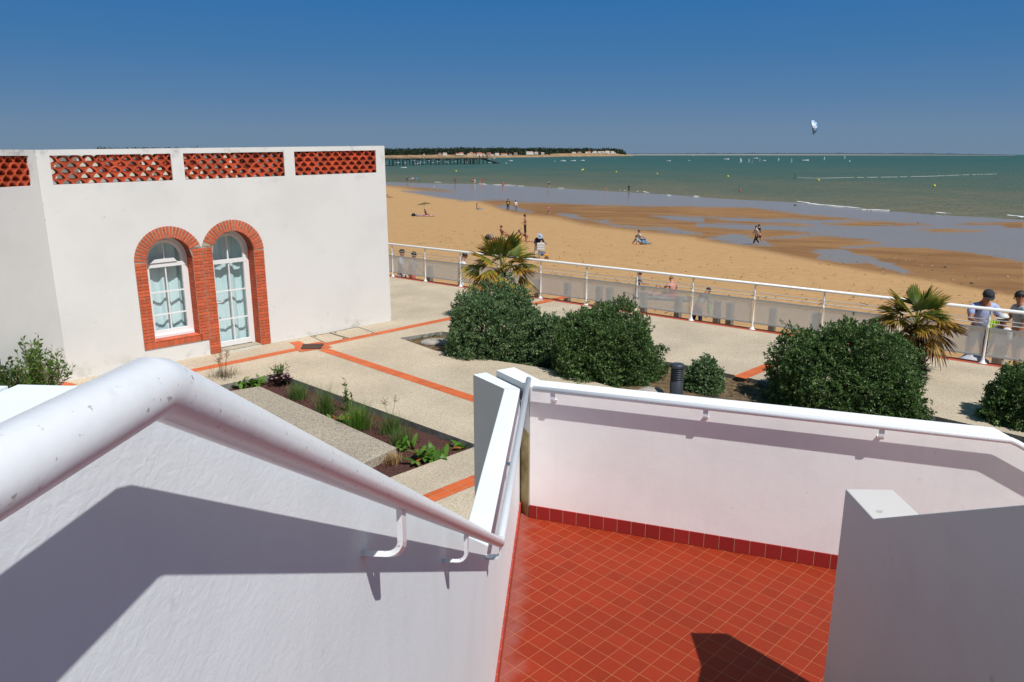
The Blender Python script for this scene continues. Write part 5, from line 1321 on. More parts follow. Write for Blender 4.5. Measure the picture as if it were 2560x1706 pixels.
def person(label, p, yaw, h, pose, skin='tan', top=None, bottom=None, hair=(.03,.02,.015), hat=None, build=1.0, hairlen='short', group=None, detail=False):
    """top: (colour, 'sleeveless'|'short'|'long'|'strap'); bottom: (colour, 'trunks'|'shorts'|'long'|'skirt')"""
    pz, lean, hp, legs, arms = POSES[pose]
    P = Vector((0, 0, pz)); up = Vector((0, math.sin(R(lean)), math.cos(R(lean))))
    waist = P + up*.10; chest = P + up*.215; neckb = P + up*.300; neckt = neckb + (up*.035 + Vector((0, .012, .012)))
    hd = R(hp + lean*.35); hu = Vector((0, math.sin(hd), math.cos(hd))); head = neckt + hu*.062 + Vector((0, .008, 0)); crown = head + hu*.055
    nd = [P, waist, chest, neckb, neckt]; rd = [(.080*build,.064*build), (.074*build,.056*build), (.092*build,.062*build), (.048,.040), .031]
    ed = [(0,1),(1,2),(2,3),(3,4)]
    nd += [head, crown]; rd += [(.046,.056), (.036,.042)]; ed += [(4,5),(5,6)]
    L = {}
    for i, sd in enumerate((-1, 1)):
        a, sp_, kb = legs[i]; hip = P + Vector((sd*.052*build, 0, -.012)); k0 = len(nd)
        knee = hip + sk(a, sd*sp_, .235); d2 = sk(a - kb, sd*sp_*.4, .235); ank = knee + d2
        fwd = Vector((d2.x*0, 1, 0)) if abs(a - kb) < 50 else (Vector((0, 0, 1)) if a - kb > 50 else Vector((0, -.8, -.3)))
        toe = ank + fwd*.085 + Vector((0, 0, -.018 if abs(a-kb) < 50 else 0))
        nd += [hip, knee, ank, toe]; rd += [.056*build, .035*build, .023, .018]; ed += [(0, k0), (k0, k0+1), (k0+1, k0+2), (k0+2, k0+3)]; L['leg%d' % i] = (hip, knee, ank, toe)
        a, sp_, eb = arms[i]; sh = neckb - up*.022 + Vector((sd*.112*build, 0, 0)); k1 = len(nd)
        elb = sh + sk(a, sd*sp_, .165); wr = elb + sk(a + eb, sd*sp_*.5, .140); palm = wr + (wr - elb).normalized()*.035
        nd += [sh, elb, wr, palm]; rd += [.036*build, .025*build, .017, (.021,.012)]; ed += [(3, k1), (k1, k1+1), (k1+1, k1+2), (k1+2, k1+3)]; L['arm%d' % i] = (sh, elb, wr, palm)
    th = thing('person', label, 'person', p, yaw, group=group)
    S = lambda vs: [Vector(v)*h for v in vs]
    v, f = skin_mesh(S(nd), ed, [(r*h if isinstance(r, (int, float)) else (r[0]*h, r[1]*h)) for r in rd], 2 if detail else 1)
    mb = MB(); mb.add(v, f, 0, True)
    # face: nose, ears, eyes, lips; fingers
    side = Vector((1, 0, 0)); face = hu.cross(side) * -1
    if face.y < 0 and abs(lean) < 70: face = -face
    fc = (head + hu*.012)*h
    mb.add([fc + face*.054*h - hu*.020*h - side*.010*h, fc + face*.054*h - hu*.020*h + side*.010*h, fc + face*.072*h - hu*.018*h, fc + face*.052*h + hu*.012*h], [(0,1,2),(1,3,2),(3,0,2),(0,3,1)], 0)
    for sd in (-1, 1):
        mb.ellipsoid(fc + side*sd*.047*h, (.006*h, .011*h, .018*h), n=6, m=4)
        if detail: mb.ellipsoid(fc + face*.047*h + side*sd*.019*h + hu*.006*h, (.008*h, .006*h, .004*h), n=6, m=4, mat=1)
    if detail: mb.ellipsoid(fc + face*.050*h - hu*.036*h, (.015*h, .005*h, .004*h), n=6, m=4, mat=2)
    for i, sd in enumerate((-1, 1)):
        sh, elb, wr, palm = L['arm%d' % i]; d = (palm - elb).normalized(); ac = d.cross(Vector((0,1,0))) if abs(d.y) < .9 else d.cross(Vector((0,0,1))); ac.normalize(); cu = d.cross(ac)
        for k, fl in enumerate((.038, .044, .040, .032)):
            b = palm + ac*(-.016 + .0105*k) + d*.004; m1 = b + d*fl*.55; t = m1 + d*fl*.4 - cu*fl*.3*sd
            mb.tube([b*h, m1*h, t*h], [.0062*h, .0056*h, .0042*h], 5)
        b = palm - ac*.018 - d*.016; mb.tube([b*h, (b - ac*.012 + d*.014)*h, (b - ac*.016 + d*.030)*h], [.007*h, .006*h, .0045*h], 5)
    obj('body', mb, [M_SKINS[skin], mat('eye', (.03,.02,.02), rough=.3), mat('lips', (.35,.10,.08), rough=.5)], th, local=True, fix=False)
    g = .011
    def sub(points, edges, radii, name, c):
        v, f = skin_mesh(S(points), edges, [(r*h if isinstance(r, (int, float)) else (r[0]*h, r[1]*h)) for r in radii], 1)
        b = MB(); b.add(v, f, 0, True); return obj(name, b, cloth(c), th, local=True, fix=False)
    if top:
        c, sl = top
        pts = [waist - up*.07, waist, chest, neckb - up*.008]; rr = [(.084*build+g,.068*build+g), (.078*build+g,.060*build+g), (.094*build+g,.064*build+g), (.058,.048)]; e = [(0,1),(1,2),(2,3)]
        if sl == 'strap': pts = pts[:1] + [waist, chest - up*.01]; rr = rr[:3]; e = e[:2]
        if sl in ('short', 'long'):
            for i in (0, 1):
                sh, elb, wr, _ = L['arm%d' % i]; k = len(pts)
                if sl == 'short': pts += [sh, sh.lerp(elb, .72)]; rr += [.043*build+.006, .036*build]; e += [(3, k), (k, k+1)]
                else: pts += [sh, elb, wr - (wr-elb)*.08]; rr += [.042*build+.006, .032*build, .024]; e += [(3, k), (k, k+1), (k+1, k+2)]
        sub(pts, e, rr, {'strap': 'swimsuit', 'sleeveless': 'vest', 'short': 'shirt', 'long': 'pullover'}[sl], c)
    if bottom:
        c, ln = bottom
        pts = [P + up*.045, P - Vector((0,0,.0))]; rr = [(.080*build+g*.8,.064*build+g*.8), (.082*build+g*.6,.070*build+g*.6)]; e = [(0,1)]
        if ln == 'skirt':
            b = MB(); hem = (L['leg0'][1] + L['leg1'][1])/2
            b.tube([(P + up*.06)*h, P*h, (P.lerp(hem, .55))*h, hem*h], [.078*h, .094*h, .115*h, .13*h], 14); obj('skirt', b, cloth(c), th, local=True, fix=False)
        else:
            for i in (0, 1):
                hip, knee, ank, toe = L['leg%d' % i]; k = len(pts)
                if ln == 'trunks': pts += [hip, hip.lerp(knee, .30)]; rr += [.062*build, .055*build]; e += [(1, k), (k, k+1)]
                elif ln == 'shorts': pts += [hip, hip.lerp(knee, .85)]; rr += [.063*build, .050*build]; e += [(1, k), (k, k+1)]
                else: pts += [hip, knee, ank + (knee-ank)*.06]; rr += [.063*build, .045*build, .034]; e += [(1, k), (k, k+1), (k+1, k+2)]
            sub(pts, e, rr, {'trunks': 'trunks', 'shorts': 'shorts', 'long': 'trousers'}[ln], c)
    rot = hu.to_track_quat('Z', 'Y').to_matrix()
    hc = (head + hu*.026)*h
    if hair is not None:
        b = MB(); b.ellipsoid(hc - face*.010*h, (.054*h, .061*h, .054*h), rot, n=12, m=7, zmin=-.25, jitter=.04)
        if hairlen == 'long': b.ellipsoid((head - hu*.02)*h - face*.034*h, (.044*h, .030*h, .085*h), rot, n=10, m=7, jitter=.06)
        if hairlen == 'bun': b.ellipsoid((head + hu*.06)*h - face*.045*h, (.028*h, .028*h, .028*h), rot, n=8, m=6, jitter=.05)
        obj('hair', b, mat('hair_%d_%d' % (int(hair[0]*999), int(hair[1]*999)), hair, rough=.6), th, local=True)
    if hat:
        c, kind = hat; b = MB()
        b.ellipsoid(hc + hu*.012*h, (.060*h, .066*h, .056*h), rot, n=14, m=7, zmin=.0)
        if kind == 'cap':
            q = hc + hu*.012*h; n = 9; vs = [q + side*(-.05 + .1*k/(n-1))*h + face*(.055 + .050*math.sin(math.pi*k/(n-1)))*h - hu*.004*h for k in range(n)] + [q + side*(-.055 + .11*k/(n-1))*h + face*(.045*math.sin(math.pi*k/(n-1)) + .015)*h for k in range(n)]
            vs2 = [v - hu*.006*h for v in vs]; b.add(vs + vs2, [(k, k+1, n+k+1, n+k) for k in range(n-1)] + [(2*n+k, 3*n+k, 3*n+k+1, 2*n+k+1) for k in range(n-1)] + [(k, 2*n+k, 2*n+k+1, k+1) for k in range(n-1)])
        else:
            n = 18; q = hc + hu*.010*h
            vs = [q + rot @ Vector((math.cos(6.283*k/n)*.060*h, math.sin(6.283*k/n)*.066*h, 0)) for k in range(n)] + [q + rot @ Vector((math.cos(6.283*k/n)*.105*h, math.sin(6.283*k/n)*.112*h, -.018*h)) for k in range(n)]
            b.add(vs, [(k, (k+1) % n, n+(k+1) % n, n+k) for k in range(n)])
            if kind == 'band': b.lathe([(.062*h, 0), (.064*h, .008*h), (.063*h, .02*h)], (0,0,0), 16, mat=1); m_ = 48; 
            if kind == 'band':
                for k in range(len(b.v)-m_, len(b.v)): b.v[k] = tuple(q + rot @ Vector(b.v[k]))
        obj('hat', b, [cloth(c), cloth((.75,.76,.78))], th, local=True, fix=False)
    return th, {k: [x*h for x in v] for k, v in L.items()}
def ob(px, py): return on_beach(px, py, .0)
def hpx(p, ytop): return max(.5, height_at((p.x, p.y, p.z), ytop) - p.z)
zP = lambda x, y: (1180 + x*.12755, 500 + y*.12755)
zQ = lambda x, y: (1480 + x*.187, 560 + y*.187)
zR = lambda x, y: (2380 + x*.17857, 680 + y*.17857)
zL = lambda x, y: (960 + x*.11479, 560 + y*.11479)
zF = lambda x, y: (960 + x*.17, 370 + y*.17)
zG = lambda x, y: (1360 + x*.17, 370 + y*.17)
BLK, NAVY, WHT, GRY, RED, PNK = (.012,.012,.016), (.015,.022,.06), (.74,.74,.72), (.25,.26,.28), (.50,.03,.03), (.62,.12,.22)
# behind the railing, close
p = ob(*zL(385,1300)); p = ob(1004, 700); p = Vector((p.x, p.y, beach_z(p.x, p.y)))
def near(px, extra, z=None):           # a spot on the sand a little beyond the railing on this sight line
    r = ray(px, 700); k = r[0]/r[1]; yr = (RL_C.y - RL_C.x/RL_D.x*RL_D.y)/(1 - k/RL_D.x*RL_D.y); y = yr + extra
    return Vector((k*y, y, float(beach_z(k*y, y)) if z is None else z))
A_ = dict(detail=True)
q = near(1003, 1.6); person('person in a white and blue shirt walking behind the railing, nearest the white building', q, R(-100), hpx(q, 622), 'walk', 'tan', ((.60,.68,.78),'short'), ((.55,.56,.62),'shorts'), (.02,.02,.02), **A_)
q = near(1032, 1.9); person('person with dark hair and red-edged shorts walking behind the railing, second from the white building', q, R(-100), hpx(q, 628), 'walk2', 'tan', ((.40,.36,.34),'short'), ((.45,.10,.08),'shorts'), (.02,.018,.015), **A_)
q = near(1152, 2.2); person('person in a loose white shirt leaning forward behind the railing beside the left palm', q, R(-70), hpx(q, 634)*1.02, 'carry', 'tan', (WHT,'long'), ((.66,.66,.66),'long'), (.02,.018,.015), **A_)
q = near(2258, 0) if False else Vector((0,0,0))
def spot(px, Y): r = ray(px, 750); k = r[0]/r[1]; return Vector((k*Y, Y, float(beach_z(k*Y, Y))))
q = spot(zR(440,0)[0], 18.4); man, Lm = person('man in a blue and white shirt and dark cap, holding yellow-green cloths behind the railing', q, R(172), hpx(q, zR(0,228)[1]), 'carry', 'tan', ((.42,.48,.72),'short'), ((.10,.11,.14),'shorts'), (.03,.02,.02), ((.035,.04,.05),'cap'), 1.12, **A_)
q2 = spot(zR(795,0)[0], 16.9); person('boy in a white cap and white shirt standing behind the railing', q2, R(95), hpx(q2, zR(0,600)[1]), 'stand', 'dark', (WHT,'short'), ((.50,.46,.40),'long'), (.03,.02,.02), ((.72,.72,.70),'cap'), **A_)
q3 = spot(zR(1010,0)[0], 18.6); person('man in a pale striped shirt cut by the right edge, behind the railing', q3, R(80), hpx(q3, zR(0,268)[1]), 'turn', 'tan', ((.45,.55,.58),'short'), ((.03,.03,.035),'shorts'), (.02,.018,.015), None, 1.1, **A_)
# group sitting on the sand beyond the glass
q = ob(*zQ(600,960)); person('child in a checked shirt sitting on the sand beyond the railing', q, R(-75), 1.32, 'kneel_up', 'tan', ((.22,.22,.26),'short'), ((.30,.32,.38),'shorts'), (.025,.012,.012), **A_)
q = ob(*zQ(1075,1010)); person('woman in a pink bikini with fair tied hair, seen from behind beyond the glass', q, R(15), 1.66, 'sit_cross', 'pink', ((.62,.08,.09),'strap'), ((.62,.08,.09),'trunks'), (.30,.19,.09), None, 1.08, 'bun', **A_)
q = ob(*zQ(850,985)); person('person lying on a towel beyond the glass with one arm raised', q, R(-80), 1.66, 'lie', 'pink', None, ((.50,.10,.10),'trunks'), (.12,.07,.04), **A_)
q = spot(zQ(1420,0)[0], 23.2); person('dark-haired person with a green bag bending behind the railing', q, R(-60), hpx(q, zQ(0,838)[1])*1.06, 'bend', 'tan', ((.30,.30,.30),'short'), (NAVY,'long'), (.02,.015,.015), **A_)
# middle of the beach
q = ob(*zP(600,742)); person('bare-chested man in white trunks sitting on the beach mat', q, R(-62), 1.80, 'sit', 'tan', None, (WHT,'trunks'), (.06,.03,.02), **A_)
q = ob(*zP(1040,672)); person('woman with black hair in a black swimsuit and wrap standing on the sand', q, R(80), hpx(q, zP(0,280)[1]), 'hips', 'tan', (BLK,'strap'), (BLK,'long'), (.015,.012,.012), None, 1.02, 'long', **A_)
q = ob(*zP(1075,815)); person('woman in a dark bikini kneeling on all fours by the yellow bag', q, R(100), 1.66, 'kneel', 'tan', (BLK,'strap'), ((.18,.10,.08),'trunks'), (.12,.05,.03), **A_)
q = ob(*zP(1280,1150)); bendp, Lb = person('person in a navy pullover, white trousers and striped sun hat folding a towel', q, R(195), hpx(q, zP(0,650)[1])*1.10, 'bend', 'tan', (NAVY,'long'), (WHT,'long'), (.10,.07,.05), ((.35,.45,.55),'band'), **A_)
q = ob(*zQ(655,275)); person('man in a grey shirt and jeans reclining on the sand, in front of his partner', q, R(-80), 1.75, 'recline', 'tan', ((.33,.38,.42),'short'), ((.15,.26,.38),'long'), (.04,.02,.018), **A_)
q = ob(*zQ(655,250)); q.y += .5; person('man in a pale shirt reclining on the sand behind his partner, head higher', q, R(-80), 1.80, 'sit', 'tan', ((.50,.52,.55),'short'), ((.16,.28,.42),'long'), (.04,.02,.018), **A_)
q = ob(*zQ(2185,285)); person('woman in a cream blouse and black trousers striding on the wet sand', q, R(100), hpx(q, zQ(0,20)[1]), 'walk', 'fair', ((.66,.60,.50),'short'), (BLK,'long'), (.05,.03,.02), **A_)
q = ob(*zQ(2245,285)); q.y += .45; person('woman in a short black dress walking beside the one in the cream blouse', q, R(100), hpx(q, zQ(0,2)[1]), 'walk2', 'fair', (BLK,'short'), (BLK,'shorts'), (.03,.018,.015), None, 1.0, 'long', **A_)
q = ob(1065, 539); person('woman in a yellow sun hat sitting on a pink towel, far left of the beach', q, R(-80), 1.65, 'sit', 'pink', ((.45,.45,.50),'strap'), ((.45,.10,.10),'trunks'), (.05,.03,.02), ((.72,.55,.12),'brim'))
q = ob(1193, 524); person('woman in a white top and blue trousers sitting alone near the wet sand', q, R(-85), 1.62, 'sit_flat', 'tan', (WHT,'sleeveless'), ((.16,.28,.45),'long'), (.10,.04,.03), None, 1.0, 'long')
q = ob(1270, 528); pk, Lk = person('walker in dark clothes with a black and yellow backpack seen from behind', q, R(5), hpx(q, 497), 'walk', 'tan', (BLK,'short'), ((.04,.05,.09),'long'), (.02,.015,.012))
q = ob(1289, 529.5); person('walker in a white top beside the one with the backpack', q, R(0), hpx(q, 500.5), 'walk2', 'tan', (WHT,'long'), ((.20,.24,.28),'long'), (.02,.015,.012), None, .95, 'long')
q = ob(1371.5, 537); person('small child in a pink top running on the sand', q, R(20), hpx(q, 515), 'walk', 'fair', (PNK,'short'), ((.30,.08,.14),'shorts'), (.35,.20,.10))
q = ob(973, 495); person('person lying on the sand beside the building corner', q, R(-70), 1.7, 'recline', 'tan', None, (NAVY,'trunks'), (.06,.04,.03))
# along the water's edge
def wade(label, x, y, ytop, pose, skin, top, bot, **k):
    q = ob(x, y); q.z = max(q.z, ZSEA - .12); person(label, q, R(k.pop('yaw', 20)), hpx(q, ytop), pose, skin, top, bot, k.pop('hair', (.03,.02,.018)), **k)
wade('dark figure walking in the shallows, farthest left of the waders', *zF(340,508), zF(0,435)[1], 'walk', 'tan', (BLK,'long'), (BLK,'shorts'))
wade('wader in a pale blue top beside one in red shorts', *zF(398,505), zF(0,442)[1], 'walk', 'tan', ((.45,.60,.72),'short'), (BLK,'shorts'))
wade('wader in a white top and red shorts near the left end of the water edge', *zF(425,508), zF(0,425)[1], 'walk2', 'tan', (WHT,'short'), ((.45,.06,.06),'shorts'))
wade('wader in a bright blue shirt at the left of the water edge', *zF(482,505), zF(0,430)[1], 'stand', 'tan', ((.08,.38,.70),'short'), ((.10,.30,.60),'shorts'))
wade('small dark child wading behind the one in bright blue', *zF(518,510), zF(0,475)[1], 'walk', 'dark', (BLK,'short'), (BLK,'shorts'))
wade('tanned wader in brown trunks standing alone in the shallows', *zF(1045,530), zF(0,435)[1], 'stand', 'dark', None, ((.15,.05,.04),'trunks'))
wade('wader in a red top stooping in the shallows, beside one in white', *zF(1298,530), zF(0,460)[1]-3, 'bend', 'pink', (RED,'short'), (BLK,'shorts'))
wade('wader all in white standing in the shallows', *zF(1337,527), zF(0,456)[1], 'stand', 'fair', (WHT,'long'), (WHT,'long'))
wade('small child in pink beside a wader in red', *zF(1412,530), zF(0,470)[1], 'walk', 'pink', (PNK,'short'), (PNK,'shorts'))
wade('wader in a red shirt and red shorts with a child in pink', *zF(1455,527), zF(0,450)[1], 'stand', 'pink', ((.60,.05,.03),'short'), ((.60,.05,.03),'shorts'))
wade('child in red crouching at the water edge', *zF(1755,572), zF(0,510)[1]-9, 'crouch', 'pink', ((.65,.05,.05),'short'), ((.65,.05,.05),'shorts'))
wade('child with pink skin playing on the sand bar, left of the two', *zF(640,600), zF(0,568)[1]-5, 'crouch', 'pink', ((.60,.30,.30),'short'), (BLK,'trunks'))
wade('child in a white hat playing on the sand bar, right of the two', *zF(738,600), zF(0,572)[1]-5, 'crouch', 'pink', (WHT,'short'), (BLK,'trunks'), hat=((.75,.75,.72),'brim'))
wade('wader in a white hat and black top, legs in the shallows', *zG(70,598), zG(0,503)[1], 'walk', 'fair', (BLK,'short'), ((.55,.35,.30),'trunks'), hat=((.75,.75,.72),'brim'))
wade('child in a red swimsuit skipping in the shallows', *zG(912,640), zG(0,575)[1], 'walk', 'pink', ((.50,.08,.06),'strap'), ((.50,.08,.06),'trunks'))
wade('black figure in a wetsuit standing at the water edge with a dark reflection', *zG(1247,642), zG(0,542)[1], 'stand', 'tan', (BLK,'long'), (BLK,'long'))
q = at(1850, 481.5, ZSEA); q.z -= .55; person('bather in red trunks standing waist-deep in the sea', q, R(150), 1.6, 'stand', 'pink', None, (RED,'shorts'), (.20,.10,.05))
q = at(1987, 446.5, ZSEA + .12); person('kite surfer in a black wetsuit leaning on a board', q, R(80), 1.75, 'crouch' if False else 'hips', 'tan', (BLK,'long'), (BLK,'long'))
# ------------------------------------------------------------------ belongings
def towel(label, px, w, d, yaw, c1, c2=None, nstripe=7, lift=.03):
    q = ob(*px); mb = MB(); n = 12; rot = Matrix.Rotation(R(yaw), 3, 'Z')
    for i in range(nstripe):
        for j in range(n):
            P_ = []
            for a, b in ((i, j), (i+1, j), (i+1, j+1), (i, j+1)):
                x, y = (a/nstripe - .5)*w, (b/n - .5)*d; v = rot @ Vector((x, y, 0)); P_.append(Vector((q.x+v.x, q.y+v.y, float(beach_z(q.x+v.x, q.y+v.y)) + lift + .05 + .022*math.sin(x*7+y*5))))
            mb.add(P_ + [v - Vector((0,0,.02)) for v in P_], [(0,1,2,3)], i % 2, True)
    tag(obj('beach_towel', mb, [cloth(c1), cloth(c2 or c1)], fix=False), label, 'towel')
towel('pink towel under the woman in the yellow hat', (1066,541), 2.0, 1.0, 10, (.62,.14,.24), (.70,.45,.48))
towel('red and white striped mat beside the bare-chested man', zP(690,790), 1.9, 1.0, 15, (.55,.05,.04), (.70,.66,.60))
towel('orange towel under the bare-chested man', zP(520,755), 1.3, .9, 15, (.66,.22,.05), (.60,.40,.30))
towel('dark towel under the people lying beyond the glass', zQ(930,1000), 2.2, 1.1, -10, (.20,.22,.25), (.27,.28,.30))
towel('yellow and orange towel beside the green bag beyond the railing', zQ(1275,985), .9, .8, 20, (.66,.52,.05), (.65,.30,.06))
def bag(label, px, size, c, name='beach_bag', c2=None):
    q = ob(*px); mb = MB(); w, d, h = size
    mb.ellipsoid(q + Vector((0,0,h*.42)), (w/2, d/2, h*.5), n=14, m=9, jitter=.07)
    th = thing(name, label, 'bag', q); obj('sack', mb, cloth(c), th)
    hb = MB(); 
    for s in (-1, 1): hb.tube([q + Vector((-w*.28, s*d*.2, h*.8)), q + Vector((-w*.16, s*d*.25, h*1.1)), q + Vector((w*.16, s*d*.25, h*1.1)), q + Vector((w*.28, s*d*.2, h*.8))], .012, 6)
    obj('handle', hb, cloth(c2 or c), th, fix=False)
bag('yellow beach bag beside the kneeling woman', zP(870,795), (.85,.5,.42), (.72,.42,.03), c2=(.4,.2,.02))
bag('black bag to the left of the pink towel', (1034,541), (.55,.4,.35), BLK)
bag('grey bag next to the black bag by the pink towel', (1043,541.5), (.4,.35,.28), (.30,.28,.30))
bag('dark bag and clothes at the left end of the orange towel', zP(310,770), (.5,.4,.33), (.03,.03,.035))
bag('patterned grey bag between the dark bag and the bare-chested man', zP(385,778), (.4,.35,.38), (.25,.23,.22))
bag('blue and yellow bag at the feet of the person folding a towel', zP(1385,1100), (.42,.35,.32), (.10,.16,.30), c2=(.75,.65,.05))
bag('orange bag on the sand right of the person folding a towel', zP(1445,1105), (.40,.3,.16), (.70,.36,.05))
bag('brown bundle on the sand near the railing right of the person folding a towel', zP(1460,1165), (.28,.22,.16), (.14,.06,.04), 'clothes_bundle')
def shoes(label, px):
    q = ob(*px); th = thing('shoes', label, 'shoes', q)
    for s in (0, .16):
        b = MB(); b.ellipsoid(q + Vector((s, 0, .05)), (.05,.13,.05), n=8, m=6); obj('shoe', b, cloth(BLK), th)
shoes('pair of dark shoes in front of the dark bag', zP(272,800))
# the folded towel, strap bag, backpack, cloths
rt = Matrix.Translation(bendp.location) @ Matrix.Rotation(bendp.rotation_euler.z, 4, 'Z')
c = rt @ ((Lb['arm0'][3] + Lb['arm1'][3])/2); mb = MB()
for k in range(6): mb.box(c + Vector((0, 0, .03 - .07*k)), (.46, .10 + .02*(k % 2), .075), Matrix.Rotation(bendp.rotation_euler.z, 3, 'Z'), mat=k % 2)
tag(obj('folded_towel', mb, [cloth((.74,.74,.73)), cloth((.50,.50,.50))]), 'white and grey striped towel held by the person in the sun hat', 'towel')
rt = Matrix.Translation(man.location) @ Matrix.Rotation(man.rotation_euler.z, 4, 'Z')
def loc(v): return rt @ Vector(v)
hm = 1.75
th = thing('shoulder_bag', 'black shoulder bag slung across the man in the dark cap', 'bag', loc((-.16,.16,.95)))
b = MB(); b.box(loc((-.2,.17,.93)), (.24,.09,.2), Matrix.Rotation(man.rotation_euler.z, 3, 'Z')); obj('pouch', b, cloth(BLK), th, bevel=.02)
b = MB(); b.tube([loc((-.20,.16,1.02)), loc((-.05,.155,1.2)), loc((.10,.10,1.40)), loc((.14,-.02,1.46)), loc((.08,-.12,1.36)), loc((-.16,-.10,1.05))], .018, 6, flat=.4); obj('strap', b, cloth(BLK), th, fix=False)
rngc = random.Random(5); b = MB(); c0 = (Lm['arm1'][3] + Lm['arm0'][3])/2
for k in range(16):
    a = Vector((rngc.uniform(-.16,.12), rngc.uniform(-.06,.08), 0)); s0 = loc(c0 + a + Vector((0,.03,.04))); b.tube([s0, s0 + Vector((rngc.uniform(-.05,.05), rngc.uniform(-.05,.02), -.2)), s0 + Vector((rngc.uniform(-.10,.12), -.02, rngc.uniform(-.55,-.35)))], [.03,.04,.02], 6, mat=k % 2, flat=.35)
tag(obj('beach_cloths', b, [cloth((.42,.62,.04)), cloth((.70,.72,.08))], fix=False), 'yellow-green cloths held in front of the man in the dark cap', 'cloths')
rt = Matrix.Translation(pk.location) @ Matrix.Rotation(pk.rotation_euler.z, 4, 'Z'); hh = Lk['arm0'][0].z
th = thing('backpack', 'black and yellow backpack on the walker in dark clothes', 'backpack', rt @ Vector((0,-.16,hh-.25)))
b = MB(); b.ellipsoid(rt @ Vector((0,-.20,hh-.2)), (.19,.13,.27), n=12, m=8); obj('sack', b, cloth(BLK), th)
b = MB(); b.ellipsoid(rt @ Vector((0,-.30,hh-.22)), (.12,.06,.16), n=10, m=6); obj('pocket', b, cloth((.60,.55,.06)), th)
bag2 = MB(); q = spot(zR(420,0)[0], 17.3); bag2.ellipsoid(q + Vector((0,0,.35)), (.42,.3,.36), n=16, m=10, jitter=.09); tag(obj('beach_bag', bag2, cloth((.55,.54,.58))), 'big pale crumpled bag standing behind the glass panel below the man in the cap', 'bag')
bag2 = MB(); q = spot(zR(700,0)[0], 17.6); bag2.ellipsoid(q + Vector((0,0,.2)), (.3,.25,.22), n=16, m=10, jitter=.09); tag(obj('beach_bag', bag2, cloth((.45,.45,.44))), 'low grey bag on the sand behind the glass beside the boy in the white cap', 'bag')
q = spot(zQ(1465,0)[0], 23.6); b = MB(); b.ellipsoid(q + Vector((.25,0,.75)), (.07,.10,.35), n=10, m=8, jitter=.05); tag(obj('green_bag', b, cloth((.30,.60,.12))), 'light green bag hanging beside the bending dark-haired person', 'bag')
# parasol half folded behind the seated woman far left
q = ob(1062, 541); th = thing('parasol', 'small yellow parasol tilted over the woman on the pink towel', 'parasol', q)
b = MB(); top = q + Vector((-.1,.5,1.55)); b.tube([q + Vector((-.1,.5,0)), top], .02, 6); obj('pole', b, M_RAIL2, th)
b = MB(); n = 10
vs = [top + Vector((.05,0,.12))] + [top + Vector((math.cos(6.28*k/n)*.85, math.sin(6.28*k/n)*.85, -.12 + .10*math.cos(6.28*k/n))) for k in range(n)]; vs += [v - Vector((0,0,.02)) for v in vs]
b.add(vs, [(0, 1+k, 1+(k+1) % n) for k in range(n)] + [(n+1, n+2+(k+1) % n, n+2+k) for k in range(n)], 0); obj('canopy', b, cloth((.16,.12,.05)), th, fix=False)
# ------------------------------------------------------------------ posts, stones, debris on the sand
M_WOOD = mat('weathered_wood', (.24,.21,.17), rough=.9, var=.4, vscale=12, bump=.5, bscale=30, stretch=(3, 3, .4))
proto = None
for i, px in enumerate((1075, 1345, 1419, 1499, 1526, 1612, 1699, 1798, 1831, 1940, 2050, 2355)):
    r = ray(px, 700); k = r[0]/r[1]; yr = (RL_C.y - RL_C.x/RL_D.x*RL_D.y)/(1 - k/RL_D.x*RL_D.y); y = yr + 1.5
    q = Vector((k*y, y, float(beach_z(k*y, y)) - .1))
    if proto is None:
        th = thing('wooden_post', 'weathered grey wooden post standing in the sand behind the frosted railing glass', 'post', (0,0,0), group='wooden posts behind the railing')
        b = MB(); b.prism([(-.085,-.085),(.085,-.085),(.085,.085),(-.085,.085)], 0, 1.36); b.prism([(-.09,-.09),(.09,-.09),(.09,.09),(-.09,.09)], 1.36, 1.40); obj('shaft', b, M_WOOD, th, local=True, bevel=.008); proto = th; c = th
    else: c = copy_tree(proto)
    c.location = q; c.rotation_euler.z = math.atan2(RL_D.y, RL_D.x) + .1*math.sin(i*3)
M_ROCK = mat('wet_rock', (.085,.06,.04), rough=.8, var=.4, vscale=9, bump=.6, bscale=14)
M_SHELL = mat('pale_stone_chip', (.55,.46,.36), rough=.85, var=.3, vscale=15)
rocks3 = [(1785,943,16,1),(1975,1060,22,1),(1692,934,10,0),(1618,930,8,0),(1645,966,6,0),(1488,991,8,0),(1558,985,7,0),(1505,890,8,0),(1530,888,6,0),(1352,950,6,1),(1710,1031,6,0),(1818,1051,7,0),(2232,1011,13,0),(1708,1087,6,0),(1340,975,10,0),(475,835,5,1),(990,938,7,1),(1225,532,7,1),(1255,535,6,1),(1393,541,10,1),(710,499,16,1),(1590,626,9,1),(440,485,5,1),(345,478,5,1),(30,722,7,0),(55,730,7,1),(85,725,6,0),(125,667,6,1),(155,676,6,1),(1080,588,5,1),(2193,1222,6,0),(1697,893,5,0)]
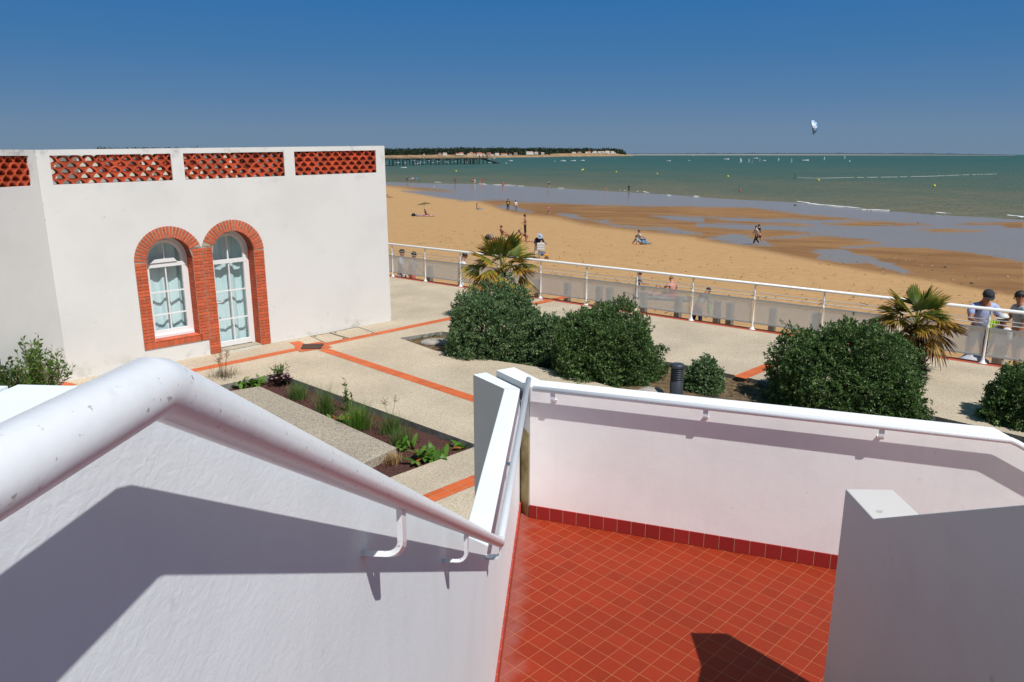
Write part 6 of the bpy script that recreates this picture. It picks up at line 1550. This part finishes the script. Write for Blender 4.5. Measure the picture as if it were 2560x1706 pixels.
for x, y, s, dark in rocks3:
    px = z3([(x, y)])[0]; q = ob(*px); d = math.hypot(q.x, q.y); rr = s*.34878/FPX*d*.62
    b = MB(); b.ellipsoid(q + Vector((0,0,rr*.18)), (rr*random.uniform(.8,1.1), rr*random.uniform(.6,.9), rr*random.uniform(.4,.6)), n=9, m=6, jitter=.16)
    big = s >= 16
    lab = {(1785,943): 'larger dark brown rock on the damp sand above the right-hand palm', (1975,1060): 'brown rock nearest the railing, left of the man in the dark cap', (710,499): 'long dark rock at the water edge below the breaking wave'}.get((x, y), 'small dark stone lying on the wet sand' if dark else 'small pale stone lying on the sand')
    o = obj('beach_rock', b, M_ROCK if dark else M_SHELL)
    tag(o, lab, 'stone', None if big else ('small dark stones on the wet sand' if dark else 'small pale stones on the sand'))
def debris():
    rng = np.random.default_rng(77); n = 2600; mb_v, mb_f, T = [], [], []
    px = rng.uniform(980, 2560, n); py = rng.uniform(520, 800, n); V, Fq, mi = [], [], []
    for x, y in zip(px, py):
        q = ob(x, y); t = float(beach_t(q.x, q.y))
        if t < .0 or t > .5 or rng.random() > (.9 if t < .22 else .35): continue
        s = rng.uniform(.02, .06)*(1 + q.y/70); a = rng.uniform(0, 3.14) if rng.random() < .3 else .68 + rng.normal(0, .3); c, sn = math.cos(a)*s, math.sin(a)*s; w = rng.uniform(.25, .6); o = len(V); z = q.z + .045
        V += [(q.x - c, q.y + sn, z), (q.x + sn*w, q.y + c*w, z + .3*s), (q.x + c, q.y - sn, z), (q.x - sn*w, q.y - c*w, z + .02)]; Fq.append((o, o+1, o+2, o+3)); mi.append(1 if rng.random() < .22 else 0)
    o = np_mesh('beach_debris', np.array(V), np.array(Fq), [mat('dry_weed_crumb', (.12,.065,.03), rough=.95), M_SHELL]); o.data.polygons.foreach_set('material_index', np.array(mi, dtype=np.int32))
    tag(o, 'scattered dry weed crumbs and shell bits over the sand', 'debris', kind='stuff')
debris()
# ================================================================== SEA, PIER, BOATS, FAR COAST
def sea(px, py, dz=0.0): return at(px, py, ZSEA + dz)
M_PIERW = mat('dark_pier_timber', (.030,.026,.024), rough=.9); M_BOATW = mat('white_boat_hull', (.78,.78,.76), rough=.35); M_BOATD = mat('boat_dark_trim', (.05,.06,.08), rough=.5); M_OUTB = mat('outboard_black', (.02,.02,.025), rough=.4)
def pier():
    a, b = sea(952, 415.5), sea(1216, 410.3); L = (b - a).length; t = (b - a).normalized(); s = Vector((-t.y, t.x, 0)); ang = math.atan2(t.y, t.x); rot = Matrix.Rotation(ang, 3, 'Z')
    zd = 5.4; th = thing('pier', 'long dark timber pier on paired piles reaching out over the sea', 'pier', a)
    P = lambda k, o=0.0, z=0.0: a + t*(k*L) + s*o + Vector((0,0,z))
    obj('deck', MB().box(P(.5, 0, zd), (L*1.1, 5.0, .7), rot), M_PIERW, th)
    for o in (-2.4, 2.4):
        mb = MB(); mb.box(P(.5, o, zd + 1.35), (L*1.1, .10, .12), rot); mb.box(P(.5, o, zd + .85), (L*1.1, .08, .10), rot)
        for k in range(34): mb.box(P(k/33*1.04 - .02, o, zd + .85), (.14, .14, 1.0), rot)
        obj('railing', mb, M_PIERW, th)
    xs = [85,120,217,255,348,385,475,513,598,634,716,752,833,868,945,980,1053,1090,1163,1195,1250,1265,1298,1325]
    for x in xs:
        k = ((960 + x*.17) - 952)/(1216 - 952)
        for o in (-2.1, 2.1): obj('pile', MB().tube([P(k, o, -2), P(k, o, zd)], .34, 8), M_PIERW, th)
    for k in np.linspace(.03, .96, 11):
        obj('cross_beam', MB().box(P(float(k), 0, zd - .75), (.6, 5.2, .6), rot), M_PIERW, th)
    mb = MB()
    mb.add([P(.955, -1.4, zd), P(.955, 1.4, zd), P(1.13, 1.4, .9), P(1.13, -1.4, .9), P(.955, -1.4, zd-.8), P(.955, 1.4, zd-.8), P(1.13, 1.4, .2), P(1.13, -1.4, .2)], [(0,1,2,3),(7,6,5,4),(0,4,5,1),(1,5,6,2),(2,6,7,3),(3,7,4,0)]); obj('gangway', mb, M_PIERW, th)
    obj('landing_stage', MB().box(P(1.12, 0, .6), (9, 4, .6), rot), M_PIERW, th)
    for px in (1190.4, 1201.4, 1213.3):
        k = (px - 952)/(1216 - 952); obj('mooring_pile', MB().tube([P(k, -1.8, -2), P(k, -1.8, zd + 3.4)], .42, 8), M_PIERW, th)
    obj('shore_groyne', MB().box(P(.03, -3.5, .3), (16, 2, .9), rot), M_PIERW, th)
pier()
def hull(L, W, Hh, name_mats=0):
    mb = MB(); n = 9; rings = []
    for i in range(n):
        u_ = i/(n-1); x = (u_ - .5)*L; w = W/2*(1 - max(0, (u_ - .45)/.55)**2.2)*(.86 + .14*min(1, u_*4)); sh = Hh*(.85 + .35*u_**2)
        rings.append([(x, -w, sh), (x, -w*.86, Hh*.25), (x + (.0 if u_ < .9 else L*.0), 0, -.12*Hh), (x, w*.86, Hh*.25), (x, w, sh), (x, w*.86, sh*.82), (x, 0, sh*.62), (x, -w*.86, sh*.82)])
    m = 8; vs = [p for r in rings for p in r]
    fs = [(i*m+j, i*m+(j+1) % m, (i+1)*m+(j+1) % m, (i+1)*m+j) for i in range(n-1) for j in range(m)] + [tuple(range(m-1,-1,-1))]
    mb.add(vs, fs, 0, False); return mb
def motorboat(label, px, py, plen, yaw=0, cabin=True, group=None):
    q = sea(px, py); d = q.length; L = max(3.5, plen/FPX*d*1.0); th = thing('motorboat', label, 'boat', q, R(yaw), group=group)
    W, Hh = L*.34, L*.17; obj('hull', hull(L, W, Hh), M_BOATW, th, local=True)
    if cabin:
        b = MB(); b.prism([(-L*.05,-W*.3),(L*.18,-W*.26),(L*.18,W*.26),(-L*.05,W*.3)], Hh*.6, Hh*1.9); obj('cabin', b, M_BOATW, th, local=True)
        b = MB(); b.prism([(-L*.03,-W*.32),(L*.19,-W*.28),(L*.19,W*.28),(-L*.03,W*.32)], Hh*1.35, Hh*1.75); obj('window', b, M_BOATD, th, local=True)
    b = MB(); b.box((-L*.53, 0, Hh*.75), (L*.07, W*.16, Hh*1.1)); obj('outboard', b, M_OUTB, th, local=True)
BGp = 'white boats moored beyond the pier'
mo_lab = 'small white motorboat moored among others seen between the pier piles'
for x, y, w, cab in ((200,224,70,0),(300,228,32,1),(425,196,52,0),(540,210,40,1),(578,220,40,0),(470,240,55,0),(515,232,28,1),(658,193,40,0),(714,222,35,0),(785,211,55,1),(910,210,50,0),(926,226,22,1),(1005,214,42,0),(1042,206,30,1),(1168,214,30,0),(1206,220,22,0)):
    motorboat(mo_lab, *zF(x, y), w*.17, random.uniform(-20, 20), bool(cab), BGp)
motorboat('long white open skiff anchored near the waterline in front of the pier', *zF(287,298), 80*.17, 8, False)
motorboat('white boat under the far shore just right of the pier end, left of the pair', *zF(1545,168), 45*.17, 5, False)
motorboat('white boat under the far shore just right of the pier end, right of the pair', *zF(1608,163), 50*.17, -5, False)
motorboat('tiny white dinghy low in the water right of the pier end', *zF(1550,219), 30*.17, 0, False)
motorboat('white motorboat with cabin alone on the water right of the pier', *zF(1860,196), 60*.17, 5, True)
motorboat('white cabin cruiser, leftmost of the three boats on the open water', *zG(275,201), 82*.17, -8, True)
motorboat('low white speedboat, middle of the three boats on the open water', *zG(428,196), 74*.17, 6, False)
motorboat('white motorboat with canopy, rightmost of the three boats on the open water', *zG(566,193), 60*.17, 3, True)
zH = lambda x, y: (1760 + x*.17, 370 + y*.17)
motorboat('white rigid boat leftmost of the sailing group', *zH(325,174), 80*.17, 0, False)
motorboat('dark-hulled boat behind the sails of the sailing group', *zH(757,160), 66*.17, 0, False)
motorboat('white safety boat with cabin among the windsurf sails', *zH(885,193), 50*.17, 5, True)
motorboat('low white boat lying right of the sailing group', *zH(1488,193), 92*.17, 0, False)
motorboat('pair of low white boats near the far strand, nearer one', *zG(1830,198), 60*.17, 0, False)
motorboat('low white boat near the far strand, right of the pair', *zG(2130,190), 36*.17, 0, False)
motorboat('white boat close under the far sandy strand', *zG(2190,116), 30*.17, 0, False)
# windsurfers
M_SAIL = mat('pale_sail', (.62,.68,.72), rough=.6); M_SAILB = mat('blue_sail', (.16,.36,.55), rough=.6); M_SAILD = mat('dark_sail', (.18,.22,.26), rough=.6)
def sailboard(label, x, y, hpx_, m, lean=0, f=zH, rider=True):
    q = sea(*f(x, y)); d = q.length; ht = max(3.0, hpx_*.17/FPX*d); th = thing('sailboard', label, 'sailboard', q, random.uniform(-.4, .4))
    mb = MB(); mb.extrude([(-.1,0,.3),(ht*.30,0,ht*.28),(ht*.24,0,ht*.6),(lean*ht*.3,0,ht),(-.12+lean*ht*.1,0,ht*.6)], (0,.06,0)); obj('sail', mb, m, th, local=True)
    mb = MB(); mb.tube([(0,-.03,.1),(lean*ht*.3,-.03,ht)], .05, 5); obj('mast', mb, M_BOATD, th, local=True)
    mb = MB(); mb.prism([(-1.3,-.2),(.9,-.3),(1.5,0),(.9,.3),(-1.3,.2)], .0, .14); obj('board', mb, M_BOATW, th, local=True)
    return q
sailboard('windsurfer with a pale sail leaning, leftmost of the sailing group', 535,218,68,M_SAIL,-.5)
sailboard('windsurfer with a grey-pink narrow sail, second in the sailing group', 655,212,58,mat('greyish_sail', (.42,.40,.42), rough=.6))
sailboard('windsurfer with a dark sail low in front of the group', 705,220,50,M_SAILD)
sailboard('windsurfer with a broad blue sail before the dark-hulled boat', 815,196,46,M_SAILB)
sailboard('windsurfer with a white-blue sail standing alone in the middle', 1092,192,48,M_SAIL,.1)
sailboard('windsurfer with a grey sail and a dark rider', 1280,216,62,mat('greyish_sail2', (.36,.36,.40), rough=.6))
sailboard('windsurfer with a white curved sail far right of the group', 1762,180,48,M_SAIL,.2)
sailboard('farthest right windsurfer with a pale blue sail', 2062,165,50,mat('pale_blue_sail', (.40,.55,.68), rough=.6),.1)
# buoys
M_BUOY = mat('yellow_buoy', (.72,.62,.03), rough=.5); M_BUOYW = mat('white_buoy', (.75,.75,.70), rough=.5)
def buoy(label, px, py, w, m, group=None):
    q = sea(px, py); d = q.length; r = w/2/FPX*d; mb = MB(); mb.ellipsoid(q + Vector((0,0,r*.6)), (r, r, r), n=12, m=8); mb.tube([q + Vector((0,0,r*1.4)), q + Vector((0,0,r*1.9))], r*.25, 6); tag(obj('buoy', mb, m), label, 'buoy', group)
YB = 'yellow marker buoys on the water'
buoy('yellow buoy nearest the pier, off the waders', *zF(1060,352), 4.0, M_BUOY, YB)
buoy('yellow buoy of the touching pair, left one', *zG(558,337), 4.2, M_BUOY, YB)
buoy('yellow buoy of the touching pair, right one', *zG(577,330), 4.2, M_BUOY, YB)
buoy('small yellow buoy right of the touching pair', *zG(1062,362), 3.6, M_BUOY, YB)
buoy('small yellow buoy above the black wetsuit figure and to its right', *zG(1665,390), 3.6, M_BUOY, YB)
buoy('yellow buoy left of the kite surfer', *zH(352,430), 4.6, M_BUOY, YB)
buoy('yellow buoy just below the kite surfer wake', *zH(1685,488), 4.8, M_BUOY, YB)
buoy('yellow buoy alone at the far right of the sea', *z3([(1708,364)])[0], 5.4, M_BUOY, YB)
buoy('white buoy right of the sailing group', *zH(2140,206), 3.2, M_BUOYW)
buoy('pale yellow buoy below the single motorboat', *zF(1797,233), 2.6, M_BUOYW)
buoy('small white buoy left of the three boats', *zG(158,204), 2.4, M_BUOYW)
for i, (x, y) in enumerate(((200,392),(232,390),(262,393))):
    b = MB(); q = sea(*zG(x, y)); b.ellipsoid(q + Vector((0,0,.12)), (.30,.22,.22), n=8, m=6); tag(obj('swimmer_head', b, mat('swimmer_dark', (.16,.09,.07), rough=.6)), 'dark heads of swimmers low in the water below the three boats', 'swimmer', 'swimmers in open water')
# kite and board
def kite():
    q = sea(1987, 446.5); D = q.y*CP - (q.z - H)*SP
    def pt(px, py, Y=None):
        r = ray(px, py); t = (q.y + 4)/r[1]; return Vector((r[0]*t, r[1]*t, H + r[2]*t))
    c = pt(2034, 319); th = thing('kite', 'blue and white surf kite flying above the sea', 'kite', c)
    # inflatable wing: a curved sheet, wide at the upper end and narrowing to the lower tip
    m_ = D/FPX; rows = [(0, 2.4, 14.5), (.10, 1.0, 16.6), (.22, .6, 18.2), (.38, 1.6, 19.2), (.55, 3.4, 19.2), (.72, 5.6, 18.6), (.86, 7.8, 17.2), (1.0, 10.4, 15.6)]
    n, kk = len(rows), 7; V = []
    for v, xl, xr in rows:
        r = []
        for k in range(kk):
            f = k/(kk-1); x = (xl + (xr - xl)*f - 10)*m_; z = (16.5 - 33*v)*m_; y = -1.6*math.sin(math.pi*v) - .5*math.sin(math.pi*f) + 1.1*f
            r.append(c + Vector((x, y, z)))
        V.append(r)
    mb = MB()
    for i in range(n-1):
        for k in range(kk-1):
            blue = (k == 5 and i != 1) or (k == 4 and i in (0, 2, 4, 5)) or (k == 3 and i in (1,))
            mb.add([V[i][k], V[i][k+1], V[i+1][k+1], V[i+1][k]], [(0,1,2,3)], 0 if blue else 1, True)
    obj('canopy', mb, [mat('kite_blue', (.05,.28,.60), rough=.5), mat('kite_white', (.60,.64,.74), rough=.5)], th, fix=False)
    obj('leading_edge', MB().tube([V[i][0] for i in range(n)], .13, 8), mat('kite_edge', (.08,.12,.22), rough=.5), th)
    for i in (1, 5): obj('strut', MB().tube([V[i][k] + Vector((0,-.06,0)) for k in range(kk)], .07, 6), MATS['kite_edge'], th)
    b = MB(); b.ellipsoid(q + Vector((0,0,.08)), (.9,.28,.06), n=12, m=4); tag(obj('surf_board', b, M_OUTB), 'dark board under the kite surfer in the sea', 'board')
kite()
# ------------------------------------------------------------------ far coast: dunes, woods, houses, island
def coast():
    rng = np.random.default_rng(9)
    xs = np.arange(200, 1585, 3.0); base = np.interp(xs, [860,960,1100,1250,1360,1400,1480,1540,1585], [397.2,396.3,396,394.6,393.2,392.0,391.2,390.6,390.2])
    top = np.interp(xs, [860,960,1080,1150,1240,1360,1385,1440,1500,1540,1560,1585], [389.5,388.8,387.5,387.2,388.5,388.0,384.5,383.8,383.6,384.6,386.8,388.8])
    V, Fq = [], []; rows = 6
    for x, b, t in zip(xs, base, top):
        p0 = sea(x, b); d0 = math.hypot(p0.x, p0.y); dirn = Vector((p0.x, p0.y, 0)).normalized()
        for k in range(rows):
            f = k/(rows-1); depth = 10 + 220*f; p = p0 + dirn*(depth - 10); D = d0 + depth
            zt = H + (387 - (b + (t - b)*min(1, f*1.6)))/FPX*D*1.02; z = ZSEA - .5 if k == 0 else zt + rng.normal(0, .5)
            V.append((p.x, p.y, z))
    n = len(xs)
    for i in range(n-1):
        for k in range(rows-1): Fq.append((i*rows+k, (i+1)*rows+k, (i+1)*rows+k+1, i*rows+k+1))
    m = mat('dune_sand', (.44,.27,.14), rough=.95, color2=(.24,.15,.07), vscale=.03, thr=(.40,.62)); tag(np_mesh('dunes', np.array(V), np.array(Fq), [m], smooth=True), kind='structure')
    # woods: very many clumps of foliage
    P, D, L, T = [], [], [], []
    for x in np.concatenate([np.arange(240, 930, 2.4), np.arange(930, 1562, 1.15)]):
        b = float(np.interp(x, xs, top)) + .6; tp = float(np.interp(x, [930,960,1000,1100,1120,1200,1360,1420,1520,1545,1556,1562], [375.5,375.8,376.2,374.6,374.2,373.8,374.2,375.6,376.6,376.9,379.5,384])) + rng.normal(0, .55)
        s0 = sea(x, float(np.interp(x, xs, base))); dirn = Vector((s0.x, s0.y, 0)).normalized(); d0 = math.hypot(s0.x, s0.y)
        for k in range(7):
            dd = d0 + 140 + rng.uniform(0, 200); yy = b + (tp - b)*rng.beta(2.0, 1.1)
            z = H + (387 - yy)/FPX*dd; c = np.array([dirn.x*dd, dirn.y*dd, z]); r = rng.uniform(1.8, 4.2)*dd/2200
            for j in range(16): P.append(c + rng.normal(0, r*.55, 3)); D.append(rng.normal(0, 1, 3)); L.append(r*rng.uniform(.6, 1.2)); T.append(np.clip(rng.beta(2, 2)*.8 + .1, 0, 1))
    v, f = leaf_quads(np.array(P), unit(np.array(D)), np.array(L), np.array(L)*.8, .2)
    tag(np_mesh('pine_wood', v, f, [mat_leaf('far_pine_leaf', (.018,.038,.018), (.045,.075,.028), trans=.05)], None, np.array(T)), 'dark pine wood along the far shore behind the houses', 'wood', kind='stuff')
    # beach houses among the trees
    M_HW = [mat('house_white', (.72,.69,.64), rough=.8), mat('house_cream', (.62,.52,.42), rough=.8), mat('house_dull_brown', (.45,.38,.33), rough=.8)]; M_HR = [mat('roof_terracotta', (.42,.14,.08), rough=.9), mat('roof_brown', (.26,.13,.09), rough=.9), mat('roof_pale', (.55,.42,.36), rough=.9)]; M_HWIN = mat('house_window', (.05,.06,.08), rough=.3)  # third wall tone is a duller brown for the brown and grey houses
    def house(px, py, wpx, hpx2, wm, rm, label, group=None):
        i = float(np.interp(px, xs, base)); s0 = sea(px, i); d = math.hypot(s0.x, s0.y) + 95; dirn = Vector((s0.x, s0.y, 0)).normalized()
        W = wpx/FPX*d; Hh = hpx2/FPX*d; z = H + (387 - py)/FPX*d; c = Vector((dirn.x*d, dirn.y*d, z)); th = thing('house', label, 'house', c, -math.atan2(dirn.x, dirn.y) + random.uniform(-.4, .4), group=group)
        b = MB(); b.box((0, 4, Hh*.32 - 1.0), (W, 8, Hh*.64 + 2)); obj('wall', b, M_HW[wm], th, local=True)
        b = MB(); w2 = W/2 + .4; b.add([(-w2,-.5,Hh*.62),(w2,-.5,Hh*.62),(w2,8.5,Hh*.62),(-w2,8.5,Hh*.62),(-w2*.82,4,Hh*1.0),(w2*.82,4,Hh*1.0)], [(0,1,5,4),(2,3,4,5),(1,2,5),(3,0,4),(3,2,1,0)]); obj('roof', b, M_HR[rm], th, local=True)
        nwin = max(1, int(W/5))
        for k in range(nwin):
            b = MB(); b.box((-W/2 + W*(k+.5)/nwin, -.03, Hh*.34), (1.4, .1, 1.3)); obj('window', b, M_HWIN, th, local=True)
    GH = 'white houses with red roofs along the far shore'
    hs = [(590,104,20,14,0,2),(825,90,40,14,2,1),(898,100,60,26,0,2),(1085,98,50,20,1,0),(1140,96,55,28,0,0),(1250,106,44,22,1,2),(1283,100,42,36,1,0),(1330,104,36,26,1,0),(1400,106,70,36,0,0),(1455,110,62,30,1,0),(1538,100,52,30,2,0),(1590,108,50,14,0,2),(1665,104,60,26,0,2),(1760,106,85,26,0,0),(1860,104,40,16,2,1),(1935,92,48,22,2,1),(2145,92,110,34,0,2),(2235,90,50,28,0,2),(2335,92,45,22,1,2),
          ]
    lab = ['tiny white hut on the dune at the left of the far shore','brown-roofed house half hidden in the trees above the dune','white house standing alone on the dune edge','cream house with red roof left of the village','white house with red roof beside the cream one','pale house at the left end of the village','tall reddish house in the village','red-roofed house right of the tall reddish one','broad white house with red roof in the middle of the village','cream house with red roof beside the broad white one','brown house with orange roof at the village edge','low white house right of the orange roof','white house before the right part of the village','long white house with red roof at the right of the village','grey house in the trees right of the long white house','brown house higher in the trees','longest white house on the far shore, among dark pines','white house attached to the longest one','cream house at the right of the longest white house']
    for (x, y, w, h_, a, b), l in zip(hs, lab): house(*zF(x, y), w*.17, h_*.17, a, b, l)
    hs2 = [(440,78,60,14,0,2),(520,76,50,18,1,1),(625,80,36,20,0,2),(665,78,40,26,1,0),(740,78,70,28,0,2),(812,76,50,22,0,2),(860,78,60,24,1,2),(925,82,80,34,0,2),(1005,80,60,26,0,2),(1030,90,50,18,0,2),(905,98,70,18,2,1)]
    lab2 = ['low white house at the left of the dune village','brown house next to the low white one on the dune','small white house on the dune','reddish house on the dune','wide white house in the dune village','white house in the middle of the dune village','cream house in the dune village','largest white house of the dune village','white house at the right of the largest one','low white house at the right end of the dune village','brown retaining building below the largest white house']
    for (x, y, w, h_, a, b), l in zip(hs2, lab2): house(*zG(x, y), w*.17, h_*.17, a, b, l)
    # low island strip along the horizon
    d = 9000.0; X = np.arange(1500, 2540, 2.0); V, Fq = [], []; V2, F2 = [], []
    tp = np.interp(X, [1500,1560,1700,2000,2300,2500,2540], [385.6,385.0,384.2,383.6,384.2,386.6,387.4]) + rng.normal(0, .28, len(X)); bump_ = np.clip(np.convolve(rng.normal(0, 1, len(X)), np.ones(7)/7, 'same'), 0, 1)*1.6; tp -= bump_*(X < 2450)
    sandt = np.interp(X, [1500,1560,1900,2200,2350,2540], [386.9,386.6,386.4,386.9,387.6,388.4])
    for k, x in enumerate(X):
        r = ray(x, 387); q = np.array([r[0]/r[1], 1.0]); q = q/np.linalg.norm(q)
        for (dd, yy) in ((d, 389.2), (d, sandt[k]), (d + 150, sandt[k]-.1)):
            V.append((q[0]*dd, q[1]*dd, max(ZSEA - .3, H + (387 - yy)/FPX*dd)))
        for (dd, yy) in ((d + 20, sandt[k] + .2), (d + 60, tp[k]), (d + 240, tp[k] + .1), (d + 300, sandt[k] + .2)):
            V2.append((q[0]*dd, q[1]*dd, H + (387 - yy)/FPX*dd))
    n = len(X)
    for i in range(n-1):
        for k in range(2): Fq.append((3*i+k, 3*i+3+k, 3*i+4+k, 3*i+1+k))
        for k in range(3): F2.append((4*i+k, 4*i+4+k, 4*i+5+k, 4*i+1+k))
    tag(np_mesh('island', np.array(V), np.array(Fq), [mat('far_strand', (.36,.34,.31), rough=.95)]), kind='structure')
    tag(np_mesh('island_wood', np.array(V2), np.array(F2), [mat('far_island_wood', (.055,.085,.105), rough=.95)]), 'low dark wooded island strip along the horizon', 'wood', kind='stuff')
coast()
